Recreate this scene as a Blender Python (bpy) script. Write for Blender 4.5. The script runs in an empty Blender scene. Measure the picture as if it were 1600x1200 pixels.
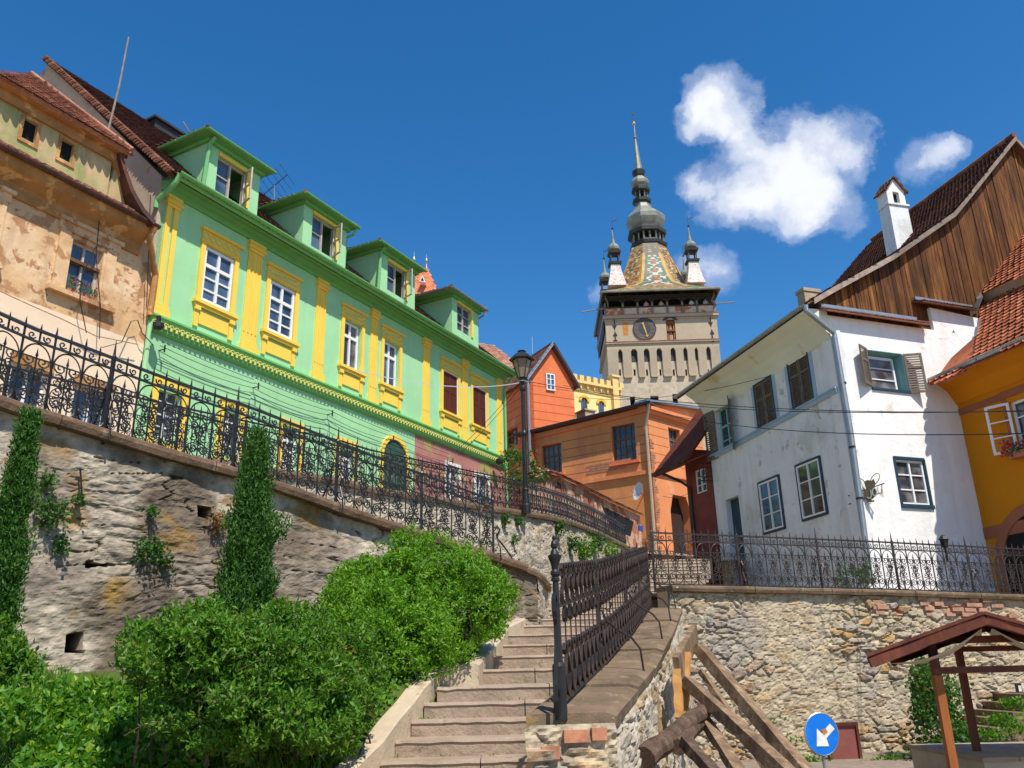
import bpy, math, random
from mathutils import Vector, noise
R=math.radians; rnd=random.Random(7)
scene=bpy.context.scene; COL=scene.collection
# ---------------------------------------------------------------- survey: a pixel of the 1600x1200 photo -> a ray (used only to measure where walls stand)
F=1313.;_n=math.sqrt(92**2+3812**2+F**2);_sp=F/_n;PIT=math.asin(_sp);_cp=math.cos(PIT)
_sr=-92/_n/_cp;_cr=math.sqrt(1-_sr*_sr)
RT=Vector((_cr,-_sr*_sp,_sr*_cp));UPV=Vector((-_sr,-_cr*_sp,_cr*_cp));FW=Vector((0,_cp,_sp))
def ray(x,y): return FW+RT*((x-800)/F)-UPV*((y-600)/F)
def P(x,y,D): r=ray(x,y); return r*(D/r.y)
def PZ(x,y,z): r=ray(x,y); return r*(z/r.z)
def onplane(x,y,p,n): r=ray(x,y); return r*(p.dot(n)/r.dot(n))
Z=Vector((0,0,1))
class Fr:
    """a vertical wall: plan line A->B, outward normal towards the viewer side"""
    def __init__(s,A,B,flip=False):
        s.A=Vector((A[0],A[1],0)); d=Vector((B[0]-A[0],B[1]-A[1],0)); s.L=d.length; s.d=d.normalized()
        s.n=Vector((s.d.y,-s.d.x,0))
        if s.n.dot(s.A)>0: s.n=-s.n
        if flip: s.n=-s.n
    def pt(s,u,z,n=0): return s.A+s.d*u+s.n*n+Z*z
    def at(s,x,y,n=0):
        q=onplane(x,y,s.A+s.n*n,s.n)-s.A; return (q.dot(s.d),q.z)
    def p3(s,x,y,n=0): return onplane(x,y,s.A+s.n*n,s.n)
def az(A,a,L): return (A[0]+math.sin(R(a))*L,A[1]+math.cos(R(a))*L)
OFF={}
class MB:
    def __init__(s): s.v=[];s.f=[];s.c=[];s.sm=False;s.mi=[];s.mats=None
    def quad(s,*p,c=None):
        i=len(s.v); s.v+= [tuple(q) for q in p]; s.f.append(tuple(range(i,i+len(p)))); s.c.append(c); return s
    def box(s,fr,u0,u1,z0,z1,n0,n1,c=None):
        if u0>u1:u0,u1=u1,u0
        P8=[fr.pt(u,z,n) for n in (n0,n1) for z in (z0,z1) for u in (u0,u1)]
        i=len(s.v); s.v+=[tuple(q) for q in P8]
        for f in ((0,1,3,2),(4,6,7,5),(0,4,5,1),(2,3,7,6),(0,2,6,4),(1,5,7,3)):
            s.f.append(tuple(i+k for k in f)); s.c.append(c)
        return s
    def hexa(s,b,t,c=None):
        """bottom 4 pts, top 4 pts"""
        i=len(s.v); s.v+=[tuple(q) for q in list(b)+list(t)]
        n=len(b); s.f.append(tuple(i+k for k in range(n))[::-1]); s.f.append(tuple(i+n+k for k in range(n)))
        for k in range(n):
            j=(k+1)%n; s.f.append((i+k,i+j,i+n+j,i+n+k))
        s.c+=[c]*(n+2); return s
    def ext(s,fr,poly,n0,n1,c=None):
        return s.hexa([fr.pt(u,z,n0) for u,z in poly],[fr.pt(u,z,n1) for u,z in poly],c)
    def tube(s,pts,r,seg=4,cap=True,r1=None,c=None,ph=0.785):
        pts=[Vector(p) for p in pts]; n=len(pts); 
        if n<2: return s
        i0=len(s.v); prev=None
        for k,p in enumerate(pts):
            t=(pts[min(k+1,n-1)]-pts[max(k-1,0)])
            t=t.normalized() if t.length>1e-9 else Z
            ref=prev if prev is not None else (Z if abs(t.z)<.9 else Vector((1,0,0)))
            a=t.cross(ref)
            if a.length<1e-6: a=t.cross(Vector((.3,1,.2)))
            a.normalize(); b=t.cross(a).normalized(); prev=-b if prev is not None else None
            if prev is None: prev=a.cross(t)
            rr=r if r1 is None else r+(r1-r)*k/(n-1)
            for q in range(seg):
                g=ph+2*math.pi*q/seg; s.v.append(tuple(p+a*(rr*math.cos(g))+b*(rr*math.sin(g))))
        for k in range(n-1):
            for q in range(seg):
                j=(q+1)%seg; s.f.append((i0+k*seg+q,i0+k*seg+j,i0+(k+1)*seg+j,i0+(k+1)*seg+q)); s.c.append(c)
        if cap:
            s.f.append(tuple(i0+q for q in range(seg))[::-1]); s.f.append(tuple(i0+(n-1)*seg+q for q in range(seg))); s.c+=[c,c]
        return s
    def lathe(s,ctr,prof,seg=12,ph=0,c=None,lean=(0,0),sx=1,sy=1,rot=0):
        """prof [(r,z)] about vertical axis through ctr"""
        i0=len(s.v); ctr=Vector(ctr)
        for r,z in prof:
            for q in range(seg):
                g=ph+2*math.pi*q/seg; s.v.append((ctr.x+lean[0]*z+r*math.cos(g)*sx,ctr.y+lean[1]*z+r*math.sin(g)*sy,ctr.z+z))
        for k in range(len(prof)-1):
            for q in range(seg):
                j=(q+1)%seg; s.f.append((i0+k*seg+q,i0+k*seg+j,i0+(k+1)*seg+j,i0+(k+1)*seg+q)); s.c.append(c)
        s.f.append(tuple(i0+q for q in range(seg))[::-1]); s.f.append(tuple(i0+(len(prof)-1)*seg+q for q in range(seg))); s.c+=[c,c]
        return s
    def ribbon(s,pts,wdir,w,th=.006,c=None):
        """flat bar: polyline swept, wide in wdir"""
        pts=[Vector(p) for p in pts]; n=len(pts); wd=Vector(wdir)*(w/2); i0=len(s.v)
        for k,p in enumerate(pts):
            t=(pts[min(k+1,n-1)]-pts[max(k-1,0)])
            nn=t.cross(wd)
            nn=nn.normalized()*(th/2) if nn.length>1e-9 else Z*(th/2)
            s.v+=[tuple(p+wd+nn),tuple(p-wd+nn),tuple(p-wd-nn),tuple(p+wd-nn)]
        for k in range(n-1):
            for q in range(4):
                j=(q+1)%4; s.f.append((i0+k*4+q,i0+k*4+j,i0+(k+1)*4+j,i0+(k+1)*4+q)); s.c.append(c)
        return s
    def build(s,name,m,parent=None,label=None,smooth=None,off=None):
        me=bpy.data.meshes.new(name)
        o=off if off is not None else (OFF.get(parent.name,Vector((0,0,0))) if parent else Vector((0,0,0)))
        me.from_pydata([(a-o.x,b-o.y,c-o.z) for a,b,c in s.v],[],s.f)
        if any(c is not None for c in s.c):
            at=me.color_attributes.new('Col','FLOAT_COLOR','CORNER'); k=0
            buf=[]
            for f,c in zip(me.polygons,s.c):
                cc=(c or (.5,.5,.5)); buf+= [cc[0],cc[1],cc[2],1.0]*f.loop_total
            at.data.foreach_set('color',buf)
        me.materials.append(m)
        if smooth: me.polygons.foreach_set('use_smooth',[True]*len(me.polygons))
        me.update()
        ob=bpy.data.objects.new(name,me); COL.objects.link(ob)
        OFF[ob.name]=o
        if parent: ob.parent=parent
        elif off is not None: ob.location=o
        if label: ob['label']=label
        return ob
def parts(mb,name,m,parent,k=1,label=None):
    """one object per piece (k connected shells each)"""
    rt=list(range(len(mb.v)))
    def fd(a):
        while rt[a]!=a: rt[a]=rt[rt[a]]; a=rt[a]
        return a
    for f in mb.f:
        for q in f[1:]: rt[fd(q)]=fd(f[0])
    order=[];grp={}
    for i,f in enumerate(mb.f):
        r=fd(f[0])
        if r not in grp: grp[r]=[]; order.append(r)
        grp[r].append(i)
    out=[]
    for j in range(0,len(order),k):
        n=MB(); mp={}
        for r in order[j:j+k]:
            for i in grp[r]:
                for q in mb.f[i]:
                    if q not in mp: mp[q]=len(n.v); n.v.append(mb.v[q])
                n.f.append(tuple(mp[q] for q in mb.f[i])); n.c.append(mb.c[i])
        out.append(n.build(name,m,parent,label))
    return out
def tag(o,label,cat,group=None,kind=None):
    o['label']=label
    if cat: o['category']=cat
    if group:o['group']=group
    if kind:o['kind']=kind
    return o
def struct(name,mb,m,smooth=None,kind='structure'):
    o=mb.build(name,m,smooth=smooth); o['kind']=kind; return o
def thing(name,loc,label,cat,group=None):
    o=bpy.data.objects.new(name,None); COL.objects.link(o); o.location=Vector(loc); o.empty_display_size=.2
    OFF[o.name]=Vector(loc); return tag(o,label,cat,group)
# ---------------------------------------------------------------- materials
def newmat(name):
    m=bpy.data.materials.new(name); m.use_nodes=True; nt=m.node_tree; nt.nodes.clear()
    out=nt.nodes.new('ShaderNodeOutputMaterial'); b=nt.nodes.new('ShaderNodeBsdfPrincipled'); nt.links.new(b.outputs[0],out.inputs[0])
    return m,nt,b
def nd(nt,t,**k):
    n=nt.nodes.new(t)
    for a,v in k.items():
        if a.startswith('i_'): n.inputs[a[2:].replace('_',' ')].default_value=v
        elif a[0]=='I' and a[1:].isdigit(): n.inputs[int(a[1:])].default_value=v
        else: setattr(n,a,v)
    return n
def ramp(nt,src,stops,interp='LINEAR'):
    r=nt.nodes.new('ShaderNodeValToRGB'); r.color_ramp.interpolation=interp; e=r.color_ramp.elements
    while len(e)<len(stops): e.new(.5)
    for q,(p,c) in zip(e,stops): q.position=p; q.color=(c[0],c[1],c[2],1) if not isinstance(c,(int,float)) else (c,c,c,1)
    nt.links.new(src,r.inputs[0]); return r.outputs[0]
def mixc(nt,fac,a,b,mode='MIX'):
    m=nt.nodes.new('ShaderNodeMix'); m.data_type='RGBA'; m.blend_type=mode
    if isinstance(fac,(int,float)): m.inputs[0].default_value=fac
    else: nt.links.new(fac,m.inputs[0])
    for i,x in ((6,a),(7,b)):
        if isinstance(x,(tuple,list)): m.inputs[i].default_value=(x[0],x[1],x[2],1)
        else: nt.links.new(x,m.inputs[i])
    return m.outputs[2]
def coord(nt,stretch=(1,1,1)):
    t=nd(nt,'ShaderNodeTexCoord'); mp=nd(nt,'ShaderNodeMapping'); mp.inputs['Scale'].default_value=stretch
    nt.links.new(t.outputs['Object'],mp.inputs[0]); return mp.outputs[0]
def noi(nt,vec,scale,detail=6,rough=.6,dist=0):
    n=nd(nt,'ShaderNodeTexNoise'); n.inputs['Scale'].default_value=scale; n.inputs['Detail'].default_value=detail
    n.inputs['Roughness'].default_value=rough; n.inputs['Distortion'].default_value=dist; nt.links.new(vec,n.inputs['Vector']); return n.outputs['Fac']
def bump(nt,b,h,strength=.3,dist=.02,prev=None):
    bn=nd(nt,'ShaderNodeBump'); bn.inputs['Strength'].default_value=strength; bn.inputs['Distance'].default_value=dist
    nt.links.new(h,bn.inputs['Height'])
    if prev is not None: nt.links.new(prev,bn.inputs['Normal'])
    nt.links.new(bn.outputs[0],b.inputs['Normal']); return bn.outputs[0]
def plaster(name,c,var=.12,scale=1.2,rough=.9,bstr=.25,patches=(),spots=None,streak=.0,dark=None):
    """patches: list of (scale, threshold, softness, colour)"""
    m,nt,b=newmat(name); v=coord(nt)
    n=noi(nt,v,scale,8,.6); lo=[max(0,x*(1-var)) for x in c]; hi=[min(1,x*(1+var)) for x in c]
    col=ramp(nt,n,[(.3,lo),(.7,hi)])
    h=n
    for (sc,th,so,pc) in patches:
        w=noi(nt,v,sc,9,.62,.3); mk=ramp(nt,w,[(th,0),(th+so,1)]); col=mixc(nt,mk,col,pc)
    if streak:
        vs=coord(nt,(1,1,.12)); w=noi(nt,vs,3.2,6,.6); mk=ramp(nt,w,[(.48,0),(.72,streak)]); col=mixc(nt,mk,col,dark or tuple(x*.45 for x in c))
    nt.links.new(col,b.inputs['Base Color']); b.inputs['Roughness'].default_value=rough
    b.inputs['Specular IOR Level'].default_value=.2
    f=noi(nt,v,22,8,.65); p=bump(nt,b,f,bstr,.015); g=noi(nt,v,2.2,5,.5); bump(nt,b,g,bstr*1.2,.06,p)
    return m
def paint(name,c,rough=.5,metal=0,var=.1,scale=8,bs=.1,spec=.4):
    m,nt,b=newmat(name); v=coord(nt); n=noi(nt,v,scale,6)
    nt.links.new(ramp(nt,n,[(.3,[x*(1-var) for x in c]),(.7,[min(1,x*(1+var)) for x in c])]),b.inputs['Base Color'])
    b.inputs['Roughness'].default_value=rough; b.inputs['Metallic'].default_value=metal; b.inputs['Specular IOR Level'].default_value=spec
    bump(nt,b,noi(nt,v,40,4),bs,.004); return m
def glass(name,c=(.02,.03,.04),refl=.5,curt=None):
    m,nt,b=newmat(name); v=coord(nt)
    n=noi(nt,v,.9,3); hi=curt or tuple(x*2.6+.01 for x in c)
    nt.links.new(ramp(nt,n,[(.42,c),(.62,hi)]),b.inputs['Base Color']); b.inputs['Roughness'].default_value=.06
    b.inputs['Specular IOR Level'].default_value=refl; b.inputs['IOR'].default_value=1.5
    bump(nt,b,noi(nt,v,1.6,2),.08,.03); return m
def tilemat(name,cols,rough=.85,moss=None,bs=.4):
    m,nt,b=newmat(name); g=nd(nt,'ShaderNodeNewGeometry'); v=coord(nt)
    st=[(i/(len(cols)-1)*.9+.05,c) for i,c in enumerate(cols)]
    col=ramp(nt,g.outputs['Random Per Island'],st)
    n=noi(nt,v,1.3,6); col=mixc(nt,ramp(nt,n,[(.42,0),(.62,.55)]),col,tuple(x*.42 for x in cols[0]))
    n3=noi(nt,v,9,6); col=mixc(nt,ramp(nt,n3,[(.5,0),(.8,.5)]),col,tuple(min(1,x*1.5) for x in cols[-1]))
    if moss: col=mixc(nt,ramp(nt,noi(nt,v,2.6,7),[(.55,0),(.63,.8)]),col,moss)
    nt.links.new(col,b.inputs['Base Color']); b.inputs['Roughness'].default_value=rough; b.inputs['Specular IOR Level'].default_value=.2
    bump(nt,b,noi(nt,v,30,6),bs,.01); return m
def woodmat(name,c1,c2,sc=(14,14,.7),rough=.8,dark=.25,bs=.5):
    m,nt,b=newmat(name); v=coord(nt,sc); g=nd(nt,'ShaderNodeNewGeometry')
    n=noi(nt,v,1.0,8,.7,.6); lo_=.38 if name.startswith('weathered_gable') else .3; col=ramp(nt,n,[(lo_,c1),((lo_+.68)/2+.03,[(a*.7+d*.3) for a,d in zip(c1,c2)]),(.70,c2)])
    is_=ramp(nt,g.outputs['Random Per Island'],[(0,dark+.15),(.35,.75),(.6,1),(1,.5)])
    col=mixc(nt,1,col,is_,'MULTIPLY')
    v2=coord(nt,(3,3,.6)); col=mixc(nt,ramp(nt,noi(nt,v2,1.3,6),[(.45,0),(.7,.75)]),col,tuple(x*dark for x in c1))
    nt.links.new(col,b.inputs['Base Color']); b.inputs['Roughness'].default_value=rough; b.inputs['Specular IOR Level'].default_value=.2
    bump(nt,b,n,bs,.02); return m
def colmat(name,rough=.85,bs=.3,mul=.25,bsc=14,spec=.2,bd=.02):
    """base colour from the Col attribute (stone by stone, tile by tile)"""
    m,nt,b=newmat(name); a=nd(nt,'ShaderNodeVertexColor',layer_name='Col'); v=coord(nt)
    n=noi(nt,v,bsc*.5,8,.65); w=ramp(nt,n,[(.25,1-mul*1.6),(.75,1.0+mul*.5)])
    col=mixc(nt,1,a.outputs[0],w,'MULTIPLY')
    nt.links.new(col,b.inputs['Base Color']); b.inputs['Roughness'].default_value=rough; b.inputs['Specular IOR Level'].default_value=spec
    p=bump(nt,b,noi(nt,v,bsc,9,.7),bs,bd); bump(nt,b,noi(nt,v,bsc*5,5,.6),bs,.006,p); return m
def leafmat(name,cols,trans=.35,rough=.5):
    m=bpy.data.materials.new(name); m.use_nodes=True; nt=m.node_tree; nt.nodes.clear()
    out=nd(nt,'ShaderNodeOutputMaterial'); b=nd(nt,'ShaderNodeBsdfPrincipled'); t=nd(nt,'ShaderNodeBsdfTranslucent'); mx=nd(nt,'ShaderNodeMixShader')
    g=nd(nt,'ShaderNodeNewGeometry'); col=ramp(nt,g.outputs['Random Per Island'],[(i/max(1,len(cols)-1),c) for i,c in enumerate(cols)])
    nt.links.new(col,b.inputs['Base Color']); b.inputs['Roughness'].default_value=rough; b.inputs['Specular IOR Level'].default_value=.35
    br=mixc(nt,1,col,(1.5,1.7,.6),'MULTIPLY'); nt.links.new(br,t.inputs[0]); mx.inputs[0].default_value=trans
    nt.links.new(b.outputs[0],mx.inputs[1]); nt.links.new(t.outputs[0],mx.inputs[2]); nt.links.new(mx.outputs[0],out.inputs[0]); return m
M={}
M['green']=plaster('green_plaster',(.36,.66,.33),.07,.5,.85,.18,patches=[(.45,.56,.2,(.33,.60,.33)),(2.5,.70,.04,(.42,.62,.36))],streak=.28,dark=(.27,.50,.26))
M['greenband']=paint('green_band_paint',(.16,.46,.13),.6,0,.1,3)
M['gutgreen']=paint('green_gutter_paint',(.17,.45,.15),.4,0,.12,5)
M['yellow']=plaster('yellow_trim',(.90,.60,.09),.05,2,.8,.1,streak=.15,dark=(.6,.36,.04))
M['lyellow']=plaster('pale_yellow_trim',(.62,.64,.18),.06,2,.8,.1)
M['pink']=plaster('pink_plaster',(.42,.18,.15),.15,1.0,.9,.25,patches=[(1.1,.52,.08,(.36,.34,.10))])
M['peach']=plaster('weathered_peach',(.66,.41,.20),.12,1.2,.92,.45,patches=[(.8,.47,.16,(.78,.56,.34)),(1.6,.52,.05,(.46,.24,.11)),(3.6,.60,.03,(.42,.20,.10)),(1.1,.66,.03,(.55,.52,.45))],streak=.35,dark=(.26,.12,.06))
M['peachlo']=plaster('pale_peach',(.84,.64,.44),.06,.9,.92,.2,patches=[(1.7,.62,.05,(.66,.44,.28))])
M['ochre']=plaster('ochre_plaster',(.50,.38,.19),.12,1.4,.9,.3,patches=[(.9,.44,.14,(.29,.33,.12)),(2.2,.60,.06,(.62,.40,.24))],streak=.3,dark=(.16,.10,.05))
M['brownp']=plaster('brown_trim_plaster',(.40,.20,.07),.25,2,.9,.35,patches=[(3,.55,.06,(.62,.36,.14))])
M['greyp']=plaster('grey_gable_plaster',(.48,.37,.26),.12,1.1,.95,.4,patches=[(1.9,.60,.04,(.40,.18,.09)),(.8,.56,.1,(.38,.30,.22))])
M['orange']=plaster('orange_plaster',(.72,.26,.10),.12,.5,.9,.3,patches=[(.7,.58,.08,(.76,.36,.18))],streak=.2,dark=(.40,.15,.07))
M['orange2']=plaster('pale_orange_plaster',(.70,.27,.09),.1,.5,.9,.3,patches=[(.6,.56,.08,(.60,.22,.09)),(1.7,.64,.04,(.44,.24,.15))],streak=.3,dark=(.38,.17,.08))
M['redorange']=plaster('red_orange_plaster',(.74,.19,.07),.12,.5,.9,.3,patches=[(.8,.58,.08,(.78,.30,.15))],streak=.2,dark=(.42,.13,.06))
M['yhouse']=plaster('yellow_house',(.83,.66,.27),.06,.5,.9,.1)
M['ydark']=plaster('yellow_ochre',(.70,.42,.06),.06,.8,.9,.1)
M['white']=plaster('white_lime',(.82,.80,.76),.05,.7,.9,.45,patches=[(.7,.56,.12,(.78,.68,.56)),(3.0,.66,.03,(.60,.48,.38)),(1.6,.64,.05,(.70,.62,.52))],streak=.25,dark=(.5,.44,.36))
M['whiteshade']=plaster('white_lime_shaded_mottled',(.78,.78,.75),.06,.9,.9,.45,patches=[(.7,.52,.12,(.64,.64,.59)),(2.2,.61,.06,(.48,.46,.41)),(5,.68,.02,(.38,.33,.26))],streak=.35,dark=(.42,.40,.34))  # mottled copy of the white lime, greyed in colour for the shaded side
M['cove']=plaster('lime_soffit',(.70,.72,.58),.08,.7,.9,.2,patches=[(.8,.56,.08,(.60,.52,.30))])
M['bluetrim']=plaster('blue_trim',(.34,.46,.56),.10,2,.85,.2)
M['bluedk']=paint('dark_blue_frame',(.012,.045,.075),.5)
M['teal']=paint('teal_reveal',(.22,.44,.42),.6)
M['amber']=plaster('amber_plaster',(.60,.215,.006),.06,.8,.9,.12)
M['maroonband']=plaster('maroon_band',(.33,.12,.06),.12,1.5,.9,.15)
M['darkred']=plaster('dark_red_boards',(.22,.06,.045),.2,1.5,.85,.2)
M['grout']=plaster('beige_stone_plain',(.42,.32,.22),.15,1.5,.95,.4)
M['tower']=plaster('tower_stone',(.45,.36,.25),.12,.22,.95,.3,patches=[(.5,.60,.06,(.40,.33,.24))],streak=.15,dark=(.30,.22,.14))
M['towerlo']=plaster('tower_rubble',(.52,.42,.30),.16,1.6,.95,.6,patches=[(1.4,.62,.05,(.38,.29,.2))])
M['brickred']=plaster('peeling_brick',(.66,.50,.38),.1,1,.9,.3,patches=[(.9,.50,.03,(.50,.18,.07))])
M['rust']=plaster('rust_stain',(.50,.20,.06),.2,2,.9,.2)
M['copper']=paint('weathered_copper',(.23,.24,.19),.55,.25,.3,1.2,.15)
M['darkwood']=paint('tarred_wood',(.035,.035,.032),.6,0,.3,3)
M['greywood']=paint('grey_wood',(.24,.19,.15),.8,0,.25,4,.3)
M['gold']=paint('gilded',(.75,.45,.10),.35,.7)
M['iron']=paint('black_iron',(.022,.021,.020),.42,.3,.35,9,.3,.5)
M['ironrust']=paint('rusty_iron',(.045,.030,.024),.42,.35,.6,7,.35,.5)
M['frame']=paint('white_frame',(.80,.79,.76),.45,0,.04,4)
M['agedframe']=paint('aged_frame',(.48,.40,.34),.6,0,.15,6)
M['brownframe']=paint('brown_frame',(.16,.075,.03),.6,0,.3,6,.2)
M['shutbrown']=woodmat('brown_shutter',(.14,.035,.016),(.20,.055,.025),(10,10,1),.55,.7,.2)
M['shutgrey']=paint('weathered_shutter',(.15,.115,.08),.75,0,.3,8,.3)
M['glass']=glass('window_glass'); M['glassb']=glass('blue_glass',(.03,.05,.08),.6)
M['glassc']=glass('curtained_glass',(.04,.04,.05),.5,(.30,.29,.28))
M['glassy']=glass('reflecting_glass',(.03,.035,.03),.8,(.10,.13,.09))
M['dark']=paint('interior_shade',(.008,.006,.005),.9)  # near-black that carries the shade of interiors behind openings
M['zinc']=paint('zinc_metal',(.34,.37,.38),.4,.6,.12,3)
M['tinb']=paint('brown_tin',(.10,.045,.03),.55,.2,.3,4)
M['tile_dark']=tilemat('old_brown_tiles',[(.075,.032,.022),(.14,.055,.035),(.10,.042,.030),(.20,.085,.05),(.055,.03,.025)])
M['tile_red']=tilemat('red_clay_tiles',[(.42,.12,.055),(.52,.17,.08),(.34,.10,.05),(.60,.24,.12),(.46,.14,.06)])
M['tile_brown']=tilemat('brown_clay_tiles',[(.22,.09,.055),(.30,.13,.08),(.16,.07,.05),(.36,.17,.10)])
M['tile_pink']=tilemat('pinkish_clay_tiles',[(.42,.19,.12),(.50,.25,.17),(.36,.16,.10),(.55,.30,.2)])
M['tile_bright']=tilemat('bright_orange_tiles',[(.70,.22,.10),(.74,.26,.13),(.66,.20,.09)])
M['gable_wood']=woodmat('weathered_gable_boards',(.10,.036,.014),(.62,.25,.05),(7,7,.38),.8,.25,.7)
M['greyplank']=woodmat('grey_verge_board',(.34,.25,.19),(.50,.40,.32),(2,2,9),.85,.5,.3)
M['beam']=woodmat('rough_timber',(.15,.085,.045),(.50,.35,.21),(9,9,5),.85,.5,.8)
M['log']=woodmat('dark_log',(.07,.04,.028),(.24,.16,.10),(12,12,8),.9,.5,.9)
M['freshwood']=woodmat('fresh_board',(.50,.24,.07),(.62,.34,.12),(6,6,1),.8,.7,.4)
M['redwood']=woodmat('red_stained_wood',(.12,.032,.018),(.22,.07,.035),(8,8,1),.6,.6,.3)
M['orangewood']=woodmat('orange_stained_wood',(.32,.10,.025),(.42,.15,.04),(8,8,1),.6,.6,.3)
M['stone']=colmat('rubble_stone',.95,.7,.35,12)
M['stepstone']=plaster('stair_stone',(.35,.265,.19),.2,2.5,.95,1.0,patches=[(2.2,.56,.08,(.38,.27,.20)),(5,.62,.05,(.23,.17,.12)),(1.1,.60,.06,(.42,.35,.25))])
M['steptop']=plaster('worn_stair_top',(.36,.25,.21),.14,3,.9,.5,patches=[(3,.58,.08,(.42,.34,.26))])
M['curb']=plaster('sand_curb',(.50,.40,.27),.12,3,.95,.5,patches=[(3.2,.58,.06,(.36,.27,.17))])
M['coping']=plaster('dark_coping',(.17,.105,.065),.3,3,.95,1.0,patches=[(6,.60,.05,(.27,.19,.12)),(2,.62,.06,(.11,.08,.055))])
M['copinglt']=plaster('lichened_coping',(.19,.13,.08),.25,3,.95,.8,patches=[(2.6,.60,.06,(.27,.17,.06)),(1.5,.52,.1,(.12,.085,.05)),(6,.60,.04,(.26,.19,.12)),(19,.68,.02,(.50,.46,.38))])
M['soil']=plaster('soil',(.10,.062,.036),.4,4,1,.8,patches=[(5,.60,.05,(.26,.17,.11))])
M['turf']=plaster('turf_ground',(.07,.10,.02),.4,5,1,.8,patches=[(3,.55,.1,(.10,.07,.035))])
M['cobble']=plaster('cobble_street',(.26,.20,.15),.2,6,.95,.8)
M['hedge']=leafmat('privet_leaves',[(.04,.11,.010),(.075,.19,.014),(.12,.27,.018),(.05,.14,.012),(.17,.33,.024),(.065,.17,.012),(.20,.24,.03)])
M['hedge2']=leafmat('bright_privet_leaves',[(.08,.19,.010),(.13,.29,.014),(.19,.37,.02),(.09,.22,.012),(.16,.33,.016),(.24,.36,.03)])
M['thuja']=leafmat('thuja_sprays',[(.02,.07,.008),(.04,.12,.012),(.075,.19,.016),(.03,.09,.01)],.25,.6)
M['cover']=leafmat('ground_cover_leaves',[(.07,.20,.018),(.11,.28,.02),(.06,.16,.014),(.09,.24,.02),(.26,.38,.02),(.08,.22,.02),(.065,.18,.014)])
M['grass']=leafmat('grass_blades',[(.09,.20,.014),(.14,.28,.02),(.20,.30,.04),(.07,.16,.01)],.3,.6)
M['weed']=leafmat('wall_weeds',[(.05,.12,.02),(.09,.17,.03),(.16,.20,.03)])
M['rose']=leafmat('rose_leaves',[(.03,.09,.015),(.05,.13,.02),(.08,.17,.025)])
M['dryleaf']=leafmat('dry_leaves',[(.25,.09,.02),(.35,.17,.04),(.18,.07,.02)])
M['flower']=paint('red_petals',(.62,.02,.04),.6); M['pinkf']=paint('magenta_petals',(.45,.02,.16),.6)
M['bark']=paint('bark',(.07,.045,.03),.9,0,.3,8,.6)
M['cream']=paint('cream_cloth',(.55,.50,.40),.9)
M['blue']=plaster('blue_sign_enamel',(.008,.17,.66),.12,4,.35,.05,patches=[(9,.64,.02,(.05,.26,.70)),(26,.70,.02,(.45,.55,.75)),(3,.70,.02,(.16,.12,.10))]); M['whitep']=paint('white_sign_paint',(.75,.74,.70),.5,0,.2,9)
M['signiron']=paint('olive_sign_plate',(.11,.085,.035),.6,.2,.2)
M['terracotta']=paint('terracotta',(.45,.16,.08),.8)
M['ruin']=plaster('ruined_plaster',(.52,.33,.22),.15,1.2,.95,.5,patches=[(1.3,.48,.04,(.36,.14,.08)),(.9,.58,.05,(.60,.50,.38))])
M['reddoor']=plaster('faded_red_door',(.24,.075,.06),.15,2,.7,.2)
M['skin']=paint('skin',(.55,.33,.24),.6); M['lampglass']=glass('lantern_glass',(.16,.11,.06),.6,(.30,.24,.16))
M['pinkcloth']=paint('pink_cloth',(.75,.38,.33),.9); M['whitecloth']=paint('white_cloth',(.75,.75,.76),.9); M['hair']=paint('dark_hair',(.03,.02,.015),.7); M['bluecloth']=paint('blue_cloth',(.02,.07,.30),.8)
M['wire']=paint('black_wire',(.02,.02,.02),.6); M['wirelt']=paint('pale_wire',(.42,.42,.40),.6)
M['dish']=paint('dish_white',(.62,.62,.60),.5); M['clock']=paint('clock_slate',(.085,.07,.068),.6,0,.12,1)
# ---------------------------------------------------------------- generic parts
def wallgrid(fr,u0,u1,z0,z1,holes=(),depth=.18,n=0,thick=.35):
    """rectangular wall with real openings and reveals"""
    mb=MB(); us=sorted({u0,u1,*[h[0] for h in holes],*[h[1] for h in holes]}); zs=sorted({z0,z1,*[h[2] for h in holes],*[h[3] for h in holes]})
    us=[u for u in us if u0<=u<=u1]; zs=[z for z in zs if z0<=z<=z1]
    for a,b in zip(us,us[1:]):
        for c,d in zip(zs,zs[1:]):
            um,zm=(a+b)/2,(c+d)/2
            if any(h[0]<um<h[1] and h[2]<zm<h[3] for h in holes): continue
            mb.quad(fr.pt(a,c,n),fr.pt(b,c,n),fr.pt(b,d,n),fr.pt(a,d,n))
    for h in holes:
        a,b,c,d=h[:4]; q=[(a,c),(b,c),(b,d),(a,d)]
        for i in range(4):
            (x0,y0),(x1,y1)=q[i],q[(i+1)%4]; mb.quad(fr.pt(x0,y0,n),fr.pt(x1,y1,n),fr.pt(x1,y1,n-depth),fr.pt(x0,y0,n-depth))
    q=[(u0,z0),(u1,z0),(u1,z1),(u0,z1)]
    for i in range(4):
        (x0,y0),(x1,y1)=q[i],q[(i+1)%4]; mb.quad(fr.pt(x0,y0,n),fr.pt(x1,y1,n),fr.pt(x1,y1,n-thick),fr.pt(x0,y0,n-thick))
    return mb
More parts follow.
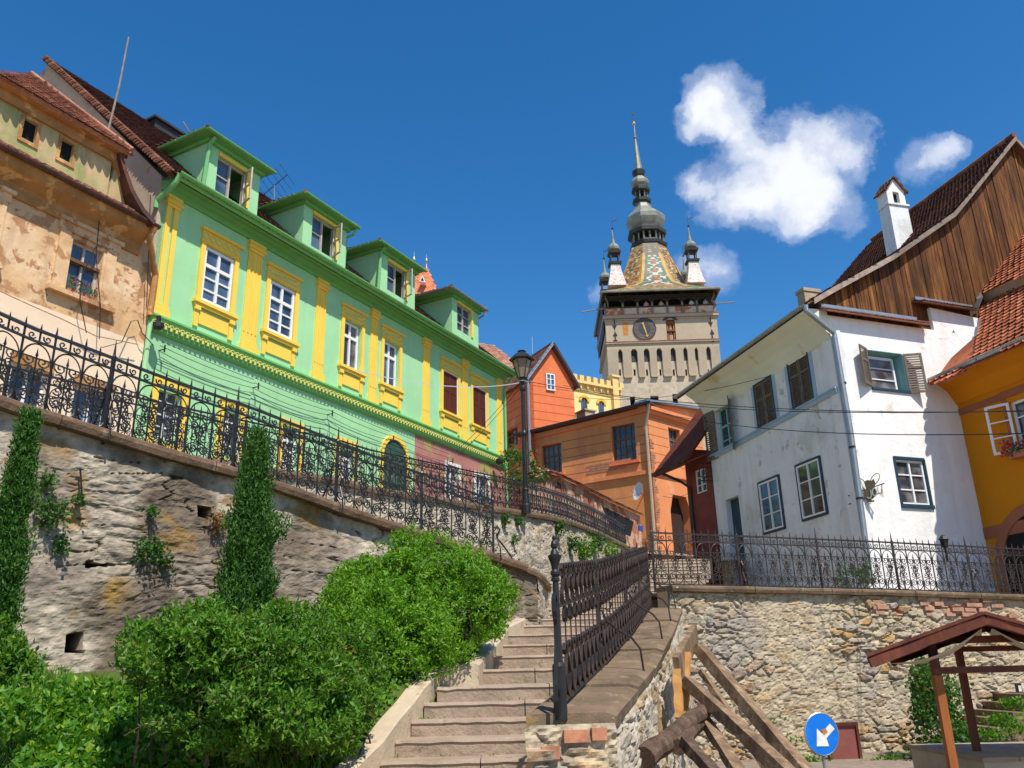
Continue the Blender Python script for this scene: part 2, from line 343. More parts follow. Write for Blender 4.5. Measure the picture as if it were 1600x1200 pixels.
def window(fr,u0,u1,z0,z1,parent,n=-.12,cols=2,rows=3,fm='frame',gm='glass',fw=.06,bar=.03,transom=None,name='window'):
    mb=MB(); mb.box(fr,u0,u0+fw,z0,z1,n-.04,n+.03); mb.box(fr,u1-fw,u1,z0,z1,n-.04,n+.03)
    mb.box(fr,u0+fw,u1-fw,z0,z0+fw,n-.04,n+.03); mb.box(fr,u0+fw,u1-fw,z1-fw,z1,n-.04,n+.03)
    w=(u1-u0)/cols
    for i in range(1,cols): mb.box(fr,u0+w*i-bar*.8,u0+w*i+bar*.8,z0+fw,z1-fw,n-.03,n+.036)
    zt=z1
    if transom: zt=z0+(z1-z0)*transom; mb.box(fr,u0+fw,u1-fw,zt-bar,zt+bar,n-.03,n+.042)
    for j in range(1,rows):
        zz=z0+(zt-z0)*j/rows; mb.box(fr,u0+fw,u1-fw,zz-bar*.5,zz+bar*.5,n-.025,n+.02)
    w_=mb.build(name,M[fm],parent); g=MB().box(fr,u0+.01,u1-.01,z0+.01,z1-.01,n-.07,n-.012); g.build('pane',M[gm],w_); return w_
def rect(fr,tl,br,tr=None,bl=None,n=0):
    """measured window opening -> upright rectangle in the wall"""
    a=fr.at(*tl,n); b=fr.at(*br,n); us=[a[0]];vs=[b[0]]; zt=[a[1]]; zb=[b[1]]
    if tr: c=fr.at(*tr,n); vs.append(c[0]); zt.append(c[1])
    if bl: c=fr.at(*bl,n); us.append(c[0]); zb.append(c[1])
    av=lambda l:sum(l)/len(l)
    a,b=av(us),av(vs); return min(a,b),max(a,b),av(zb),av(zt)
def pip(pt,poly):
    x,y=pt; ins=False; j=len(poly)-1
    for i in range(len(poly)):
        xi,yi=poly[i]; xj,yj=poly[j]
        if (yi>y)!=(yj>y) and x<(xj-xi)*(y-yi)/(yj-yi)+xi: ins=not ins
        j=i
    return ins
def tiles(poly,up,tw=.18,th=.15,lift=.03,jit=.3,round_=True,under=True,thick=.12):
    """clay tiles laid row by row over a planar 3-D polygon"""
    mb=MB(); p0=Vector(poly[0]); nrm=Vector((0,0,0))
    for i in range(1,len(poly)-1): nrm+=(Vector(poly[i])-p0).cross(Vector(poly[i+1])-p0)
    nrm.normalize()
    if nrm.z<0: nrm=-nrm
    v=(Vector(up)-nrm*Vector(up).dot(nrm)).normalized(); u=v.cross(nrm).normalized()
    q=[((Vector(p)-p0).dot(u),(Vector(p)-p0).dot(v)) for p in poly]
    if under:
        mb.hexa([Vector(p)-nrm*thick for p in poly],[Vector(p)-nrm*.01 for p in poly])
    a0,a1=min(c[0] for c in q),max(c[0] for c in q); b0,b1=min(c[1] for c in q),max(c[1] for c in q)
    r=0; y=b0; thick=thick
    while y<b1:
        x=a0-(tw/2 if r%2 else 0)
        while x<a1+tw/2:
            if pip((x+tw/2,y+th*.5),q):
                j=rnd.uniform(-jit,jit)*lift; o=lambda a,b,c:p0+u*a+v*b+nrm*c
                l=lift+abs(j)*1.2; g=tw*.015; dy=rnd.uniform(-.1,.1)*th*jit; e=th*.5
                if round_: pts=[o(x+g,y+dy,l),o(x+tw*.28,y-e*.75+dy,l),o(x+tw*.5,y-e+dy,l*1.05),o(x+tw*.72,y-e*.75+dy,l),o(x+tw-g,y+dy,l+j*.5),o(x+tw-g,y+th*1.1,.004),o(x+g,y+th*1.1,.004)]
                else: pts=[o(x+g,y+dy,l),o(x+tw*.5,y+dy,l*1.9),o(x+tw-g,y+dy,l+j*.5),o(x+tw-g,y+th*1.1,.004),o(x+tw*.5,y+th*1.1,.004+l*.8),o(x+g,y+th*1.1,.004)]
                mb.quad(*pts)
                m=5 if round_ else 3
                base=[p-nrm*.018 for p in pts[:m]]
                for k in range(m-1): mb.quad(pts[k],base[k],base[k+1],pts[k+1])
            x+=tw
        y+=th; r+=1
    return mb
def gutter(fr,u0,u1,z,n,r=.07,z1=None,seg=7):
    """half-round gutter running along a wall"""
    z1=z if z1 is None else z1; mb=MB(); 
    A=fr.pt(u0,z,n);B=fr.pt(u1,z1,n)
    for rr in (r,r*.88):
        i=len(mb.v)
        for p in (A,B):
            for k in range(seg+1):
                g=math.pi+math.pi*k/seg; mb.v.append(tuple(p+fr.n*(rr*math.cos(g))+Z*(rr*math.sin(g))))
        for k in range(seg): mb.f.append((i+k,i+k+1,i+seg+2+k,i+seg+1+k)); mb.c.append(None)
    L=abs(u1-u0); m=max(1,int(L/1.1))
    for k in range(m+1):
        u=u0+(u1-u0)*(k+.5)/(m+1) if m else u0; zz=z+(z1-z)*(k+.5)/(m+1)
        pts=[fr.pt(u,zz,n)+fr.n*(r*1.1*math.cos(math.pi+math.pi*q/6))+Z*(r*1.1*math.sin(math.pi+math.pi*q/6)) for q in range(7)]
        mb.ribbon(pts,fr.d,.03,.012)
    return mb
# ---------------------------------------------------------------- camera
cam=bpy.data.cameras.new('camera'); co=bpy.data.objects.new('camera',cam); COL.objects.link(co); scene.camera=co
cam.sensor_width=36; cam.lens=F/1600*36; cam.clip_end=3000; cam.clip_start=.05
from mathutils import Matrix
co.matrix_world=Matrix(((RT.x,UPV.x,-FW.x,0),(RT.y,UPV.y,-FW.y,0),(RT.z,UPV.z,-FW.z,0),(0,0,0,1)))
def profile(mb,fr,u0,u1,prof,c=None):
    return mb.hexa([fr.pt(u0,z,n) for n,z in prof],[fr.pt(u1,z,n) for n,z in prof],c)
# ================================================================ GREEN HOUSE
gA=P(234,490,17.6); zb=gA.z; gB=PZ(777,712,zb)
G=Fr((gA.x,gA.y),(gB.x,gB.y)); GL=G.at(787,700)[0]+.05
gh=thing('green_house',G.pt(0,4.2,0),'long green plastered house with yellow trim, four roof dormers and brown shutters','house')
zp=(G.at(258,307)[1]+G.at(772,587)[1])/2
ze=(G.at(265,275,.55)[1]+G.at(795,571,.55)[1])/2
W=[dict(r=rect(G,(319,384),(357,490),(367,409),(312,469)),s=1),dict(r=rect(G,(422,434),(456,532),(461,455),(415,515)),s=0),
   dict(r=rect(G,(536,501),(561,580),(565,514),(535,572)),s=0),dict(r=rect(G,(599,531),(622,607),(623,544),(597,600)),s=0),
   dict(r=rect(G,(691,575),(714,650),(715,586),(691,640)),s=2),dict(r=rect(G,(737,599),(759,669),(759,607),(738,661)),s=3)]
zt=sum(w['r'][3] for w in W)/6; zl=sum(w['r'][2] for w in W)/6
for w in W: w['r']=(w['r'][0],w['r'][1],zl,zt)
wallgrid(G,-.05,GL,zb-.35,ze-.05,[w['r'] for w in W],.22).build('wall',M['green'],gh)
uP=G.at(648,700)[0]
gw=[(G.at(243,640)[0],G.at(282,640)[0]),(G.at(345,680)[0],G.at(372,680)[0]),(G.at(440,690)[0],G.at(466,690)[0]),(G.at(529,710)[0],G.at(553,710)[0])]
zgt=G.at(262,612)[1]; zgb=G.at(262,680)[1]-.1
door=(G.at(597,730)[0],G.at(634,730)[0],G.at(610,775)[1]-.3,G.at(615,712)[1])
wallgrid(G,-.05,uP,3.6,zb-.35,[(a,b,zgb,zgt) for a,b in gw]+[door],.25).build('ground_floor_wall',M['green'],gh)
pk=[(G.at(698,760)[0],G.at(716,760)[0]),(G.at(743,770)[0],G.at(762,770)[0])]
zpt=G.at(707,728)[1]; 
wallgrid(G,uP,GL,3.6,zb-.35,[(a,b,zpt-1.5,zpt) for a,b in pk],.2).build('pink_ground_floor_wall',M['pink'],gh,'pink part of the ground floor wall')
MB().box(G,GL-.3,GL,3.6,ze-.1,-6,-.36).build('side_wall',M['green'],gh)
for a,b in gw:
    y=MB(); y.box(G,a-.16,a,zgb-.12,zgt+.3,0,.05); y.box(G,b,b+.16,zgb-.12,zgt+.3,0,.05); y.box(G,a,b,zgt+.12,zgt+.3,0,.05); y.box(G,a-.2,b+.2,zgb-.22,zgb-.12,0,.09)
    y.build('window_surround',M['yellow'],gh); window(G,a,b,zgb,zgt+.12,gh,-.14,2,3,'frame','glassc',transom=.7)
for a,b in pk:
    y=MB(); y.box(G,a-.12,a,zpt-1.55,zpt+.1,0,.04); y.box(G,b,b+.12,zpt-1.55,zpt+.1,0,.04); y.box(G,a,b,zpt,zpt+.1,0,.04)
    y.build('window_surround',M['frame'],gh,'white surround'); window(G,a,b,zpt-1.5,zpt,gh,-.12,2,3,'frame','glassb')
# arched ground-floor door
dm=MB(); a,b,c,d=door; mid=(a+b)/2; hw=(b-a)/2
arc=[(mid+(hw+.14)*math.cos(t),d-.1+(hw+.14)*math.sin(t)) for t in [math.pi*k/12 for k in range(13)]]; arc2=[(mid+hw*math.cos(t),d-.1+hw*math.sin(t)) for t in [math.pi*k/12 for k in range(13)]]
for k in range(12): dm.ext(G,[arc2[k],arc[k],arc[k+1],arc2[k+1]],0.002,.06)
dm.box(G,a-.14,a,c,d-.1,0.002,.06); dm.box(G,b,b+.14,c,d-.1,.002,.06); dm.build('door_surround',M['yellow'],gh)
dd=MB().ext(G,[(a-.0,c),(b,c)]+arc2[:1]+arc2[1:],-.1,.004).build('door',paint('dark_green_door',(.04,.10,.06),.6),gh)
# upper windows
for i,w in enumerate(W):
    a,b,c,d=w['r']
    if i<4: window(G,a+.02,b-.02,c+.02,d-.02,gh,-.02 if i<2 else -.12,2,3 if i<2 else 1,'frame','glassb' if i!=2 else 'glassc',.07,.045,transom=.66 if i<2 else .68)
    else:
        mb=MB()
        for (x0,x1) in ((a+.03,(a+b)/2-.01),((a+b)/2+.01,b-.03)):
            mb.box(G,x0,x1,c+.02,d-.02,-.06,-.02)
            for (y0,y1) in ((c+.1,c+(d-c)*.52),(c+(d-c)*.58,d-.1)):
                for (p,q,r_,s_) in ((x0,x1,y0-.05,y0),(x0,x1,y1,y1+.05),(x0,x0+.05,y0,y1),(x1-.05,x1,y0,y1)): mb.box(G,p,q,r_,s_,-.02,0.0)
                for k in range(9): zz=y0+(y1-y0)*(k+.5)/9; mb.box(G,x0+.05,x1-.05,zz-.012,zz+.012,-.02,-.01)
        mb.build('shutter',M['shutbrown'],gh); 
        fb=MB(); fb.box(G,a-.02,a+.03,c,d,-.05,.02); fb.box(G,b-.03,b+.02,c,d,-.05,.02); fb.box(G,a,b,d-.03,d+.02,-.05,.02); fb.build('shutter_frame',M['frame'],gh)
    y=MB(); bw=.13
    y.box(G,a-bw,a,c,d+.02,0,.06); y.box(G,b,b+bw,c,d+.02,0,.06); y.box(G,a-bw,b+bw,d+.02,d+.36,0,.055); y.box(G,a-bw-.06,b+bw+.06,d+.36,d+.43,0,.12)
    y.box(G,a-bw-.03,b+bw+.03,d+.04,d+.08,0,.075)
    y.box(G,a-bw-.08,b+bw+.08,c-.12,c-.04,0,.13); y.box(G,a-bw-.04,b+bw+.04,c-.2,c-.12,0,.09)
    for x in (a-bw,b+bw-.13): y.box(G,x,x+.13,c-.72,c-.2,0,.05); y.box(G,x-.02,x+.15,c-.30,c-.2,0,.09)
    y.box(G,a+.02,b-.02,c-.62,c-.27,0,.035); y.build('window_surround',M['yellow'],gh)
    o=MB(); wd=b-a+2*bw; zc=d+.22
    if i in (0,5):
        for k in range(6):
            cu=a-bw+wd*(k+.5)/6; o.tube([G.pt(cu+.085*math.cos(t),zc+.085*math.sin(t),.062) for t in [2*math.pi*q/12 for q in range(13)]],.013,4)
    else:
        o.box(G,a-.05,b+.05,zc+.07,zc+.085,.05,.066); o.box(G,a-.05,b+.05,zc-.085,zc-.07,.05,.066)
        for s1 in (-1,1): o.tube([G.pt((a+b)/2+s1*.05,zc,.06),G.pt((a+b)/2+s1*wd*.36,zc+.05*s1,.06)],.012,4)
        for cu in (a-bw+.06,(a+b)/2,b+bw-.06): o.lathe(G.pt(cu,zc-.02,.06),[(.0,0),(.03,.01),(.03,.03),(0,.04)],8)
    o.build('surround_ornament',M['green'] if i not in(0,5) else M['lyellow'],gh)
# pilasters
def pil(px0,px1,pz=None):
    mb=MB(); a,b=px0,px1; w=b-a
    if px0<.5: # hollow corner pilaster
        mb.box(G,a,a+.13,zb+.05,zp-.25,0,.05); mb.box(G,b-.13,b,zb+.05,zp-.25,0,.05)
    else:
        mb.box(G,a,b,zb+.05,zp-.25,0,.035)
        for k in range(4): u=a+.03+(w-.1)*k/3; mb.box(G,u,u+.04,zb+.55,zp-.35,.035,.05)
    mb.box(G,a-.02,b+.02,zp-.3,zp-.08,0,.08); mb.box(G,a-.07,b+.07,zp-.22,zp-.16,0,.12); mb.box(G,a-.04,b+.04,zp-.08,zp,0,.1)
    mb.box(G,a-.05,b+.05,zb,zb+.2,0,.09); mb.box(G,a-.02,b+.02,zb+.2,zb+.32,0,.06)
    mb.build('pilaster',M['yellow'],gh)
for (t0,t1) in (((250,400),(270,400)),((382,460),(404,470)),((492,500),(507,508)),((577,560),(588,566)),((660,600),(670,606)),((721,630),(730,636)),((776,650),(783,654))):
    pil(max(0.02,G.at(*t0)[0]),min(GL-.05,G.at(*t1)[0]))
# cornice, belt
mb=MB(); profile(mb,G,-.12,GL+.1,[(0,zp+.02),(.06,zp+.02),(.08,zp+.16),(.2,zp+.22),(.26,zp+.34),(.52,ze-.12),(.56,ze-.02),(0,ze-.02)]); mb.build('cornice',M['greenband'],gh)
mb=MB(); profile(mb,G,-.12,GL+.1,[(0,zb-.42),(.05,zb-.42),(.09,zb-.36),(.09,zb-.30),(.13,zb-.14),(.19,zb-.07),(.19,zb-.02),(0,zb+.06)]); mb.build('belt_course',M['greenband'],gh)
mb=MB(); u=.02
while u<GL-.1:
    mb.ribbon([G.pt(u+.02+.055*math.cos(t),zb-.22+.055*math.sin(t),.15) for t in [math.pi*q/5-.4 for q in range(7)]],G.n,.05,.02); mb.box(G,u-.01,u+.05,zb-.3,zb-.2,.09,.16); u+=.155
mb.build('dentil_frieze',M['lyellow'],gh)
gu=gutter(G,-.15,GL+.12,ze+.03,.62,.075); gu.build('gutter',M['gutgreen'],gh)
mb=MB(); mb.tube([G.pt(-.1,ze-.02,.6),G.pt(-.12,ze-.22,.5),G.pt(-.2,ze-.6,.0),G.pt(-.2,ze-.8,.0)],.06,8); mb.build('downpipe',M['gutgreen'],gh)
mb=MB(); mb.tube([G.pt(GL+.05,ze-.02,.6),G.pt(GL+.02,ze-.3,.3),G.pt(GL-.02,ze-.5,.09),G.pt(GL-.02,3.6,.09)],.05,8); mb.build('downpipe',M['gutgreen'],gh)
mb=MB(); mb.tube([G.pt(-.06,zb-.25,.14),G.pt(-.06,3.6,.14)],.06,8); mb.build('downpipe',M['green'],gh)
# main roof
pkp=onplane(77,93,G.pt(-.15,0),G.d); npk=(pkp-G.A).dot(G.n); zpk=pkp.z
roof=[G.pt(-.3,ze,.5),G.pt(GL+.1,ze,.5),G.pt(GL+.1,zpk,npk),G.pt(-.3,zpk,npk)]
rf=tiles(roof,Z,.19,.16,.03,.5).build('roof',M['tile_dark'],gh)
MB().hexa([G.pt(.3,ze,npk+1),G.pt(.3,zpk-.1,npk),G.pt(GL,zpk-.1,npk),G.pt(GL,ze,npk+1)],[G.pt(.3,ze-.1,npk*2-.4),G.pt(.3,zpk-.05,npk-.02),G.pt(GL,zpk-.05,npk-.02),G.pt(GL,ze-.1,npk*2-.4)]).build('back_roof',M['tile_brown'],gh)
mb=MB(); n=64
for k in range(n): # verge edging of broken tiles
    t=k/n; q=G.pt(-.33,ze+(zpk-ze)*t,.5+(npk-.5)*t); mb.box(Fr((q.x,q.y),(q.x+G.d.x,q.y+G.d.y)),-.03,.05,q.z-.03+rnd.uniform(-.03,.03),q.z+.02,-.10,.10)
mb.build('verge',M['tile_brown'],gh)
MB().ext(Fr((G.pt(-.05,0,.0).x,G.pt(-.05,0,.0).y),(G.pt(-.05,0,npk).x,G.pt(-.05,0,npk).y)),[(0,3.6),(-npk*2,3.6),(-npk*2,ze-.1),(-npk,zpk-.12),(0,ze+.1)],-.12,.1).build('gable_wall',M['greyp'],gh,'grey weathered plaster gable wall')
# chimney block on the ridge
q=onplane(262,200,G.pt(0,0,npk),G.n); uc=(q-G.A).dot(G.d)
MB().box(G,uc-.7,uc+1.0,zpk-.6,zpk+.06,npk-.3,npk+.3).box(G,uc-.8,uc+1.1,zpk+.06,zpk+.14,npk-.4,npk+.4).build('chimney',M['darkwood'],gh)
MB().tube([G.pt(uc+1.4,zpk-.3,npk+.3),onplane(286,190,G.pt(0,0,npk),G.n)],.03,5).build('vent_rod',M['greywood'],gh)
# dormers
def dormer(tip,rtip,back,wtl,wbr,wtr,wbl,fx0,fx1,open_,gut,tops):
    e=.33; uL,z0=G.at(*tip,e); uR,_=G.at(*rtip,e); zt_=(z0+_)/2; b=PZ(*back,zt_); nb=(b-G.A).dot(G.n)-.2
    a=G.at(*fx0,0)[0]; c=G.at(*fx1,0)[0]; r=rect(G,wtl,wbr,wtr,wbl)
    d=wallgrid(G,a,c,ze-.15,zt_-.02,[r],.16,0.01,.2)
    d.box(G,a,a+.16,ze-.2,zt_-.02,nb,-.19); d.box(G,c-.16,c,ze-.2,zt_-.02,nb,-.19); do=d.build('dormer',M['green'],gh)
    mb=MB(); mb.box(G,uL+.04,uR-.04,zt_-.04,zt_+.02,nb,e-.04); mb.box(G,a-.08,c+.08,zt_-.16,zt_-.04,nb,.12); mb.build('dormer_cornice',M['greenband'],do)
    mb=MB(); mb.box(G,r[0]-.0,r[1]+.12,r[3],r[3]+.11,.01,.05); mb.box(G,r[1],r[1]+.12,r[2],r[3],.01,.05); mb.build('dormer_window_border',M['yellow'],do)
    x0,x1,y0,y1=r; mb=MB()
    for (p,q_) in ((x0,x0+.05),(x1-.05,x1)): mb.box(G,p,q_,y0,y1,-.12,-.06)
    mb.box(G,x0,x1,y1-.05,y1,-.12,-.06); mb.box(G,x0,x1,y0,y0+.05,-.12,-.06)
    m=(x0+x1)/2-.04
    for (p,q_,ny) in ((x0+.05,m,2 if open_ else 3),): 
        mb.box(G,m-.02,m+.03,y0,y1,-.1,-.03)
        for k in range(1,ny): zz=y0+(y1-y0)*k/ny; mb.box(G,p,q_,zz-.015,zz+.015,-.1,-.06)
    if open_: # right casement swung outwards
        h=G.pt(x1-.05,0,-.03); ang=R(72); o2=Fr((h.x,h.y),(h.x-G.d.x*math.cos(ang)+G.n.x*math.sin(ang),h.y-G.d.y*math.cos(ang)+G.n.y*math.sin(ang))); L=(x1-m)*.9
        for (p,q_) in ((0,.05),(L-.05,L)): mb.box(o2,p,q_,y0+.04,y1-.04,-.02,.02)
        for zz in (y0+.06,y0+(y1-y0)*.5,y1-.06): mb.box(o2,.05,L-.05,zz-.02,zz+.02,-.02,.02)
    else:
        for k in range(1,3): zz=y0+(y1-y0)*k/3; mb.box(G,m,x1-.05,zz-.015,zz+.015,-.1,-.06)
    wo=mb.build('dormer_window',M['agedframe'],do)
    MB().box(G,x0,m if open_ else x1,y0,y1,-.15,-.11).build('pane',M['glassb'],wo)
    if open_: MB().box(G,m,x1,y0,y1,-.9,-.85).box(G,x0,x1,y0-.05,y0-.01,-.9,-.15).build('opening_shade_panel',M['dark'],wo)
    gm=M['zinc'] if gut=='zinc' else M['gutgreen']
    mb=gutter(G,uL,uR,zt_+.0,e,.06); S=Fr((G.pt(uL,0,e).x,G.pt(uL,0,e).y),(G.pt(uL,0,nb).x,G.pt(uL,0,nb).y)); 
    if S.n.dot(G.d)>0: S=Fr((G.pt(uL,0,e).x,G.pt(uL,0,e).y),(G.pt(uL,0,nb).x,G.pt(uL,0,nb).y),True)
    m2=gutter(S,0,e-nb,zt_,0,.06); i=len(mb.v); mb.v+=m2.v; mb.f+=[tuple(i+k for k in f) for f in m2.f]; mb.c+=m2.c
    mb.build('dormer_gutter',gm,do)
    if tops in (1,3):
        mb=MB(); mb.tube([G.pt(a+.0,zt_-.1,.28),G.pt(a-.02,zt_-.25,.1),G.pt(a-.06,ze+.35,.06),G.pt(a+.0,ze+.22,.08),G.pt(a+.1,ze+.15,.2)],.055,8); mb.build('dormer_downpipe',gm,do)
    else:
        mb=MB(); mb.tube([G.pt(uR-.08,zt_-.06,e-.06),G.pt(uR-.12,zt_-.24,.2),G.pt(c+.05,zt_-.34,-.05),G.pt(c+.05,ze+.1,-.1)],.05,8); mb.build('dormer_downpipe',gm,do)
    um=(uL+uR)/2; h=.5 if tops>2 else .2; A_=G.pt(uL+.06,zt_+.03,e-.06);B_=G.pt(uR-.06,zt_+.03,e-.06);Cc=G.pt(uR,zt_+.05,nb);D_=G.pt(uL,zt_+.05,nb); r1=G.pt(um,zt_+h,-.55); r2=G.pt(um,zt_+h,nb)
    mb=MB()
    for pl,up in (([A_,B_,r1],Z),([A_,r1,r2,D_],Z),([B_,Cc,r2,r1],Z)):
        t=tiles(pl,up,.17,.14,.025,.4,thick=.03); i=len(mb.v); mb.v+=t.v; mb.f+=[tuple(i+k for k in f) for f in t.f]; mb.c+=t.c
    mb.tube([A_+Z*.03,r1+Z*.05,r2+Z*.05],.07,6); mb.tube([B_+Z*.03,r1+Z*.05],.07,6)
    mb.build('dormer_roof',M['tile_brown'] if tops>1 else M['tile_dark'],do)
dormer((324,199),(431,269),(249,242),(340,245),(380,322),(386,270),(336,299),(323,240),(404,300),True,'g',1)
dormer((477,299),(562,356),(404,334),(489,336),(520,404),(525,356),(485,384),(474,340),(540,390),True,'g',2)
dormer((594,376),(666,422),(539,397),(605,410),(631,467),(635,425),(605,454),(591,420),(648,450),True,'g',3)
dormer((706,447),(762,485),(650,465),(714,475),(735,526),(736,486),(714,515),(706,480),(747,510),False,'zinc',4)
# tv antenna between the dormers
t=thing('television_antenna',G.p3(428,315,-1.2),'thin dark television aerial on the green house roof between the first two dormers','antenna')
q0=G.p3(428,318,-1.2);q1=G.p3(428,290,-1.2); MB().tube([q0,q1],.022,5).build('mast',M['zinc'],t)
b0=G.p3(413,303,-1.2);b1=G.p3(449,273,-1.2); mb=MB(); mb.tube([b0,b1],.02,4)
for k in range(6): c=b0.lerp(b1,k/5); mb.tube([c-(G.d*.45-G.n*.1+Z*-.1),c+(G.d*.45-G.n*.1+Z*-.1)],.007,3)
mb.build('boom',M['wire'],t)
# bird-like black lamp on the corner
# ================================================================ PEACH HOUSE (far left)
ph=thing('peach_house',G.pt(-3,3.6,.1),'weathered peach house with peeling plaster and green stained attic','house')
pn=.10; u0=-10.5
w1=rect(G,(110,372),(152,472),(160,391),(104,452),pn)
zg=(G.at(0,228,.58)[1]+G.at(225,340,.58)[1])/2; zs=zg-.25
gw2=[(G.at(14,600,pn)[0],G.at(72,620,pn)[0],G.at(40,690,pn)[1]-.3,G.at(40,572,pn)[1]),(G.at(112,640,pn)[0],G.at(168,660,pn)[0],G.at(140,690,pn)[1]-.35,G.at(140,608,pn)[1])]
zpl=G.at(110,495,pn)[1]
wl=(G.at(-90,300,pn)[0],G.at(-12,300,pn)[0],w1[2],w1[3])
wallgrid(G,u0,-.12,zpl,zs,[w1,wl],.25,pn).build('wall',M['peach'],ph)
wallgrid(G,u0,-.12,-1.7,zpl,gw2,.25,pn-.0).build('lower_wall',M['peachlo'],ph)
MB().box(G,u0,-.12,-1.7,zs,-7,-.26).build('rear_wall',M['peach'],ph)
for w in (w1,wl):
    a,b,c,d=w; mb=MB(); mb.box(G,a-.3,a-.06,c-.05,d+.1,pn,pn+.05); mb.box(G,b+.06,b+.3,c-.05,d+.1,pn,pn+.05); mb.box(G,a-.06,a,c,d,pn,pn+.03); mb.box(G,b,b+.06,c,d,pn,pn+.03)
    mb.box(G,a-.35,b+.35,d+.1,d+.28,pn,pn+.06); mb.box(G,a-.4,b+.4,d+.28,d+.36,pn,pn+.12); mb.box(G,a-.4,b+.4,c-.16,c-.06,pn,pn+.14); mb.build('window_surround',M['peach'],ph)
    window(G,a,b,c,d,ph,pn-.14,2,1,'agedframe','glassb',.06,.03,transom=.62)
    MB().box(G,a,b,c+(d-c)*.58,c+(d-c)*.64,pn-.1,pn-.02).build('transom_bar',M['brownframe'],ph)
for a,b,c,d in gw2:
    mb=MB(); mb.box(G,a-.05,b+.05,d,d+.22,pn,pn+.06); mb.build('lintel',M['brownp'],ph); window(G,a,b,c,d,ph,pn-.16,2,1,'frame','glassb',.06,.04)
uce=G.at(236,352,.45)[0]
mb=MB(); profile(mb,G,u0,uce,[(pn,zs-.42),(pn+.05,zs-.42),(pn+.08,zs-.34),(pn+.06,zs-.26),(pn+.1,zs-.16),(.46,zs+.02),(.53,zs+.22),(pn,zs+.22)]); mb.build('cornice',M['brownp'],ph)
uge=G.at(249,352,.58)[0]; uce=G.at(238,352,.4)[0]; gutter(G,u0,uge,zg,.58,.08,zg-.0).build('gutter',M['tinb'],ph)
MB().tube([G.pt(uge-.1,zg-.05,.58),G.pt(uge-.12,zg-.3,.45),G.pt(-.14,zg-1.0,.22),G.pt(-.14,zb-.15,.2)],.07,8).build('downpipe',M['brownp'],ph)
mb=MB()
tl=tiles([G.pt(u0,zg+.03,.55),G.pt(uge,zg+.03,.55),G.pt(uge-.1,zg+.35,.2),G.pt(u0,zg+.35,.2)],Z,.18,.15,.03,.4); tl.build('eave_tiles',M['tile_pink'],ph)
# attic front with two square openings
an=.12; pan=[(u0,zg+.2)]; 
def A2(x,y): return G.at(x,y,an)
o1=rect(G,(36,187),(53,225),(60,196),(34,218),an); o2=rect(G,(97,214),(110,255),(117,226),(93,242),an)
zo=(o1[3]+o2[3])/2; zob=(o1[2]+o2[2])/2; o1=(o1[0],o1[1],zob,zo); o2=(o2[0],o2[1],zob,zo)
zat=G.at(0,150,an)[1]; zat2=G.at(172,228,an)[1]; zat=(zat+zat2)/2; ur=G.at(178,232,an)[0]; ur2=G.at(207,322,an)[0]
wallgrid(G,u0,ur,zg+.2,zat,[o1,o2],.3,an,.4).build('attic_wall',M['ochre'],ph,'green stained ochre attic wall')
MB().ext(G,[(ur,zg+.2),(ur2+.3,zg+.2),(ur+.12,zat)],an-.3,an-.002).build('attic_wall',M['ochre'],ph)
mb=MB()
for a,b,c,d in (o1,o2): mb.box(G,a,b,c,d,an-.12,an-.07)
parts(mb,'opening_shade_panel',M['dark'],ph)  # black panel close behind each opening stands in for the attic's shade
mb=MB()
for a,b,c,d in (o1,o2):
    mb.box(G,a-.07,a,c-.04,d+.07,an,an+.02); mb.box(G,b,b+.07,c-.04,d+.07,an,an+.02); mb.box(G,a,b,d,d+.07,an,an+.02); mb.box(G,a-.07,b+.07,c-.1,c-.04,an,an+.03)
parts(mb,'opening_surround',M['brownp'],ph,4)
mb=MB(); mb.box(G,u0,ur+.05,zat-.22,zat,an,an+.07); mb.box(G,u0,ur+.1,zat,zat+.08,an-.1,an+.25)
mb.ext(G,[(ur,zat-.22),(ur2+.18,zg+.2),(ur2+.36,zg+.2),(ur+.18,zat)],an-.3,an+.07); mb.build('attic_trim',M['brownp'],ph)
# upper roof
ee=G.pt(ur+.25,zat+.08,an+.32); rd=G.p3(50,117,-1.3); ua_=(rd-G.A).dot(G.d); el=G.pt(2*ua_-ur-.25,zat+.08,an+.32); rdL=rd-G.n*6; print('attic',ua_,ur,u0)
tiles([el,ee,rd],Z,.19,.15,.035,.35).build('upper_roof',M['tile_pink'],ph)
tiles([ee,G.pt(ur+.25,zat+.08,-3.6),rd],Z,.19,.15,.035,.35).build('hip_roof',M['tile_pink'],ph)
MB().tube([rdL+Z*.05,rd+Z*.05,ee+Z*.06],.055,7).build('ridge_tiles',M['tile_pink'],ph)
mb=MB(); pts=[G.p3(186,240,.3),G.p3(193,265,.35),G.p3(205,300,.45),G.p3(222,330,.6),G.p3(240,350,.75)]
bk=[p-G.n*1.6+G.d*.2 for p in pts]
for k in range(4): mb.hexa([pts[k],pts[k+1],bk[k+1],bk[k]],[pts[k]+Z*.1+G.d*.06,pts[k+1]+Z*.1+G.d*.06,bk[k+1]+Z*.1,bk[k]+Z*.1])
mb.build('swept_hip',M['tile_dark'],ph)
t=tag(MB().tube([G.p3(168,208,-.4),G.p3(186,135,-.45),G.p3(201,58,-.5)],.028,6,r1=.018).build('roof_pole',M['greywood'],off=G.p3(168,208,-.4)),'tall thin grey wooden pole standing on the peach house roof','pole')
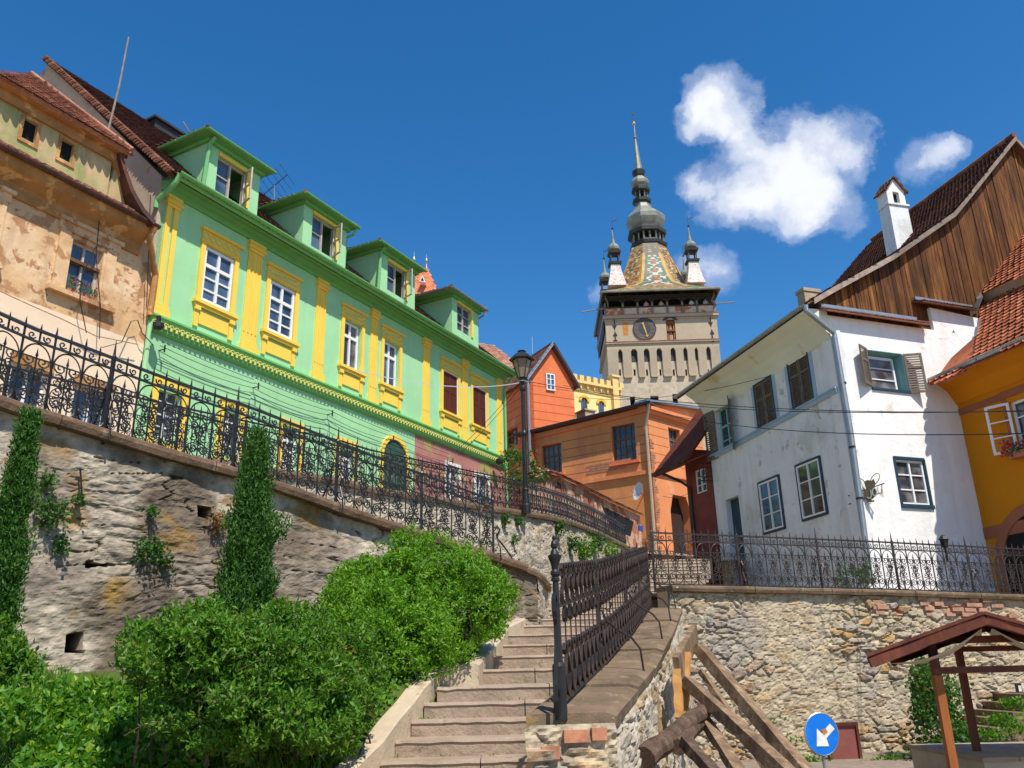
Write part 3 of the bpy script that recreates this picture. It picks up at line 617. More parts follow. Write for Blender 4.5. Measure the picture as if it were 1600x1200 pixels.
# window box on the peach window
t=thing('flower_box',G.pt(w1[0],w1[2],pn+.05),'row of small terracotta pots with purple flowers on the peach house window sill','flower pots')
mb=MB(); fl=MB(); gr=MB()
for k in range(5):
    u=w1[0]+.1+(w1[1]-w1[0]-.2)*k/4; mb.lathe(G.pt(u,w1[2]-.05,pn+.0),[(.035,0),(.05,.09),(.055,.1)],8)
    for j in range(16):
        q=G.pt(u+rnd.uniform(-.08,.08),w1[2]+.05+rnd.uniform(0,.18),pn+rnd.uniform(-.05,.08)); gr.quad(q,q+Vector((.03,0,.02)),q+Vector((.02,.0,.05)),q+Vector((-.01,0,.03)))
    for j in range(2): fl.lathe(G.pt(u+rnd.uniform(-.07,.07),w1[2]+.15+rnd.uniform(0,.12),pn+.03),[(0,0),(.022,.01),(.022,.03),(0,.035)],6)
for j in range(9):
    u=w1[0]+.05; gr.ribbon([G.pt(u,w1[2]+.05,pn),G.pt(u+.1*j/9+.03,w1[2]+.3,pn+.02),G.pt(u+.05*j,w1[2]+.38-.02*j,pn+.05)],G.n,.02,.003)
parts(mb,'pot',M['terracotta'],t); gr.build('foliage',M['weed'],t); parts(fl,'flower',M['pinkf'],t)
# ================================================================ WHITE HOUSE with timber gable
C0=P(1353,880,22); WA=-15.
WL=Fr((C0.x,C0.y),az((C0.x,C0.y),WA,8.2)); WFr=Fr((C0.x,C0.y),az((C0.x,C0.y),70,9))
wh=thing('white_house',(C0.x,C0.y,1.5),'white limewashed house with a dark weathered timber gable and slatted shutters','house')
# left facade (shaded)
WLL=WL.at(1109,700)[0]
su=[rect(WL,(1228,560),(1275,630),(1261,548),(1240,641)),rect(WL,(1176,602),(1215,665),(1206,586),(1186,671))]
swz=(sum(r[2] for r in su)/2,sum(r[3] for r in su)/2)
so=rect(WL,(1117,640),(1147,700),(1139,628),(1123,714))
lo=[rect(WL,(1247,727),(1289,803),(1285,713),(1253,814)),rect(WL,(1188,755),(1224,826),(1220,742),(1193,834))]
dr=rect(WL,(1132,782),(1158,835),(1156,773),(1140,835)); 
print('WL',WLL,su,so,lo,dr)
zec=(WL.at(1245,492,.75)[1]+WL.at(1056,616,.75)[1])/2; print('eave',WL.at(1245,492,.75),WL.at(1056,616,.75),'belt',WL.at(1312,605),WL.at(1106,720))
zbl=[WL.at(1312,605),WL.at(1106,720)]
holes=[(r[0],r[1],r[2],r[3]) for r in su+[so]+lo]+[(dr[0],dr[1],1.3,dr[3])]
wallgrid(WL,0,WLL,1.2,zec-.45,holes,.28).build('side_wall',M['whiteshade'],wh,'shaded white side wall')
# cove soffit
mb=MB()
pr=[(0,zec-.95),(.1,zec-.72),(.24,zec-.5),(.45,zec-.3),(.72,zec-.12),(.72,zec-.04),(0,zec-.04)]
profile(mb,WL,-.02,WLL+.1,pr); mb.build('cove',M['cove'],wh)
gutter(WL,-.25,WLL+.75,zec,.80,.085).build('gutter',M['zinc'],wh)
MB().box(WL,-.2,WLL+.7,zec-.1,zec+.02,.70,.735).build('fascia',M['darkwood'],wh)
def slant(mb,fr,u0,z0,u1,z1,h,n0,n1):
    return mb.hexa([fr.pt(u0,z0,n0),fr.pt(u1,z1,n0),fr.pt(u1,z1,n1),fr.pt(u0,z0,n1)],[fr.pt(u0,z0+h,n0),fr.pt(u1,z1+h,n0),fr.pt(u1,z1+h,n1),fr.pt(u0,z0+h,n1)])
mb=MB(); (ua,za),(ub,zb_)=zbl; zm=(za+zb_)/2; slant(mb,WL,.02,za*.6+zm*.4-.1,WLL,zb_*.6+zm*.4-.1,.13,0,.06); slant(mb,WL,.02,za*.6+zm*.4+.03,WLL,zb_*.6+zm*.4+.03,.04,0,.10); mb.build('string_course',M['bluetrim'],wh)
def louver(mb,fr,u0,u1,z0,z1,n,nl=11,split=.62):
    t=.035
    for (p,q) in ((u0,u0+.06),(u1-.06,u1)): mb.box(fr,p,q,z0,z1,n-t,n)
    for zz in (z0,z0+(z1-z0)*split,z1-.07): mb.box(fr,u0+.06,u1-.06,zz,zz+.07,n-t,n)
    k=int((z1-z0)/.085)
    for j in range(k):
        zz=z0+.08+(z1-z0-.16)*(j+.5)/k
        mb.hexa([fr.pt(u0+.06,zz-.03,n-.004),fr.pt(u1-.06,zz-.03,n-.004),fr.pt(u1-.06,zz+.02,n-t),fr.pt(u0+.06,zz+.02,n-t)],[fr.pt(u0+.06,zz-.018,n-.004),fr.pt(u1-.06,zz-.018,n-.004),fr.pt(u1-.06,zz+.032,n-t),fr.pt(u0+.06,zz+.032,n-t)])
for r in su:
    a,b,c,d=r; mb=MB(); mb.box(WL,a-.16,a,c-.05,d+.14,.0,.015); mb.box(WL,b,b+.16,c-.05,d+.14,.0,.015); mb.box(WL,a,b,d,d+.14,0,.015); mb.build('painted_border',M['bluetrim'],wh)
    mb=MB(); mb.box(WL,a,a+.05,c,d,-.1,.03); mb.box(WL,b-.05,b,c,d,-.1,.03); mb.box(WL,a,b,d-.05,d,-.1,.03); mb.box(WL,a,b,c,c+.05,-.1,.03); fo=mb.build('window_frame',M['bluedk'],wh)
    mb=MB(); m=(a+b)/2; louver(mb,WL,a+.05,m-.01,c+.05,d-.05,.01); louver(mb,WL,m+.01,b-.05,c+.05,d-.05,.01); mb.box(WL,a+.05,b-.05,c+.05,d-.05,-.08,-.06); mb.build('shutter',M['shutgrey'],fo)
a,b,c,d=so; window(WL,a,b,c,d,wh,-.2,2,2,'teal','glass',.07,.04,transom=.6)
def leaf_shut(fr,u,z0,z1,L,ang,sgn,parent,n0=.02):
    h=fr.pt(u,0,n0); dv=fr.d*(sgn*math.cos(R(ang)))+fr.n*math.sin(R(ang)); f2=Fr((h.x,h.y),(h.x+dv.x,h.y+dv.y)); mb=MB(); louver(mb,f2,0,L,z0,z1,.018); mb.build('open_shutter',M['shutgrey'],parent)
leaf_shut(WL,b+.02,c-.05,d+.02,(b-a)*.6,8,1,wh); leaf_shut(WL,a-.02,c-.05,d+.05,(b-a)*.5,32,-1,wh)
for r in lo:
    a,b,c,d=r; w=window(WL,a+.03,b-.03,c+.03,d-.03,wh,.02,2,3,'frame','glassy',.05,.03)
    mb=MB(); mb.box(WL,a-.05,a+.03,c-.03,d+.03,-.05,.04); mb.box(WL,b-.03,b+.05,c-.03,d+.03,-.05,.04); mb.box(WL,a,b,d-.03,d+.04,-.05,.05); mb.box(WL,a,b,c-.04,c+.03,-.05,.05); mb.build('window_casing',M['bluedk'],wh)
a,b,c,d=dr; MB().box(WL,a,b,1.3,d,-.27,-.2).box(WL,a+.1,b-.1,1.4,d-.9,-.2,-.17).build('door',M['bluedk'],wh)
# sunlit front
WFL=WFr.at(1545,860)[0]; f1=rect(WFr,(1354,546),(1421,611),(1407,552),(1362,606)); f2=rect(WFr,(1395,716),(1457,793),(1444,718),(1410,790))
f1=(f1[0]+.0,f1[1]+.02,f1[2],f1[3])
ztop=(WFr.at(1290,493)[1]+WFr.at(1440,512)[1])/2; print('front',WFL,f1,f2,'ztop',WFr.at(1290,493),WFr.at(1440,512),WFr.at(1520,500),WFr.at(1520,560),WFr.at(1450,600),'gable',WFr.at(1289,460),WFr.at(1386,407),WFr.at(1482,340),WFr.at(1497,322),WFr.at(1576,223),WFr.at(1600,262))
wallgrid(WFr,0,WFL+1.6,1.2,ztop,[f1,f2],.42,0).build('front_wall',M['white'],wh)
MB().box(WFr,0,WFL,1.2,ztop,-7.5,-.36).build('rear_wall',M['white'],wh) if 0 else None
a,b,c,d=f1; w=window(WFr,a+.05,b-.12,c+.05,d-.1,wh,-.3,1,3,'frame','glassc',.06,.03)
mb=MB(); mb.box(WFr,a,a+.02,c,d,-.4,.0); mb.box(WFr,b-.02,b,c,d,-.4,.0); mb.box(WFr,a+.02,b-.02,d-.02,d,-.4,.0); mb.build('window_reveal',M['teal'],wh); MB().box(WFr,a-.03,b+.03,c-.07,c-.0,-.3,.05).build('sill',M['bluedk'],wh)
leaf_shut(WFr,a-.0,c+.02,d+.02,.5,26,-1,wh); leaf_shut(WFr,b+.0,c-.06,d-.02,.5,28,1,wh)
a,b,c,d=f2; window(WFr,a+.05,b-.03,c+.05,d-.03,wh,-.08,2,3,'frame','glassc',.06,.035)
mb=MB(); mb.box(WFr,a-.03,a+.05,c-.02,d+.02,-.3,.02); mb.box(WFr,b-.03,b+.03,c-.02,d+.02,-.3,.01); mb.box(WFr,a,b,d-.03,d+.05,-.3,.02); mb.box(WFr,a-.03,b+.03,c-.06,c+.05,-.3,.05); mb.build('window_casing',M['bluedk'],wh)
mb=MB(); mb.ext(WFr,[(WFr.at(1515,640)[0],WFr.at(1515,640)[1]),(WFL+.25,1.2),(WFL-.5,1.2)],0,.22) if 0 else None
# downpipe at the corner
mb=MB(); gx=WL.pt(-.2,zec,.8); q1=WFr.p3(1303,520,.12); 
mb.tube([gx-Z*.05,gx-Z*.2,q1,q1-Z*.15,WFr.p3(1330,680,.12),WFr.p3(1345,790,.12),WFr.p3(1356,880,.12)-Z*.5],.075,9)
mb.build('downpipe',M['zinc'],wh)
mb=MB(); 
for y,x in ((700,1332),(780,1343),(600,1318)): q=WFr.p3(x,y,.12); mb.lathe(q,[(.085,0),(.085,.05)],9)
parts(mb,'pipe_clamp',M['iron'],wh)
# small pent roof over the front wall
pA=WFr.p3(1279,488,.28); pB=WFr.p3(1462,520,.28); 
ub=WFr.at(1456,516,.28)[0]; zc_=ztop+.03
tl=tiles([WFr.pt(-.25,zc_+.0,.32),WFr.pt(ub,zc_,.32),WFr.pt(ub,zc_+.2,-.12),WFr.pt(-.25,zc_+.2,-.12)],Z,.11,.12,.018,.5,False,thick=.05); tl.build('pent_roof',M['tile_pink'],wh)
mb=MB(); slant(mb,WFr,-.2,zc_+.19,ub-.25,zc_+.19,.09,-.12,.06); mb.build('flashing',M['zinc'],wh)
# raised white parapet piece by the orange roof
par=[WFr.at(1450,478),WFr.at(1534,500),WFr.at(1524,545),WFr.at(1505,580),WFr.at(1480,597),WFr.at(1432,612),WFr.at(1456,540)]
uu=WFr.at(1452,478)[0]
par=[(uu,ztop-.05),WFr.at(1432,606),WFr.at(1480,594),WFr.at(1505,575),WFr.at(1522,545),(WFr.at(1534,500)[0],WFr.at(1534,500)[1]),(uu,WFr.at(1450,480)[1])]
par=[(uu,ztop-.25),(WFL+.1,ztop-.25),(WFL+.4,ztop+.1),WFr.at(1530,575),WFr.at(1545,540),(WFr.at(1540,500)),(uu,WFr.at(1450,480)[1])]
MB().ext(WFr,par,-.4,.004).build('parapet_wall',M['white'],wh)
z2=(WFr.at(1440,466,.25)[1]+WFr.at(1530,488,.25)[1])/2; ua2=WFr.at(1440,470,.25)[0]; ub2=WFr.at(1532,492,.25)[0]
tiles([WFr.pt(ua2,z2,.3),WFr.pt(ub2,z2,.3),WFr.pt(ub2,z2+.16,-.1),WFr.pt(ua2,z2+.16,-.1)],Z,.11,.12,.018,.5,False,thick=.05).build('pent_roof',M['tile_brown'],wh)
mb=MB(); slant(mb,WFr,ua2,z2+.15,ub2,z2+.15,.09,-.1,.05); mb.build('flashing',M['zinc'],wh)
# timber gable: boards
gn=-.12; vp=[WFr.at(1262,476,gn),WFr.at(1289,460,gn),WFr.at(1386,407,gn),WFr.at(1482,340,gn),WFr.at(1497,322,gn),WFr.at(1576,223,gn)]
apex=vp[-1]; vr=[(2*apex[0]-u,z) for u,z in vp[::-1][1:]]
prof=vp+vr
def topz(u):
    for (a,za),(b,zb2) in zip(prof,prof[1:]):
        if a<=u<=b: return za+(zb2-za)*(u-a)/(b-a)
    return -1
mb=MB(); u=vp[0][0]+.35
while u<apex[0]*2-vp[0][0]-.4:
    w=rnd.uniform(.13,.26); t0,t1=topz(u),topz(u+w-.02); j=rnd.uniform(0,.02)
    if t0>ztop-.1: mb.ext(WFr,[(u,ztop-.12),(u+w-.015,ztop-.12),(u+w-.015,t1-.1),(u,t0-.1)],gn-.04,gn+j); 
    if rnd.random()<.25: mb.ext(WFr,[(u+w-.04,ztop-.12),(u+w+.02,ztop-.12),(u+w+.02,t1-.08),(u+w-.04,t1-.1)],gn+j,gn+j+.025)
    u+=w
mb.build('gable_boarding',M['gable_wood'],wh)
MB().ext(WFr,[(vp[0][0]+.3,ztop-.12)]+[(u,z-.12) for u,z in prof[1:-1]]+[(prof[-1][0]-.3,ztop-.12)],gn-.2,gn-.06).build('gable_backing',M['darkwood'],wh)
mb=MB(); dback=(WL.d)
for (a,za),(b,zb2) in zip(prof,prof[1:]):
    mb.ext(WFr,[(a,za-.1),(b,zb2-.1),(b,zb2+.07),(a,za+.07)],gn+.25,gn+.29)
mb.build('verge_board',M['greyplank'],wh)
LB=WLL+.5
for side,pl in ((0,vp),(1,vr)):
    pts=pl if side==0 else [apex]+vr
    mb=MB()
    for (a,za),(b,zb2) in zip(pts,pts[1:]):
        if math.hypot(b-a,zb2-za)<.05: continue
        q=[WFr.pt(a,za+.08,gn+.27),WFr.pt(b,zb2+.08,gn+.27)]; q=[q[0],q[1],q[1]+dback*LB,q[0]+dback*LB]
        t=tiles(q,Z,.18,.15,.03,.5,thick=.1); i=len(mb.v); mb.v+=t.v; mb.f+=[tuple(i+k for k in f) for f in t.f]; mb.c+=t.c
    mb.build('roof',M['tile_dark'] if side==0 else M['tile_brown'],wh)
# sprocket roof strip joining roof foot to gutter
f0=WFr.pt(vp[0][0],vp[0][1]+.06,gn+.25); e0=WL.pt(-.2,zec+.03,.74)
t=tiles([e0,e0+dback*(LB+.3),f0+dback*LB,f0],Z,.18,.15,.03,.4,thick=.05) if 1 else None; t.build('eave_tiles',M['tile_brown'],wh)
rp=WFr.pt(apex[0],apex[1]+.15,gn+.27); mb=MB()
for k in range(int(LB/.35)): q=rp+dback*(.35*k); mb.tube([q,q+dback*.38+Z*.02],.11,7,r1=.09)
mb.build('ridge_tiles',M['tile_brown'],wh)
# whitewashed chimney with tiled cap
cA=P(1398,372,26.4); CF=Fr((cA.x,cA.y),az((cA.x,cA.y),75,1)); 
ch=MB(); cw=CF.at(1428,345)[0]; cl=CF.at(1398,300)[0]; zt1=CF.at(1411,322)[1]; zt2=CF.at(1405,282)[1]
c0,c1=CF.at(1389,320)[0],CF.at(1420,320)[0]
c1=c0+(c1-c0)*.92; dep=(c1-c0)*.72; zb1=CF.at(1398,372)[1]-1.6
ch.hexa([CF.pt(c0-.02,zb1,0),CF.pt(c1+.02,zb1,0),CF.pt(c1+.02,zb1,-dep),CF.pt(c0-.02,zb1,-dep)],[CF.pt(c0,zt1,0),CF.pt(c1,zt1,0),CF.pt(c1,zt1,-dep+.03),CF.pt(c0,zt1,-dep+.03)])
ch.box(CF,c0-.05,c1+.05,zt1,zt1+.07,-dep-.02,.05); cho=None
cho=ch.build('chimney',M['whiteshade'],wh)
m=(c0+c1)/2; h=zt2-zt1-.07; mb=wallgrid(CF,c0+.02,c1-.02,zt1+.07,zt1+.07+h*.6,[(m-.13,m+.13,zt1+.12,zt1+.07+h*.5)],.15,-.02,.15)
mb.box(CF,c0+.02,c1-.02,zt1+.07,zt1+.07+h*.6,-dep,-.175); mb.ext(CF,[(c0,zt1+.07+h*.6),(c1,zt1+.07+h*.6),(m,zt1+.07+h*1.05)],-dep,-.025); mb.build('chimney_head',M['white'],cho)
MB().box(CF,m-.13,m+.13,zt1+.12,zt1+.07+h*.5,-.172,-.16).build('smoke_hole',M['dark'],cho)
mb=MB()
for s1 in (-1,1):
    e_=c0-.06 if s1<0 else c1+.06
    t=tiles([CF.pt(e_,zt1+.07+h*.52,.08),CF.pt(e_,zt1+.07+h*.52,-dep-.08),CF.pt(m,zt1+.1+h*1.1,-dep-.08),CF.pt(m,zt1+.1+h*1.1,.08)],Z,.16,.14,.03,.4,thick=.03); i=len(mb.v); mb.v+=t.v; mb.f+=[tuple(i+k for k in f) for f in t.f]; mb.c+=t.c
mb.build('chimney_cap',M['tile_brown'],cho)
# tiny brick chimney near the gutter end
cA=P(1268,463,23.4); CG=Fr((cA.x,cA.y),az((cA.x,cA.y),72,1)); MB().box(CG,CG.at(1257,460)[0],CG.at(1281,460)[0],CG.at(1270,470)[1]-.8,CG.at(1270,456)[1],-.35,0).box(CG,CG.at(1257,460)[0]-.03,CG.at(1281,460)[0]+.03,CG.at(1270,456)[1],CG.at(1270,451)[1],-.38,.03).build('brick_chimney',M['grout'],wh)
# iron shop sign on the corner, reading JOU (first letters turned edge-on)
sb=WFr.p3(1334,775,.02)
SG=Fr((WL.pt(0,0).x,WL.pt(0,0).y),(WL.pt(0,0).x-.55*0+WFr.d.x*0+.9*1,WL.pt(0,0).y-.25))
q0=WL.pt(.25,0,.06); SG=Fr((q0.x,q0.y),az((q0.x,q0.y),118,1.4))
sg=thing('hanging_sign',q0+Z*SG.at(1340,770)[1],'wrought iron bracket sign with olive teapot plate and letters at the white house corner','sign')
mb=MB(); S=lambda x,y,n=0:SG.p3(x,y,n)
mb.tube([S(1325,775),S(1382,755)],.016,4); mb.tube([S(1326,788),S(1376,770)],.016,4); mb.tube([S(1334,764),S(1336,801)],.022,4); mb.tube([S(1377,771),S(1378,757)],.012,4)
for (cx,cy,sx) in ((1347,757,-1),(1367,749,1)):
    pts=[]
    for k in range(15):
        t_=2*math.pi*k/14; ex,ey=5.5*math.cos(t_),10.5*math.sin(t_); an_=.55*sx; pts.append(S(cx+ex*math.cos(an_)-ey*math.sin(an_),cy+ex*math.sin(an_)+ey*math.cos(an_)))
    mb.tube(pts,.012,4)
mb.build('bracket',M['iron'],sg)
pl=[(1350,753),(1355,750),(1362,751),(1365,748),(1368,755),(1366,763),(1370,768),(1368,775),(1363,780),(1361,779),(1363,782),(1366,781),(1366,784),(1356,785),(1355,782),(1352,778),(1350,770),(1353,763)]
mb=MB(); mb.ext(SG,[SG.at(x,y) for x,y in pl],-.012,.012); mb.build('plate',M['signiron'],sg)
def letters(fr,txt,u,z,h,w,n,mt,parent,sl=0):
    mb=MB(); x=u
    G_={'J':[[(1,1),(1,.2),(.7,0),(.3,0),(0,.25)]],'O':[[(.5+.5*math.cos(a*.5236),.5+.5*math.sin(a*.5236)) for a in range(13)]],'U':[[(0,1),(0,.3),(.25,0),(.75,0),(1,.3),(1,1)]],'B':[[(0,0),(0,1),(.7,.95),(.8,.75),(.6,.52),(0,.5)],[(.6,.52),(1,.35),(.8,.05),(0,0)]],'I':[[(.5,0),(.5,1)]],'V':[[(0,1),(.5,0),(1,1)]],'X':[[(0,0),(1,1)],[(0,1),(1,0)]]}
    for c in txt:
        for st in G_[c]: mb.ribbon([fr.pt(x+a*w,z+b*h+sl*(x+a*w-u),n) for a,b in st],fr.n,.02,h*.13)
        x+=w*1.35
    return mb.build('lettering',mt,parent)
a=SG.at(1356,781); b=SG.at(1378,762); letters(SG,'JOU',a[0],a[1]+.02,.2,(b[0]-a[0])/3.7,.02,M['wirelt'],sg,(b[1]-.16-a[1])/(b[0]-a[0]))
a=SG.at(1339,783); b=SG.at(1352,778); letters(SG,'BI',a[0]+.0,a[1]+.02,.15,(b[0]-a[0])/2.6,.0,M['iron'],sg,.1)
# iron lantern bracket at far left corner
t=thing('wall_bracket',WL.pt(WLL-.1,5,.1),'small black iron sign cage at the far left corner of the white house','bracket')
mb=MB(); Bf=Fr((WL.pt(WLL,0).x,WL.pt(WLL,0).y),az((WL.pt(WLL,0).x,WL.pt(WLL,0).y),-105,1))
for x0,y0,x1,y1 in ((1118,724,1094,724),(1119,751,1094,751),(1112,730,1092,732),(1112,744,1092,745),(1112,728,1112,747),(1106,729,1106,746),(1099,730,1099,746),(1093,730,1093,746)): mb.tube([Bf.p3(x0,y0),Bf.p3(x1,y1)],.02,4)
mb.build('cage',M['iron'],t)
# ================================================================ AMBER HOUSE on the right
aA=WFr.p3(1543,860); AL=Fr(az((aA.x,aA.y),-17,2.6),az((aA.x,aA.y),163,7)); 
if AL.n.x>0: AL=Fr(az((aA.x,aA.y),-17,2.6),az((aA.x,aA.y),163,7),True)
# intersection of amber wall with white front
print('amber',AL.at(1480,640),AL.at(1541,860),AL.at(1600,640),AL.n)
ah=thing('amber_house',AL.pt(3,1.4),'shaded amber yellow house with red clay tile roof and brown painted arch','house')
zga=(AL.at(1430,603,.75)[1]+AL.at(1600,532,.75)[1])/2; print('amber gutter',AL.at(1430,603,.75),AL.at(1600,532,.75))
aw=rect(AL,(1563,635),(1600,700),(1600,620),(1575,713)); aw=(aw[0]+.35,aw[0]+1.35,aw[2],aw[3])
au0=-.3 if AL.at(1600,640)[0]>AL.at(1543,860)[0] else 0; au0=AL.at(1538,860)[0]-.25; AE=AL.at(1600,640)[0]+2.2
ar_c=AL.at(1625,862); ar_u=ar_c[0]; arr=abs(AL.at(1553,862)[0]-ar_u); print('arch',ar_u,arr,aw)
wallgrid(AL,au0,AE,1.2,zga-.3,[aw,(ar_u-arr*.8,ar_u+arr*.8,1.2,2.3)],.3).build('wall',M['amber'],ah)
MB().box(AL,AE-.3,AE,1.2,zga-.1,-6,-.36).build('end_wall',M['amber'],ah)
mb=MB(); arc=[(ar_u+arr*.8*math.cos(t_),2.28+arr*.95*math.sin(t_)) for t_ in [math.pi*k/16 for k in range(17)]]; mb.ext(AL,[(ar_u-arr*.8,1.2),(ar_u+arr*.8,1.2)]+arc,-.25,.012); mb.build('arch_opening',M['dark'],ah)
mb=MB(); ar2=[(ar_u+(arr*.8+.28)*math.cos(t_),2.28+(arr*.95+.28)*math.sin(t_)) for t_ in [math.pi*k/16 for k in range(17)]]
for k in range(16): mb.ext(AL,[arc[k],ar2[k],ar2[k+1],arc[k+1]],.0,.05)
mb.box(AL,ar_u-arr*.8-.28,ar_u-arr*.8,1.2,2.28,0,.05); mb.build('arch_surround',M['maroonband'],ah)
zb3=(AL.at(1530,845)[1]+AL.at(1600,812)[1])/2; mb=MB(); mb.box(AL,au0,AE,zb3-.16,zb3+.16,0,.022); mb.box(AL,au0,AE,zga-1.05,zga-.87,0,.03); parts(mb,'painted_band',M['maroonband'],ah)
a,b,c,d=aw; mb=MB(); mb.box(AL,a-.22,a-.1,c-.1,d+.25,0,.02); mb.box(AL,a-.22,b+.2,d+.25,d+.35,0,.02); mb.build('window_band',M['maroonband'],ah)
window(AL,a,b,c,d,ah,-.1,2,3,'frame','glass',.07,.035)
h=AL.pt(a,0,.03); dv=AL.d*-math.cos(R(25))+AL.n*math.sin(R(25)); SF=Fr((h.x,h.y),(h.x+dv.x,h.y+dv.y)); mb=MB(); L=.62
for (p,q) in ((0,.07),(L-.07,L)): mb.box(SF,p,q,c,d,-.02,.02)
for k in range(4): zz=c+(d-c-.06)*k/3; mb.box(SF,.07,L-.07,zz,zz+(.07 if k in(0,3) else .03),-.02,.02)
mb.build('open_casement',M['frame'],ah)
gutter(AL,AL.at(1430,603,.75)[0],AE,zga,.84,.125).build('gutter',M['zinc'],ah)
mb=MB(); profile(mb,AL,au0,AE,[(0,zga-.75),(.06,zga-.72),(.3,zga-.35),(.7,zga-.1),(.7,zga-.02),(0,zga-.02)]); mb.build('soffit',M['amber'],ah)
# roof plane
pz=AL.pt(0,zga+.05,.75); sl=R(44); rn=(AL.n*math.sin(sl)+Z*math.cos(sl)).normalized(); RP=lambda x,y:onplane(x,y,pz,rn)
rpoly=[RP(1430,602),RP(1640,516),RP(1640,415),RP(1536,470),RP(1534,500),RP(1524,545),RP(1505,578),RP(1480,592)]
tiles(rpoly,Z,.23,.24,.05,.4,thick=.1).build('roof',M['tile_red'],ah)
dn=(AL.n*math.sin(R(30))+Z*math.cos(R(30))).normalized(); q=RP(1534,462)+Z*.0; rise=AL.n*.12+Z*.28
F0,F1=RP(1530,478),RP(1640,428); mb=MB(); mb.hexa([F0,F1,F1-AL.n*.2,F0-AL.n*.2],[F0+rise,F1+rise,F1+rise-AL.n*.3,F0+rise-AL.n*.3]); mb.build('roof_step',M['grout'],ah)
q0=F0+rise; RQ=lambda x,y:onplane(x,y,q0,rn); tiles([q0,F1+rise,RQ(1640,335),RQ(1600,368),RQ(1555,420)],Z,.23,.24,.05,.4,thick=.1).build('upper_roof',M['tile_red'],ah)
mb=MB(); fp=[RP(1478,510)+Z*.02,RP(1490,505)+Z*.1]
fl=[RQ(1640,322),RQ(1600,358),RQ(1560,405),RQ(1522,444)]
mb.ribbon([p+rn*.05 for p in fl],AL.d,.25,.02); mb.ribbon([RQ(1522,444)+rn*.05,RQ(1533,468)+rn*.05,RP(1524,496)+rn*.1],AL.d,.22,.02); mb.build('flashing',M['zinc'],ah)
# geranium box
t=thing('geranium_box',AL.pt(a+.3,c,.25),'terracotta window box of red and magenta geraniums on the amber house','flower box')
mb=MB(); mb.box(AL,a-.1,b,c-.22,c-.05,.08,.3); mb.build('planter',M['terracotta'],t); mb=MB(); gm=MB(); pm=MB()
for k in range(240):
    q=AL.pt(rnd.uniform(a-.25,b),c+rnd.gauss(.02,.09),rnd.uniform(.1,.42)); s_=.035; dd=Vector((rnd.gauss(0,1),rnd.gauss(0,1),rnd.gauss(0,1))).normalized()*s_; ee2=Vector((rnd.gauss(0,1),rnd.gauss(0,1),rnd.gauss(0,1))).normalized()*s_
    gm.quad(q-dd,q+ee2,q+dd,q-ee2)
for k in range(46):
    q=AL.pt(rnd.uniform(a-.3,b),c+rnd.uniform(-.05,.26)-.1*(k%3==0),rnd.uniform(.2,.45)); (mb if k%3 else pm).lathe(q,[(.0,0),(.04,.012),(.045,.035),(0,.06)],6)
gm.build('foliage',M['rose'],t); pm.build('red_blossom',M['flower'],t); mb.build('magenta_blossom',M['pinkf'],t)
# ================================================================ CLOCK TOWER
TD=80; t0=P(952,600,TD); T=Fr((t0.x,t0.y),az((t0.x,t0.y),91.2,12)); TW=T.at(1127,565)[0]
TC=T.pt(TW/2,0,-TW/2*.8)
tw=thing('clock_tower',T.pt(TW/2,14,-5),'tall beige stone clock tower with colourful glazed tile roof, clock face and black onion spire','clock tower')
Zt=lambda y,x=1035,n=0:T.at(x,y,n)[1]
zc=Zt(492); zl=Zt(535); zp2=Zt(585.5); dep=TW*.78
slots=[(965.8,972.8),(986,996),(1006,1015),(1026,1034.7),(1048,1056),(1068,1074.5),(1086,1091),(1104,1111)]
nz=(T.at(1040,500)[0],T.at(1054,500)[0],Zt(531),Zt(500)) 
wallgrid(T,0,TW,zl,zc,[nz],1.0,0,dep).build('upper_wall',M['tower'],tw)
lw=[(T.at(985,620)[0],T.at(993,620)[0],Zt(636),Zt(616)),(T.at(1017,620)[0],T.at(1030,620)[0],Zt(634),Zt(616)),(T.at(1052,620)[0],T.at(1060,620)[0],Zt(634),Zt(614))]
slit=[(T.at(x-1.5,581)[0],T.at(x+1.5,581)[0],Zt(587,x,-.42),Zt(577,x,-.42)) for x in (969.5,992.5,1012,1033,1054,1073.5,1108)]
wallgrid(T,.12,TW-.12,13,zl,lw+slit,.8,-.42,dep-1).build('lower_wall',M['towerlo'],tw,'rubble lower wall')
mb=MB()
for a,b,c,d in lw+slit: mb.box(T,a,b,c,d,-1.0,-.95)
mb.box(T,nz[0],nz[1],nz[2],nz[3],-.98,-.9); parts(mb,'opening_shade_panel',M['dark'],tw)
mb=MB(); xs=[0]+[v for s_ in slots for v in (T.at(s_[0],550)[0],T.at(s_[1],550)[0])]+[TW]
for k in range(0,len(xs),2):
    a,b=xs[k],xs[k+1]; mb.hexa([T.pt(a,zp2,-.7),T.pt(b,zp2,-.7),T.pt(b,zp2,-.30),T.pt(a,zp2,-.30)],[T.pt(a,zl-.6,-.7),T.pt(b,zl-.6,-.7),T.pt(b,zl-.6,-.04),T.pt(a,zl-.6,-.04)])
    mb.box(T,a+.06,b-.02,zp2-.14,zp2,-.72,-.12)
mb.box(T,0,TW,zl-.6,zl,-.74,-.04)
for s_ in slots:
    a,b=T.at(s_[0],550)[0],T.at(s_[1],550)[0]; m=(a+b)/2
    mb.ext(T,[(a,zl-.9),(a,zl-.6),(a+.15,zl-.6)],-.5,-.045); mb.ext(T,[(b,zl-.9),(b,zl-.6),(b-.15,zl-.6)],-.5,-.045)
mb.build('machicolation',M['tower'],tw)
mb=MB()
for s_ in slots: a,b=T.at(s_[0],550)[0],T.at(s_[1],550)[0]; mb.box(T,a+.02,b-.02,zl-1.9,zl-.62,-.46,-.405)
parts(mb,'murder_hole',M['darkwood'],tw)
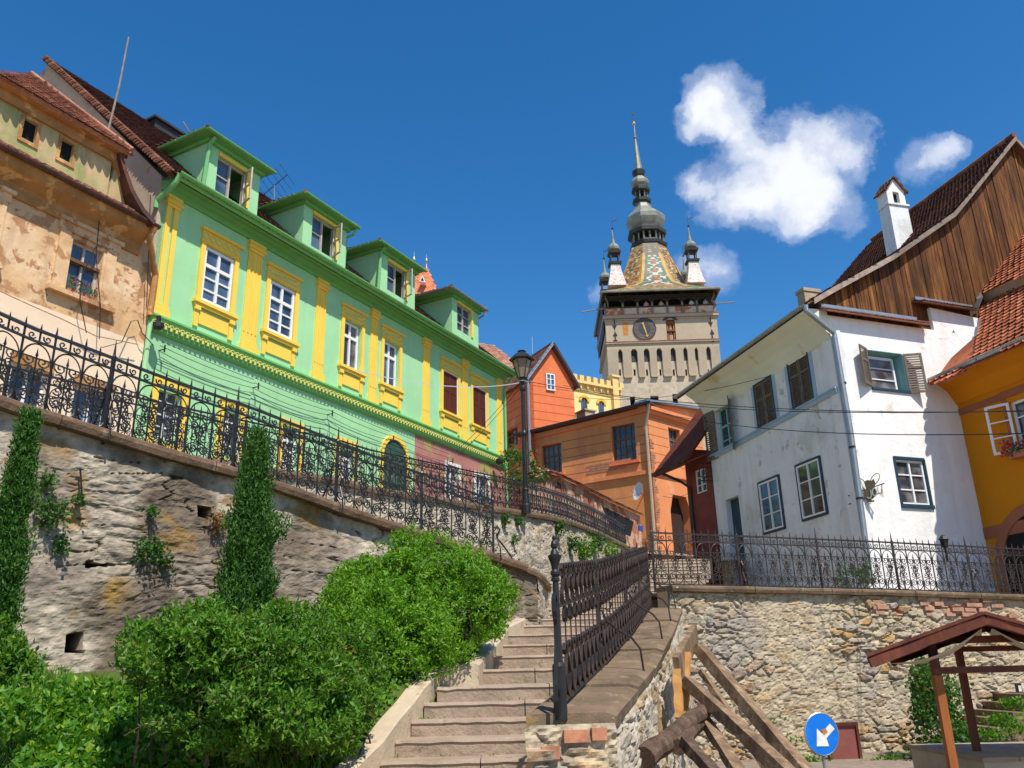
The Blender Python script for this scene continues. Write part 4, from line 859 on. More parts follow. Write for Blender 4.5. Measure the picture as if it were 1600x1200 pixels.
SD=Fr((T.pt(0,0,0).x,T.pt(0,0,0).y),(T.pt(0,0,-dep).x,T.pt(0,0,-dep).y)); 
if SD.n.dot(T.d)>0: SD=Fr((T.pt(0,0,0).x,T.pt(0,0,0).y),(T.pt(0,0,-dep).x,T.pt(0,0,-dep).y),True)
mb=MB(); 
for z_,h_,o in ((zl-.02,.16,.12),(zc-.5,.14,.08),(zc-.3,.34,.22)):
    mb.box(T,-o,TW+o,z_,z_+h_,-dep-o,o)
parts(mb,'cornice',M['tower'],tw)
mb=MB(); mb.box(T,-.16,TW+.16,zl+.14,zl+.2,-dep-.16,.17); mb.box(T,-.27,TW+.27,zc+.04,zc+.09,-dep-.27,.28); parts(mb,'cornice_tiles',M['tile_pink'],tw)
# rust stain strip and iron anchors
mb=MB(); a=T.at(973,512)[0]; mb.box(T,a,a+.55,Zt(522),Zt(502),0,.012); mb.build('brick_patch',M['rust'],tw)
mb=MB()
for x,y in ((960,505),(961.5,528),(1110,500),(1113,525)):
    u,z=T.at(x,y); mb.box(T,u-.04,u+.04,z-.7,z+.7,0.01,.08); mb.ext(T,[(u-.22,z+.25),(u,z+.65),(u+.22,z+.25)],.01,.07); mb.ext(T,[(u-.22,z-.25),(u,z-.65),(u+.22,z-.25)],.01,.07)
parts(mb,'wall_anchor',M['iron'],tw,3)
# painted white frame round the slits etc -> gallery
gz0=zc+.1; gz1=Zt(477.5,1035,.1); gze=Zt(458.5,1035,.55); gx=[949.8,973,996,1019,1042.5,1066,1089,1112]
gu_=[T.at(x,478)[0] for x in gx]; gu_[0]=.05; gu_[-1]=TW-.1
mb=MB(); mb.box(T,.0,TW,gz0,gz1-.1,-.25,.0); mb.box(T,.0,.25,gz0,gz1-.1,-dep,-.25); mb.box(T,TW-.25,TW,gz0,gz1-.1,-dep,-.25); mb.build('gallery_parapet',M['brickred'],tw,'peeling brick gallery parapet')
mb=MB(); mb.box(T,-.12,TW+.12,gz1-.1,gz1+.02,-dep-.1,.12); mb.box(T,-.3,TW+.3,gze-.3,gze-.05,-dep-.3,.3); 
for k in range(len(gu_)-1):
    a,b=gu_[k],gu_[k+1]; m=(a+b)/2; pts=[(a,gze-.3)]+[(m+(b-a)/2*.95*math.cos(t_),gze-.85+.5*math.sin(t_)) for t_ in [math.pi-math.pi*q/10 for q in range(11)]]+[(b,gze-.3)]
    for q in range(1,11): mb.ext(T,[pts[q],pts[q+1],(pts[q+1][0],gze-.28),(pts[q][0],gze-.28)],-.1,.02)
mb.build('gallery_beams',M['darkwood'],tw)
mb=MB()
for u in gu_:
    mb.box(T,u-.1,u+.1,gz0,gz1-.1,0.0,.1)
    mb.hexa([T.pt(u-.12,gz1,-.12),T.pt(u+.12,gz1,-.12),T.pt(u+.12,gz1,.08),T.pt(u-.12,gz1,.08)],[T.pt(u-.08,gze-.7,-.12),T.pt(u+.08,gze-.7,-.12),T.pt(u+.08,gze-.7,.08),T.pt(u-.08,gze-.7,.08)])
parts(mb,'gallery_post',M['greywood'],tw,1)
cw_=2.0; mb=MB(); hh=[(gu_[2]-.2,gu_[2]+.7,gz0+.9,gze-1.2),(gu_[5]-.7,gu_[5]+.6,gz1-.2,gze-1.2)]
mb=wallgrid(T,cw_,TW-cw_,gz0,gze,[],.2,-cw_,dep-2*cw_); mb.build('gallery_core',M['tower'],tw)
mb=MB(); mb.box(T,gu_[1]+.9,gu_[1]+1.7,gz0,gze-.8,-cw_,-cw_+.03).box(T,gu_[4]+.5,gu_[4]+1.6,gz1-.3,gze-1.0,-cw_,-cw_+.03).box(T,gu_[2]+.3,gu_[2]+1.1,gz1-.3,gze-.9,-cw_,-cw_+.03); parts(mb,'gallery_window',M['dark'],tw)
MB().box(T,-.18,-.12,zl+1.5,gze-.3,-dep+.5,-.5).build('side_screen',M['darkwood'],tw)
# clock
cu,cz=T.at(1007,514); cr_=T.at(1024.5,514)[0]-cu; mb=MB(); n=28
disk=lambda r,n0,n1:mb.hexa([T.pt(cu+r*math.cos(2*math.pi*k/n),cz+r*math.sin(2*math.pi*k/n),n0) for k in range(n)],[T.pt(cu+r*math.cos(2*math.pi*k/n),cz+r*math.sin(2*math.pi*k/n),n1) for k in range(n)])
disk(cr_,.0,.10); ck=mb.build('clock_face',M['clock'],tw)
mb=MB(); disk(cr_*.55,.101,.11); mb.build('inner_dial',paint('dial_centre',(.035,.035,.045),.6),ck)
mb=MB(); mb.tube([T.pt(cu+cr_*math.cos(2*math.pi*k/n),cz+cr_*math.sin(2*math.pi*k/n),.1) for k in range(n+1)],.05,5); mb.build('dial_rim',M['tinb'],ck)
mb=MB()
for h_ in range(12):
    a=math.pi/2-h_*math.pi/6; nn_=(3,1,2,3,2,1,2,3,3,2,1,2)[h_]
    for q in range(nn_):
        da=(q-(nn_-1)/2)*.09; p_=[T.pt(cu+cr_*r_*math.cos(a+da),cz+cr_*r_*math.sin(a+da),.115) for r_ in (.64,.88)]; mb.ribbon(p_,T.n,.01,.05)
mb.build('hour_numerals',paint('dull_gilt',(.16,.12,.08),.6),ck)
mb=MB()
for L_,a,w_ in ((cr_*.86,R(-76),.17),(cr_*.62,R(104),.22)):
    dx,dz=math.cos(a),math.sin(a); px_,pz_=-dz,dx
    mb.ext(T,[(cu-px_*w_*.4,cz-pz_*w_*.4),(cu+dx*L_*.8-px_*w_*.3,cz+dz*L_*.8-pz_*w_*.3),(cu+dx*L_*.82-px_*w_,cz+dz*L_*.82-pz_*w_),(cu+dx*L_,cz+dz*L_),(cu+dx*L_*.82+px_*w_,cz+dz*L_*.82+pz_*w_),(cu+dx*L_*.8+px_*w_*.3,cz+dz*L_*.8+pz_*w_*.3),(cu+px_*w_*.4,cz+pz_*w_*.4)],.13,.16)
mb.build('clock_hands',M['gold'],ck)
# figure niche
a,b,c,d=nz; mb=MB(); m=(a+b)/2; mb.box(T,a+.06,a+.2,c+.1,d-.1,-.6,-.1); mb.box(T,b-.2,b-.06,c+.1,d-.1,-.6,-.1); mb.box(T,a+.06,b-.06,d-.5,d-.1,-.6,-.06); mb.box(T,a+.02,b-.02,c+(d-c)*.42,c+(d-c)*.5,-.6,0.02)
for k in range(6): u=a+.1+(b-a-.25)*k/5; mb.box(T,u,u+.05,c+(d-c)*.5,d-.3,-.55,-.2) if k in (0,1,4,5) else None
mb.build('puppet_stage',M['orangewood'],tw)
mb=MB(); mb.ext(T,[(a-.3,d-.05),(a,d+.25),(m,d+.4),(b,d+.25),(b+.3,d-.05),(b+.15,d-.05),(m,d+.2),(a-.15,d-.05)],0,.14); mb.build('niche_hood',M['darkwood'],tw)
mb=MB()
for u,z_ in ((m,c+(d-c)*.52),(a+.4,c+.1),(b-.4,c+.1)): mb.lathe(T.pt(u,z_,-.35),[(.16,0),(.2,.4),(.13,.7),(.07,.75),(.11,.85),(.1,1.0),(0,1.05)],8)
parts(mb,'carved_figure',M['grout'],tw)
mb=MB()
for x0,y0,x1,y1 in ((1115,475,1148,472),):
    mb.tube([T.p3(x0,y0,.2),T.p3(x1,y1,.2)],.07,6)
mb.tube([T.pt(0,Zt(480),.2),T.pt(-2.4,Zt(487),.6)],.07,6)
mb.tube([T.pt(.1,gze,.5),T.pt(.1,gze-.3,.5),T.pt(.35,gze-.6,.15),T.pt(.35,gz1,.15)],.06,6); mb.tube([T.pt(TW-.1,gze,.5),T.pt(TW-.1,gze-.3,.5),T.pt(TW-.35,gze-.8,.15),T.pt(TW-.2,gz1,.15)],.06,6)
parts(mb,'water_spout',M['greywood'],tw)
# roof: square foot to octagon, coloured tiles cell by cell
ov=.32; E0=TW/2+ov; ctr=T.pt(TW/2,0,-dep/2); 
def hw_at(y,x0,x1): a=T.at(x0,y,-dep/2);b=T.at(x1,y,-dep/2); return (b[0]-a[0])/2,(a[1]+b[1])/2
ytop=hw_at(392,990,1043); zR0=gze; zR1=ytop[1]
K=60
def rad(t): # half width
    q=[(0,1.0),(.05,.86),(.12,.71),(.22,.56),(.31,.45),(.45,.34),(.57,.265),(.8,.11),(1,0)]
    for (a,fa),(b,fb) in zip(q,q[1:]):
        if t<=b: return ytop[0]+(E0-ytop[0])*(fa+(fb-fa)*(t-a)/(b-a))
    return ytop[0]
def cc(t): return .414+(1-.414)*max(0,1-t*5.0)**1.2
def ring(t):
    h_=rad(t) if t>0 else E0; c_=cc(t)*h_; z_=zR0+(zR1-zR0)*(t**.94)
    return [ctr+T.d*u+T.n*v+Z*z_ for u,v in ((-c_,h_),(c_,h_),(h_,c_),(h_,-c_),(c_,-h_),(-c_,-h_),(-h_,-c_),(-h_,c_))]
mb=MB(); N=22
pal=[(.38,.13,.06),(.45,.20,.08),(.30,.10,.05),(.50,.33,.10),(.10,.16,.09),(.20,.12,.07),(.55,.42,.25)]
for k in range(K):
    r0,r1=ring(k/K),ring((k+1)/K)
    for s_ in range(8):
        w0=(r0[(s_+1)%8]-r0[s_]).length
        n_=max(2,min(N,int(w0/.28)))
        if w0<.02 and (r1[(s_+1)%8]-r1[s_]).length<.02: continue
        for q in range(n_):
            a0,a1=q/n_,(q+1)/n_; f=(q+.5)/n_-.5; t=k/K
            p=[r0[s_].lerp(r0[(s_+1)%8],a0),r0[s_].lerp(r0[(s_+1)%8],a1),r1[s_].lerp(r1[(s_+1)%8],a1),r1[s_].lerp(r1[(s_+1)%8],a0)]
            if t<.12: col=rnd.choice([(.40,.14,.06),(.34,.20,.08),(.14,.16,.06),(.45,.27,.09),(.10,.15,.08)])
            elif abs(f)>.425: col=(.66,.58,.42) if (k%2 and abs(f)>.465) else (.56,.32,.06)
            elif s_ in (0,4):
                x=f*w0; zz=t*(zR1-zR0); col=(.075,.15,.11)
                P_=(t-.12)*6.2; ph_=P_%1.0; hwd=.28*(1-t*.3); dd_=abs(abs(f)/.30-abs(2*ph_-1))
                if t<.75 and dd_<.17: col=(.60,.56,.42)
                elif t<.75 and abs(f)/.30<abs(2*ph_-1)-.35 and abs(f)<.1: col=(.45,.12,.06)
                if t>.78: col=(.13,.12,.09)
                if rnd.random()<.12: col=rnd.choice(pal)
            else:
                col=rnd.choice(pal[:6]); v_=(f*3+t*9)%1
                if v_<.25: col=(.50,.30,.08)
                if rnd.random()<.08: col=(.68,.60,.42)
            mb.quad(*p,c=col)
M['glazed']=colmat('glazed_roof_tiles',.55,.3,.35,3,.35,.05)
mb.build('tiled_roof',M['glazed'],tw)
mb=MB(); r0=ring(0)
for i in range(4):
    a,b=[r0[0],r0[2],r0[4],r0[6]][i],[r0[1],r0[3],r0[5],r0[7]][i]; mb.tube([a-Z*.08,b-Z*.08],.12,6)
mb.box(T,-ov+.05,TW+ov-.05,gze-.08,gze-.0,-dep-ov+.05,ov-.05); mb.build('eave_gutter',M['copper'],tw)
def pxrings(mb,rows,D,seg=8,ph=.39,sc=1):
    i0=len(mb.v)
    for x,y,hw in rows:
        c_=P(x,y,D); r_=(P(x+hw,y,D)-P(x-hw,y,D)).length/2*sc
        for q in range(seg): g=ph+2*math.pi*q/seg; mb.v.append((c_.x+r_*math.cos(g),c_.y+r_*math.sin(g),c_.z))
    for k in range(len(rows)-1):
        for q in range(seg): j=(q+1)%seg; mb.f.append((i0+k*seg+q,i0+k*seg+j,i0+(k+1)*seg+j,i0+(k+1)*seg+q)); mb.c.append(None)
    mb.f.append(tuple(i0+q for q in range(seg))[::-1]); mb.f.append(tuple(i0+(len(rows)-1)*seg+q for q in range(seg))); mb.c+=[None,None]
    return mb
DC=T.pt(TW/2,0,-dep/2).y
mb=MB()
pxrings(mb,[(1014.5,392,26),(1014,390,29),(1013.5,386,30),(1013,385,27),(1012.5,382,25)],DC); pxrings(mb,[(1011.5,372,25),(1011,371,30.5),(1010.5,366,31),(1010,362,27)],DC)
pxrings(mb,[(1003,320,11),(1003,318,14.5),(1002.5,314,15),(1002,312,10.5)],DC); pxrings(mb,[(1001.5,302,11),(1001.5,301,14.5),(1001,297,15),(1000.5,294,12)],DC); pxrings(mb,[(998.5,278,6),(998.3,275,9),(998,269,11),(997.8,266,7)],DC)
parts(mb,'spire_cornice',M['darkwood'],tw)
mb=MB(); pxrings(mb,[(1010,362,24),(1009.5,357,27),(1009,350,30.5),(1008.5,344,31),(1008,339,27),(1006.5,334,20),(1005,328,14.5),(1003.5,321,11.5),(1003,318,11)],DC)
pxrings(mb,[(1000.5,294,11),(1000,290,14),(999.8,286,14.5),(999.5,281,11.5),(999,277,7)],DC); pxrings(mb,[(998,267,6),(995.5,245,3.8),(992.3,216,1.8)],DC); pxrings(mb,[(992.3,216,3),(992.2,214,3)],DC); pxrings(mb,[(992.2,214,1.5),(990.5,193,.8)],DC)
parts(mb,'spire',M['copper'],tw)
mb=MB(); pxrings(mb,[(1012,383,13),(1011,370,13)],DC); pxrings(mb,[(1002,312,4),(1001.5,301,4)],DC); parts(mb,'lantern_core',M['dark'],tw)
mb=MB()
for (y0,y1,x0,x1,hw,r_,nn_) in ((384,370,1012.8,1011.3,24.5,.11,16),(313,301,1002.3,1001.5,10,.08,8)):
    for k in range(nn_):
        g=.39+2*math.pi*k/nn_; f=1 if k%2==0 else .93; a,b=P(x0,y0,DC),P(x1,y1,DC); rr=(P(x0+hw,y0,DC)-P(x0-hw,y0,DC)).length/2*f; o=Vector((rr*math.cos(g),rr*math.sin(g),0)); mb.tube([a+o,b+o],r_,5)
parts(mb,'lantern_post',M['copper'],tw)
mb=MB(); q=P(990.4,193,DC); mb.lathe(q-Z*.2,[(0,0),(.16,.06),(.22,.2),(.16,.34),(0,.4)],10); mb.build('gilded_ball',M['gold'],tw)
mb=MB(); mb.tube([q,P(989.7,184,DC)],.035,4); mb.tube([P(989.7,186,DC),P(991.5,181,DC),P(989.5,178,DC),P(991.2,174.5,DC)],.06,4); mb.tube([P(989.7,180,DC),P(986.5,177,DC)],.05,4); mb.build('weather_vane',M['wire'],tw)
# four corner turrets
def turret(c,k,shift):
    t=MB(); t.lathe(c,[(1.0*k,-.3),(.62*k,1.1*k),(.5*k,1.75*k)],4,math.pi/4+R(1.2)); a=t.build('corner_turret',M['turretw'],tw)
    m=MB(); z=1.75*k
    for zz in (z,z+.95*k): m.lathe(c+Z*zz,[(.42*k,-.04),(.66*k,.04),(.72*k,.2*k),(.5*k,.28*k)],4,math.pi/4)
    for dx in (-1,1):
        for dy in (-1,1): m.tube([c+Vector((dx*.3*k,dy*.3*k,z+.2*k)),c+Vector((dx*.3*k,dy*.3*k,z+.95*k))],.07*k,4)
    m.build('turret_lantern',M['darkwood'],a)
    m=MB(); z+=1.2*k; m.lathe(c+Z*z,[(.3*k,0),(.5*k,.18*k),(.52*k,.36*k),(.36*k,.62*k),(.16*k,.8*k),(.1*k,1.2*k),(.03*k,2.1*k)],8,lean=(-.02,0)); m.build('turret_onion',M['copper'],a)
    m=MB(); m.lathe(c+Z*(z+2.05*k),[(0,0),(.1,.04),(.13,.12),(.1,.2),(0,.24)],8); m.tube([c+Z*(z+2.1*k),c+Z*(z+3.1*k)],.025,4); m.quad(*[c+Z*(z+2.8*k)+v for v in (Vector((0,0,0)),Vector((.5,0,.25)),Vector((.55,0,.1)),Vector((0,0,-.12)))]); m.build('turret_vane',M['iron'],a)
M['turretw']=plaster('white_glazed_turret',(.60,.54,.48),.1,3,.5,.2,patches=[(4.5,.57,.03,(.45,.18,.10)),(1.2,.66,.04,(.14,.20,.12))])
k_=1.35
ft=lambda x,y,n:T.p3(x,y,n)
turret(ft(963,447,-1.0),k_,0); turret(ft(1085,443,-1.0),k_,0)
turret(T.pt(1.1,ft(963,447,-1.0).z,-dep+1.0),k_,0); turret(T.pt(TW-1.1,ft(1085,443,-1.0).z,-dep+1.0),k_,0)
# visitors on the gallery
def person(x,y,cloth,label,arm=0,fr=T,n=-.35,zf=None):
    u,z=fr.at(x,y,n); zf=zf if zf is not None else gz0+.05; o=fr.pt(u,zf,n); h=1.68
    t=thing('person',o,label,'person','visitors on the tower gallery')
    m=MB()
    prof=[(.10,.0),(.11,.05),(.12,.45),(.16,.85),(.15,1.0),(.19,1.25),(.20,1.36),(.10,1.43),(.055,1.46),(.06,1.5),(.085,1.54),(.095,1.6),(.085,1.66),(.04,1.71)]
    m.lathe(o,prof,12,sx=1,sy=.62); b=m.build('body',M['skin'],t,smooth=True)
    c=MB(); c.lathe(o,[(.125,.42),(.165,.85),(.165,1.0),(.20,1.25),(.215,1.35),(.11,1.445)],12,sx=1.03,sy=.7)
    for s_ in (-1,1): c.tube([o+fr.d*(.19*s_)+Z*1.36,o+fr.d*(.27*s_)+Z*1.1+fr.n*.05,o+fr.d*(.2*s_)+Z*.98+fr.n*(.27+arm*.05)],.05,7,r1=.035)
    c.build('shirt',cloth,t,smooth=True)
    q=MB(); q.lathe(o+Z*1.58,[(.09,-.02),(.105,.05),(.09,.12),(.03,.16)],10,sy=.75,sx=1); q.build('hair',M['hair'],t,smooth=True)
person(1009.5,474,M['pinkcloth'],'person in a pink top leaning on the tower gallery parapet, leftmost of the visitors')
person(1033,472,M['cream'],'person in beige in a middle bay of the tower gallery')
person(1080,470,M['whitecloth'],'person in a white shirt at the right part of the tower gallery')
person(1102,470,M['cream'],'person in pale clothes beside the last gallery post at the right corner of the tower')
# ================================================================ ORANGE HOUSES
o0=P(1021,760,46); OL=Fr((o0.x,o0.y),az((o0.x,o0.y),-56,16)); OR=Fr((o0.x,o0.y),az((o0.x,o0.y),47,9))
if OL.n.y>0: OL.n=-OL.n
oh=thing('orange_corner_house',(o0.x,o0.y,5),'long pale orange house with grooved plaster and brown windows below the clock tower','house')
LLen=OL.at(815,700)[0]; zl0=OL.at(1015,632,.2)[1]; zl1=OL.at(822,680,.2)[1]; print('orange',LLen,zl0,zl1,OR.at(1090,665))
w1_=rect(OL,(955,666),(995,719),(991,660),(958,722)); w2_=rect(OL,(845,697),(878,740),(877,691),(848,740))
dz=(zl1-zl0)/LLen
mb=wallgrid(OL,0,LLen,3.5,min(zl0,zl1)-.2,[w1_,w2_],.35); 
mb.ext(OL,[(0,min(zl0,zl1)-.2),(LLen,min(zl0,zl1)-.2),(LLen,zl1),(0,zl0)],-.3,-.001); mb.build('side_wall',M['orange2'],oh)
for r in (w1_,w2_):
    w=window(OL,*r,oh,-.25,4,3,'brownframe','glassy',.08,.05,transom=.62)
    a,b,c,d=r; MB().box(OL,a-.2,b+.2,c-.2,c-.05,0,.16).build('sill',M['redorange'],oh)
w3_=rect(OR,(1044,666),(1064,716),(1064,674),(1047,708)); 
RL=OR.at(1092,720)[0]+.6; arch=rect(OR,(1047,770),(1081,846),(1081,780),(1050,846)); arch=(arch[0],arch[1],3.5,arch[3])
zr=OR.at(1020,640,.0)[1]; 
wallgrid(OR,0,RL,3.5,zr-.1,[w3_,arch],.6).build('front_wall',M['orange'],oh)
mb=MB(); a,b,c,d=arch; mb.ext(OR,[(a,d),(a,d-1.0),(a+.35,d)],-.6,-.01); mb.ext(OR,[(b,d),(b,d-1.0),(b-.35,d)],-.6,-.01); parts(mb,'arch_shoulder',M['orange'],oh)
MB().box(OR,a-.05,b+.05,3.5,d,-.75,-.59).build('passage_gloom_panel',paint('passage_gloom',(.035,.016,.010),.9),oh)  # dark panel closes the arch; the passage gloom is in its colour
window(OR,*w3_,oh,-.3,3,3,'brownframe','glass',.08,.05,transom=.6)
mb=MB(); e1=OR.at(1090,664); 
zz=zr; mb.box(OR,-.1,RL,zz-.35,zz-.15,0,.2); mb.box(OR,-.1,RL,zz-.15,zz+.05,0,.35); mb.build('cornice',M['orange'],oh)
zbt=(OL.at(1018,735)[1]+OL.at(900,757)[1])/2; mb=MB(); mb.box(OL,-.05,LLen,zbt-.12,zbt+.1,0,.14); mb.box(OR,-.05,RL,zbt-.12,zbt+.1,0,.14); slant(mb,OL,0,zl0-.35,LLen,zl1-.35,.3,.0,.15); mb.build('string_course',M['orange'],oh)
# plaster grooves as flat dark strips, their shadow put into the colour
mb=MB()
for fr,L_,hs,zt_ in ((OL,LLen,[w1_,w2_],min(zl0,zl1)-.4),(OR,RL,[w3_],zr-.4)):
    z_=zbt+.6
    while z_<zt_:
        cuts=sorted([(h_[0]-.1,h_[1]+.1) for h_ in hs if h_[2]-.1<z_<h_[3]+.1]); u=0
        for a,b in cuts+[(L_,L_)]:
            if a>u: mb.box(fr,u,a,z_-.022,z_+.022,.002,.006)
            u=max(u,b)
        z_+=.52
parts(mb,'plaster_groove_shadow',paint('groove_shadow_line',(.40,.13,.05),.95),oh)
mb=MB(); slant(mb,OL,-.4,zl0+.02,LLen+.2,zl1+.02,.06,-6,.55); mb.build('roof',M['tile_brown'],oh); mb=MB(); slant(mb,OL,-.45,zl0-.02,LLen+.2,zl1-.02,.13,.5,.62); mb.build('gutter',M['iron'],oh)
ru=RL+.3; mb=MB(); mb.ext(OR,[(-.3,zr+.05),(ru,zr+.05),(ru,OR.at(1088,640)[1]),(-.3,zl0+.15)],-.5,.02); mb.build('parapet',M['orange'],oh); mb=MB(); slant(mb,OR,-.4,zl0+.15,ru,OR.at(1088,640)[1],.15,-.6,.35); mb.build('zinc_coping',M['zinc'],oh)
mb=MB(); mb.tube([OL.pt(-.3,zl0,.4),OL.pt(.1,zl0-1.2,.16),OL.pt(.1,3.5,.16)],.09,7); mb.build('downpipe',M['grout'],oh)
mb=MB()
for k in range(60):
    z_=4+k*.14
    if rnd.random()<.85: mb.box(OR,-.02,rnd.uniform(.15,.42),z_,z_+.11,0,.012+rnd.random()*.02)
for k in range(14):
    for j in range(9):
        if rnd.random()<.6: mb.box(OL,.25+j*.42,.25+j*.42+.36,5.2+k*.13,5.2+k*.13+.1,0,.02+rnd.random()*.03) if 5.2+k*.13<7.0-j*.12 else None
for k in range(4): mb.box(OL,1.5+rnd.uniform(-.3,.1),4.0+rnd.uniform(-.4,.2),zbt+.42+k*.14,zbt+.42+k*.14+.11,0,.02)
mb.build('exposed_brick',paint('old_brick',(.42,.18,.10),.95,0,.3,5,.5),oh)
# satellite dish
sd=OL.p3(999,768,.5); t=thing('satellite_dish',sd,'white satellite dish on the side wall of the orange corner house','satellite dish')
mb=MB(); ax=Vector((-.97,-.42,.22)).normalized(); s1=ax.cross(Z).normalized(); s2=s1.cross(ax); rr=.48; i0=0
for j in range(5):
    r_=rr*j/4
    for k in range(18): g=2*math.pi*k/18; mb.v.append(tuple(sd+(s1*math.cos(g)*r_+s2*math.sin(g)*r_*1.08)+ax*(r_*r_*.5)))
for j in range(4):
    for k in range(18): l=(k+1)%18; mb.f.append((j*18+k,j*18+l,j*18+18+l,j*18+18+k)); mb.c.append(None)
mb.build('reflector',M['dish'],t,smooth=True); MB().tube([sd,sd-OL.n*.5-Z*.1],.03,5).tube([sd-s2*.4,sd+ax*.6],.02,4).build('arm',M['zinc'],t)
# red-orange gable house behind
g0=P(826,620,50); GHf=Fr((g0.x,g0.y),az((g0.x,g0.y),62,6)); GS=Fr((g0.x,g0.y),az((g0.x,g0.y),-28,7))
hh_=thing('red_orange_gable_house',(g0.x,g0.y,9),'narrow red orange house with steep gable behind the street lamp','house')
gl=GHf.at(898,640)[0]; ga=GHf.at(861,540); gel=GHf.at(832,583); ger=GHf.at(899,612); gw_=rect(GHf,(852,583),(867,612),(865,586),(853,609)); zlow=5
e_=(gel[1]+ger[1])/2; print('gable house',gl,ga,gel,ger)
mb=wallgrid(GHf,0,gl,zlow,e_,[],.2); mb.ext(GHf,[(0,e_),(gl,e_),(ga[0],ga[1]-.1)],-.25,-.001)
mb.build('front_wall',M['redorange'],hh_); window(GHf,gw_[0],gw_[1],gw_[2],gw_[3],hh_,.075,2,3,'frame','glassb',.07,.04)
SL=8.5; sw=rect(GS,(791,672),(809,697),(809,668),(791,700)); print('sw',sw)
wallgrid(GS,0,SL,zlow,e_,[sw] if 0<sw[0]<sw[1]<SL else [],.25).build('side_wall',M['redorange'],hh_,'weathered side wall')
if 0<sw[0]<sw[1]<SL: window(GS,*sw,hh_,-.2,3,2,'brownframe','glassy',.07,.04)
back=GS.d*SL; rdg=GHf.pt(ga[0],ga[1]+.1,.3); ev=GHf.pt(-.25,e_-.15,.3); ev2=GHf.pt(gl+.25,e_-.15,.3)
tiles([ev,rdg,rdg+back,ev+back],Z,.2,.17,.03,.5).build('roof',M['tile_brown'],hh_); tiles([ev2,ev2+back,rdg+back,rdg],Z,.2,.17,.03,.5).build('roof',M['tile_brown'],hh_)
mb=MB(); mb.ribbon([ev-Z*.02,rdg-Z*.02],GHf.n,.12,.16); mb.build('left_verge',M['zinc'],hh_); MB().ribbon([rdg-Z*.02,ev2-Z*.02],GHf.n,.12,.16).build('right_verge',M['darkwood'],hh_)
mb=MB()
z_=zlow+.6
while z_<e_+3:
    if z_<e_: mb.box(GHf,0,gl,z_-.02,z_+.02,.002,.006); mb.box(GS,0,SL,z_-.02,z_+.02,.002,.006)
    z_+=.55
parts(mb,'plaster_groove_shadow',paint('gable_groove_shadow',(.42,.09,.04),.95),hh_)  # flat strips darker than the plaster, groove shadow painted in
MB().tube([GHf.pt(-.1,e_-.1,.15),GHf.pt(-.1,zlow+3,.15)],.08,7).build('downpipe',M['zinc'],hh_)
q=rdg+back*.3; tag(MB().tube([P(832,552,53),P(831.5,526,53)],.02,4).build('roof_mast',M['wirelt'],off=P(832,552,53)),'thin pale mast rising from the red orange gable house roof','mast')
# hipped brown roof house between green and gable house
hb=thing('hip_roof_house',P(775,600,58),'far house with a low hipped brown tile roof seen past the green house end','house')
a_,b_,c_,d_=P(735,590,52),P(822,598,56),P(800,562,57),P(757,538,57)
hr=P(748,540,58)
mb=tiles([P(700,575,54),P(830,588,56),P(772,540,59),P(745,538,59)],Z,.22,.19,.03,.5); mb.build('roof',M['tile_pink'],hb)
mb=MB(); A1,A2_=P(705,590,55),P(826,600,57); f_=Fr((A1.x,A1.y),(A2_.x,A2_.y)); mb.box(f_,0,f_.L,8,A1.z-.2,-4,0); mb.build('wall',M['orange'],hb)
# yellow house
y0=P(884,650,58); YH=Fr((y0.x,y0.y),az((y0.x,y0.y),58,9)); yh=thing('yellow_castellated_house',(y0.x,y0.y,9),'yellow house with battlement parapet and pointed arch windows at the foot of the tower','house')
M['ypale']=plaster('pale_ochre_trim',(.80,.56,.22),.06,.8,.9,.1); yl=YH.at(968,640)[0]; zy=(YH.at(892,592)[1]+YH.at(955,607)[1])/2; ys=[rect(YH,(907,619),(918,643)),rect(YH,(934,623),(944,646))]
ys=[(a,b,(ys[0][2]+ys[1][2])/2,(ys[0][3]+ys[1][3])/2) for a,b,_,_ in ys]
wallgrid(YH,0,yl,8,zy-.15,[(a,b,c,d-.35) for a,b,c,d in ys],.3).build('wall',M['yhouse'],yh)
for a,b,c,d in ys:
    m=(a+b)/2; h_=(b-a)/2; ap=[(m+h_*math.cos(t_),d-.38+h_*.9*math.sin(t_)) for t_ in [math.pi*k/8 for k in range(9)]]
    MB().ext(YH,[(a,c),(b,c)]+ap,-.1,.02).build('pane',M['glassb'],yh); ap2=[(m+(h_+.2)*math.cos(t_),d-.38+(h_*.9+.22)*math.sin(t_)) for t_ in [math.pi*k/8 for k in range(9)]]; mb=MB()
    for k in range(8): mb.ext(YH,[ap[k],ap2[k],ap2[k+1],ap[k+1]],.02,.1)
    mb.build('window_arch',M['ydark'],yh); MB().box(YH,m-.04,m+.04,c,d-.1,.02,.05).box(YH,a,b,c+.9,c+.98,.02,.05).build('mullion',M['brownframe'],yh)
mb=MB(); mb.box(YH,-.1,yl+.15,zy-.2,zy,0,.3); u=0
while u<yl: mb.box(YH,u,u+.38,zy,zy+.42,-.05,.28); mb.ext(YH,[(u,zy-.2),(u+.3,zy-.2),(u+.15,zy-.6)],0,.18); u+=.62
mb.box(YH,0,yl,zy-.75,zy-.62,0,.08); mb.box(YH,0,yl,ys[0][2]-.45,ys[0][2]-.3,0,.15)
ut=YH.at(957,600)[0]; mb.box(YH,ut-.25,ut+.3,8,zy+.75,0,.35); mb.box(YH,ut-.35,ut+.4,zy+.75,zy+.9,-.1,.45); mb.build('battlement',M['ypale'],yh)
mb=MB(); mb.box(YH,0,yl,8,zy-.2,-6,-.4); mb.build('rear_wall',M['yhouse'],yh)
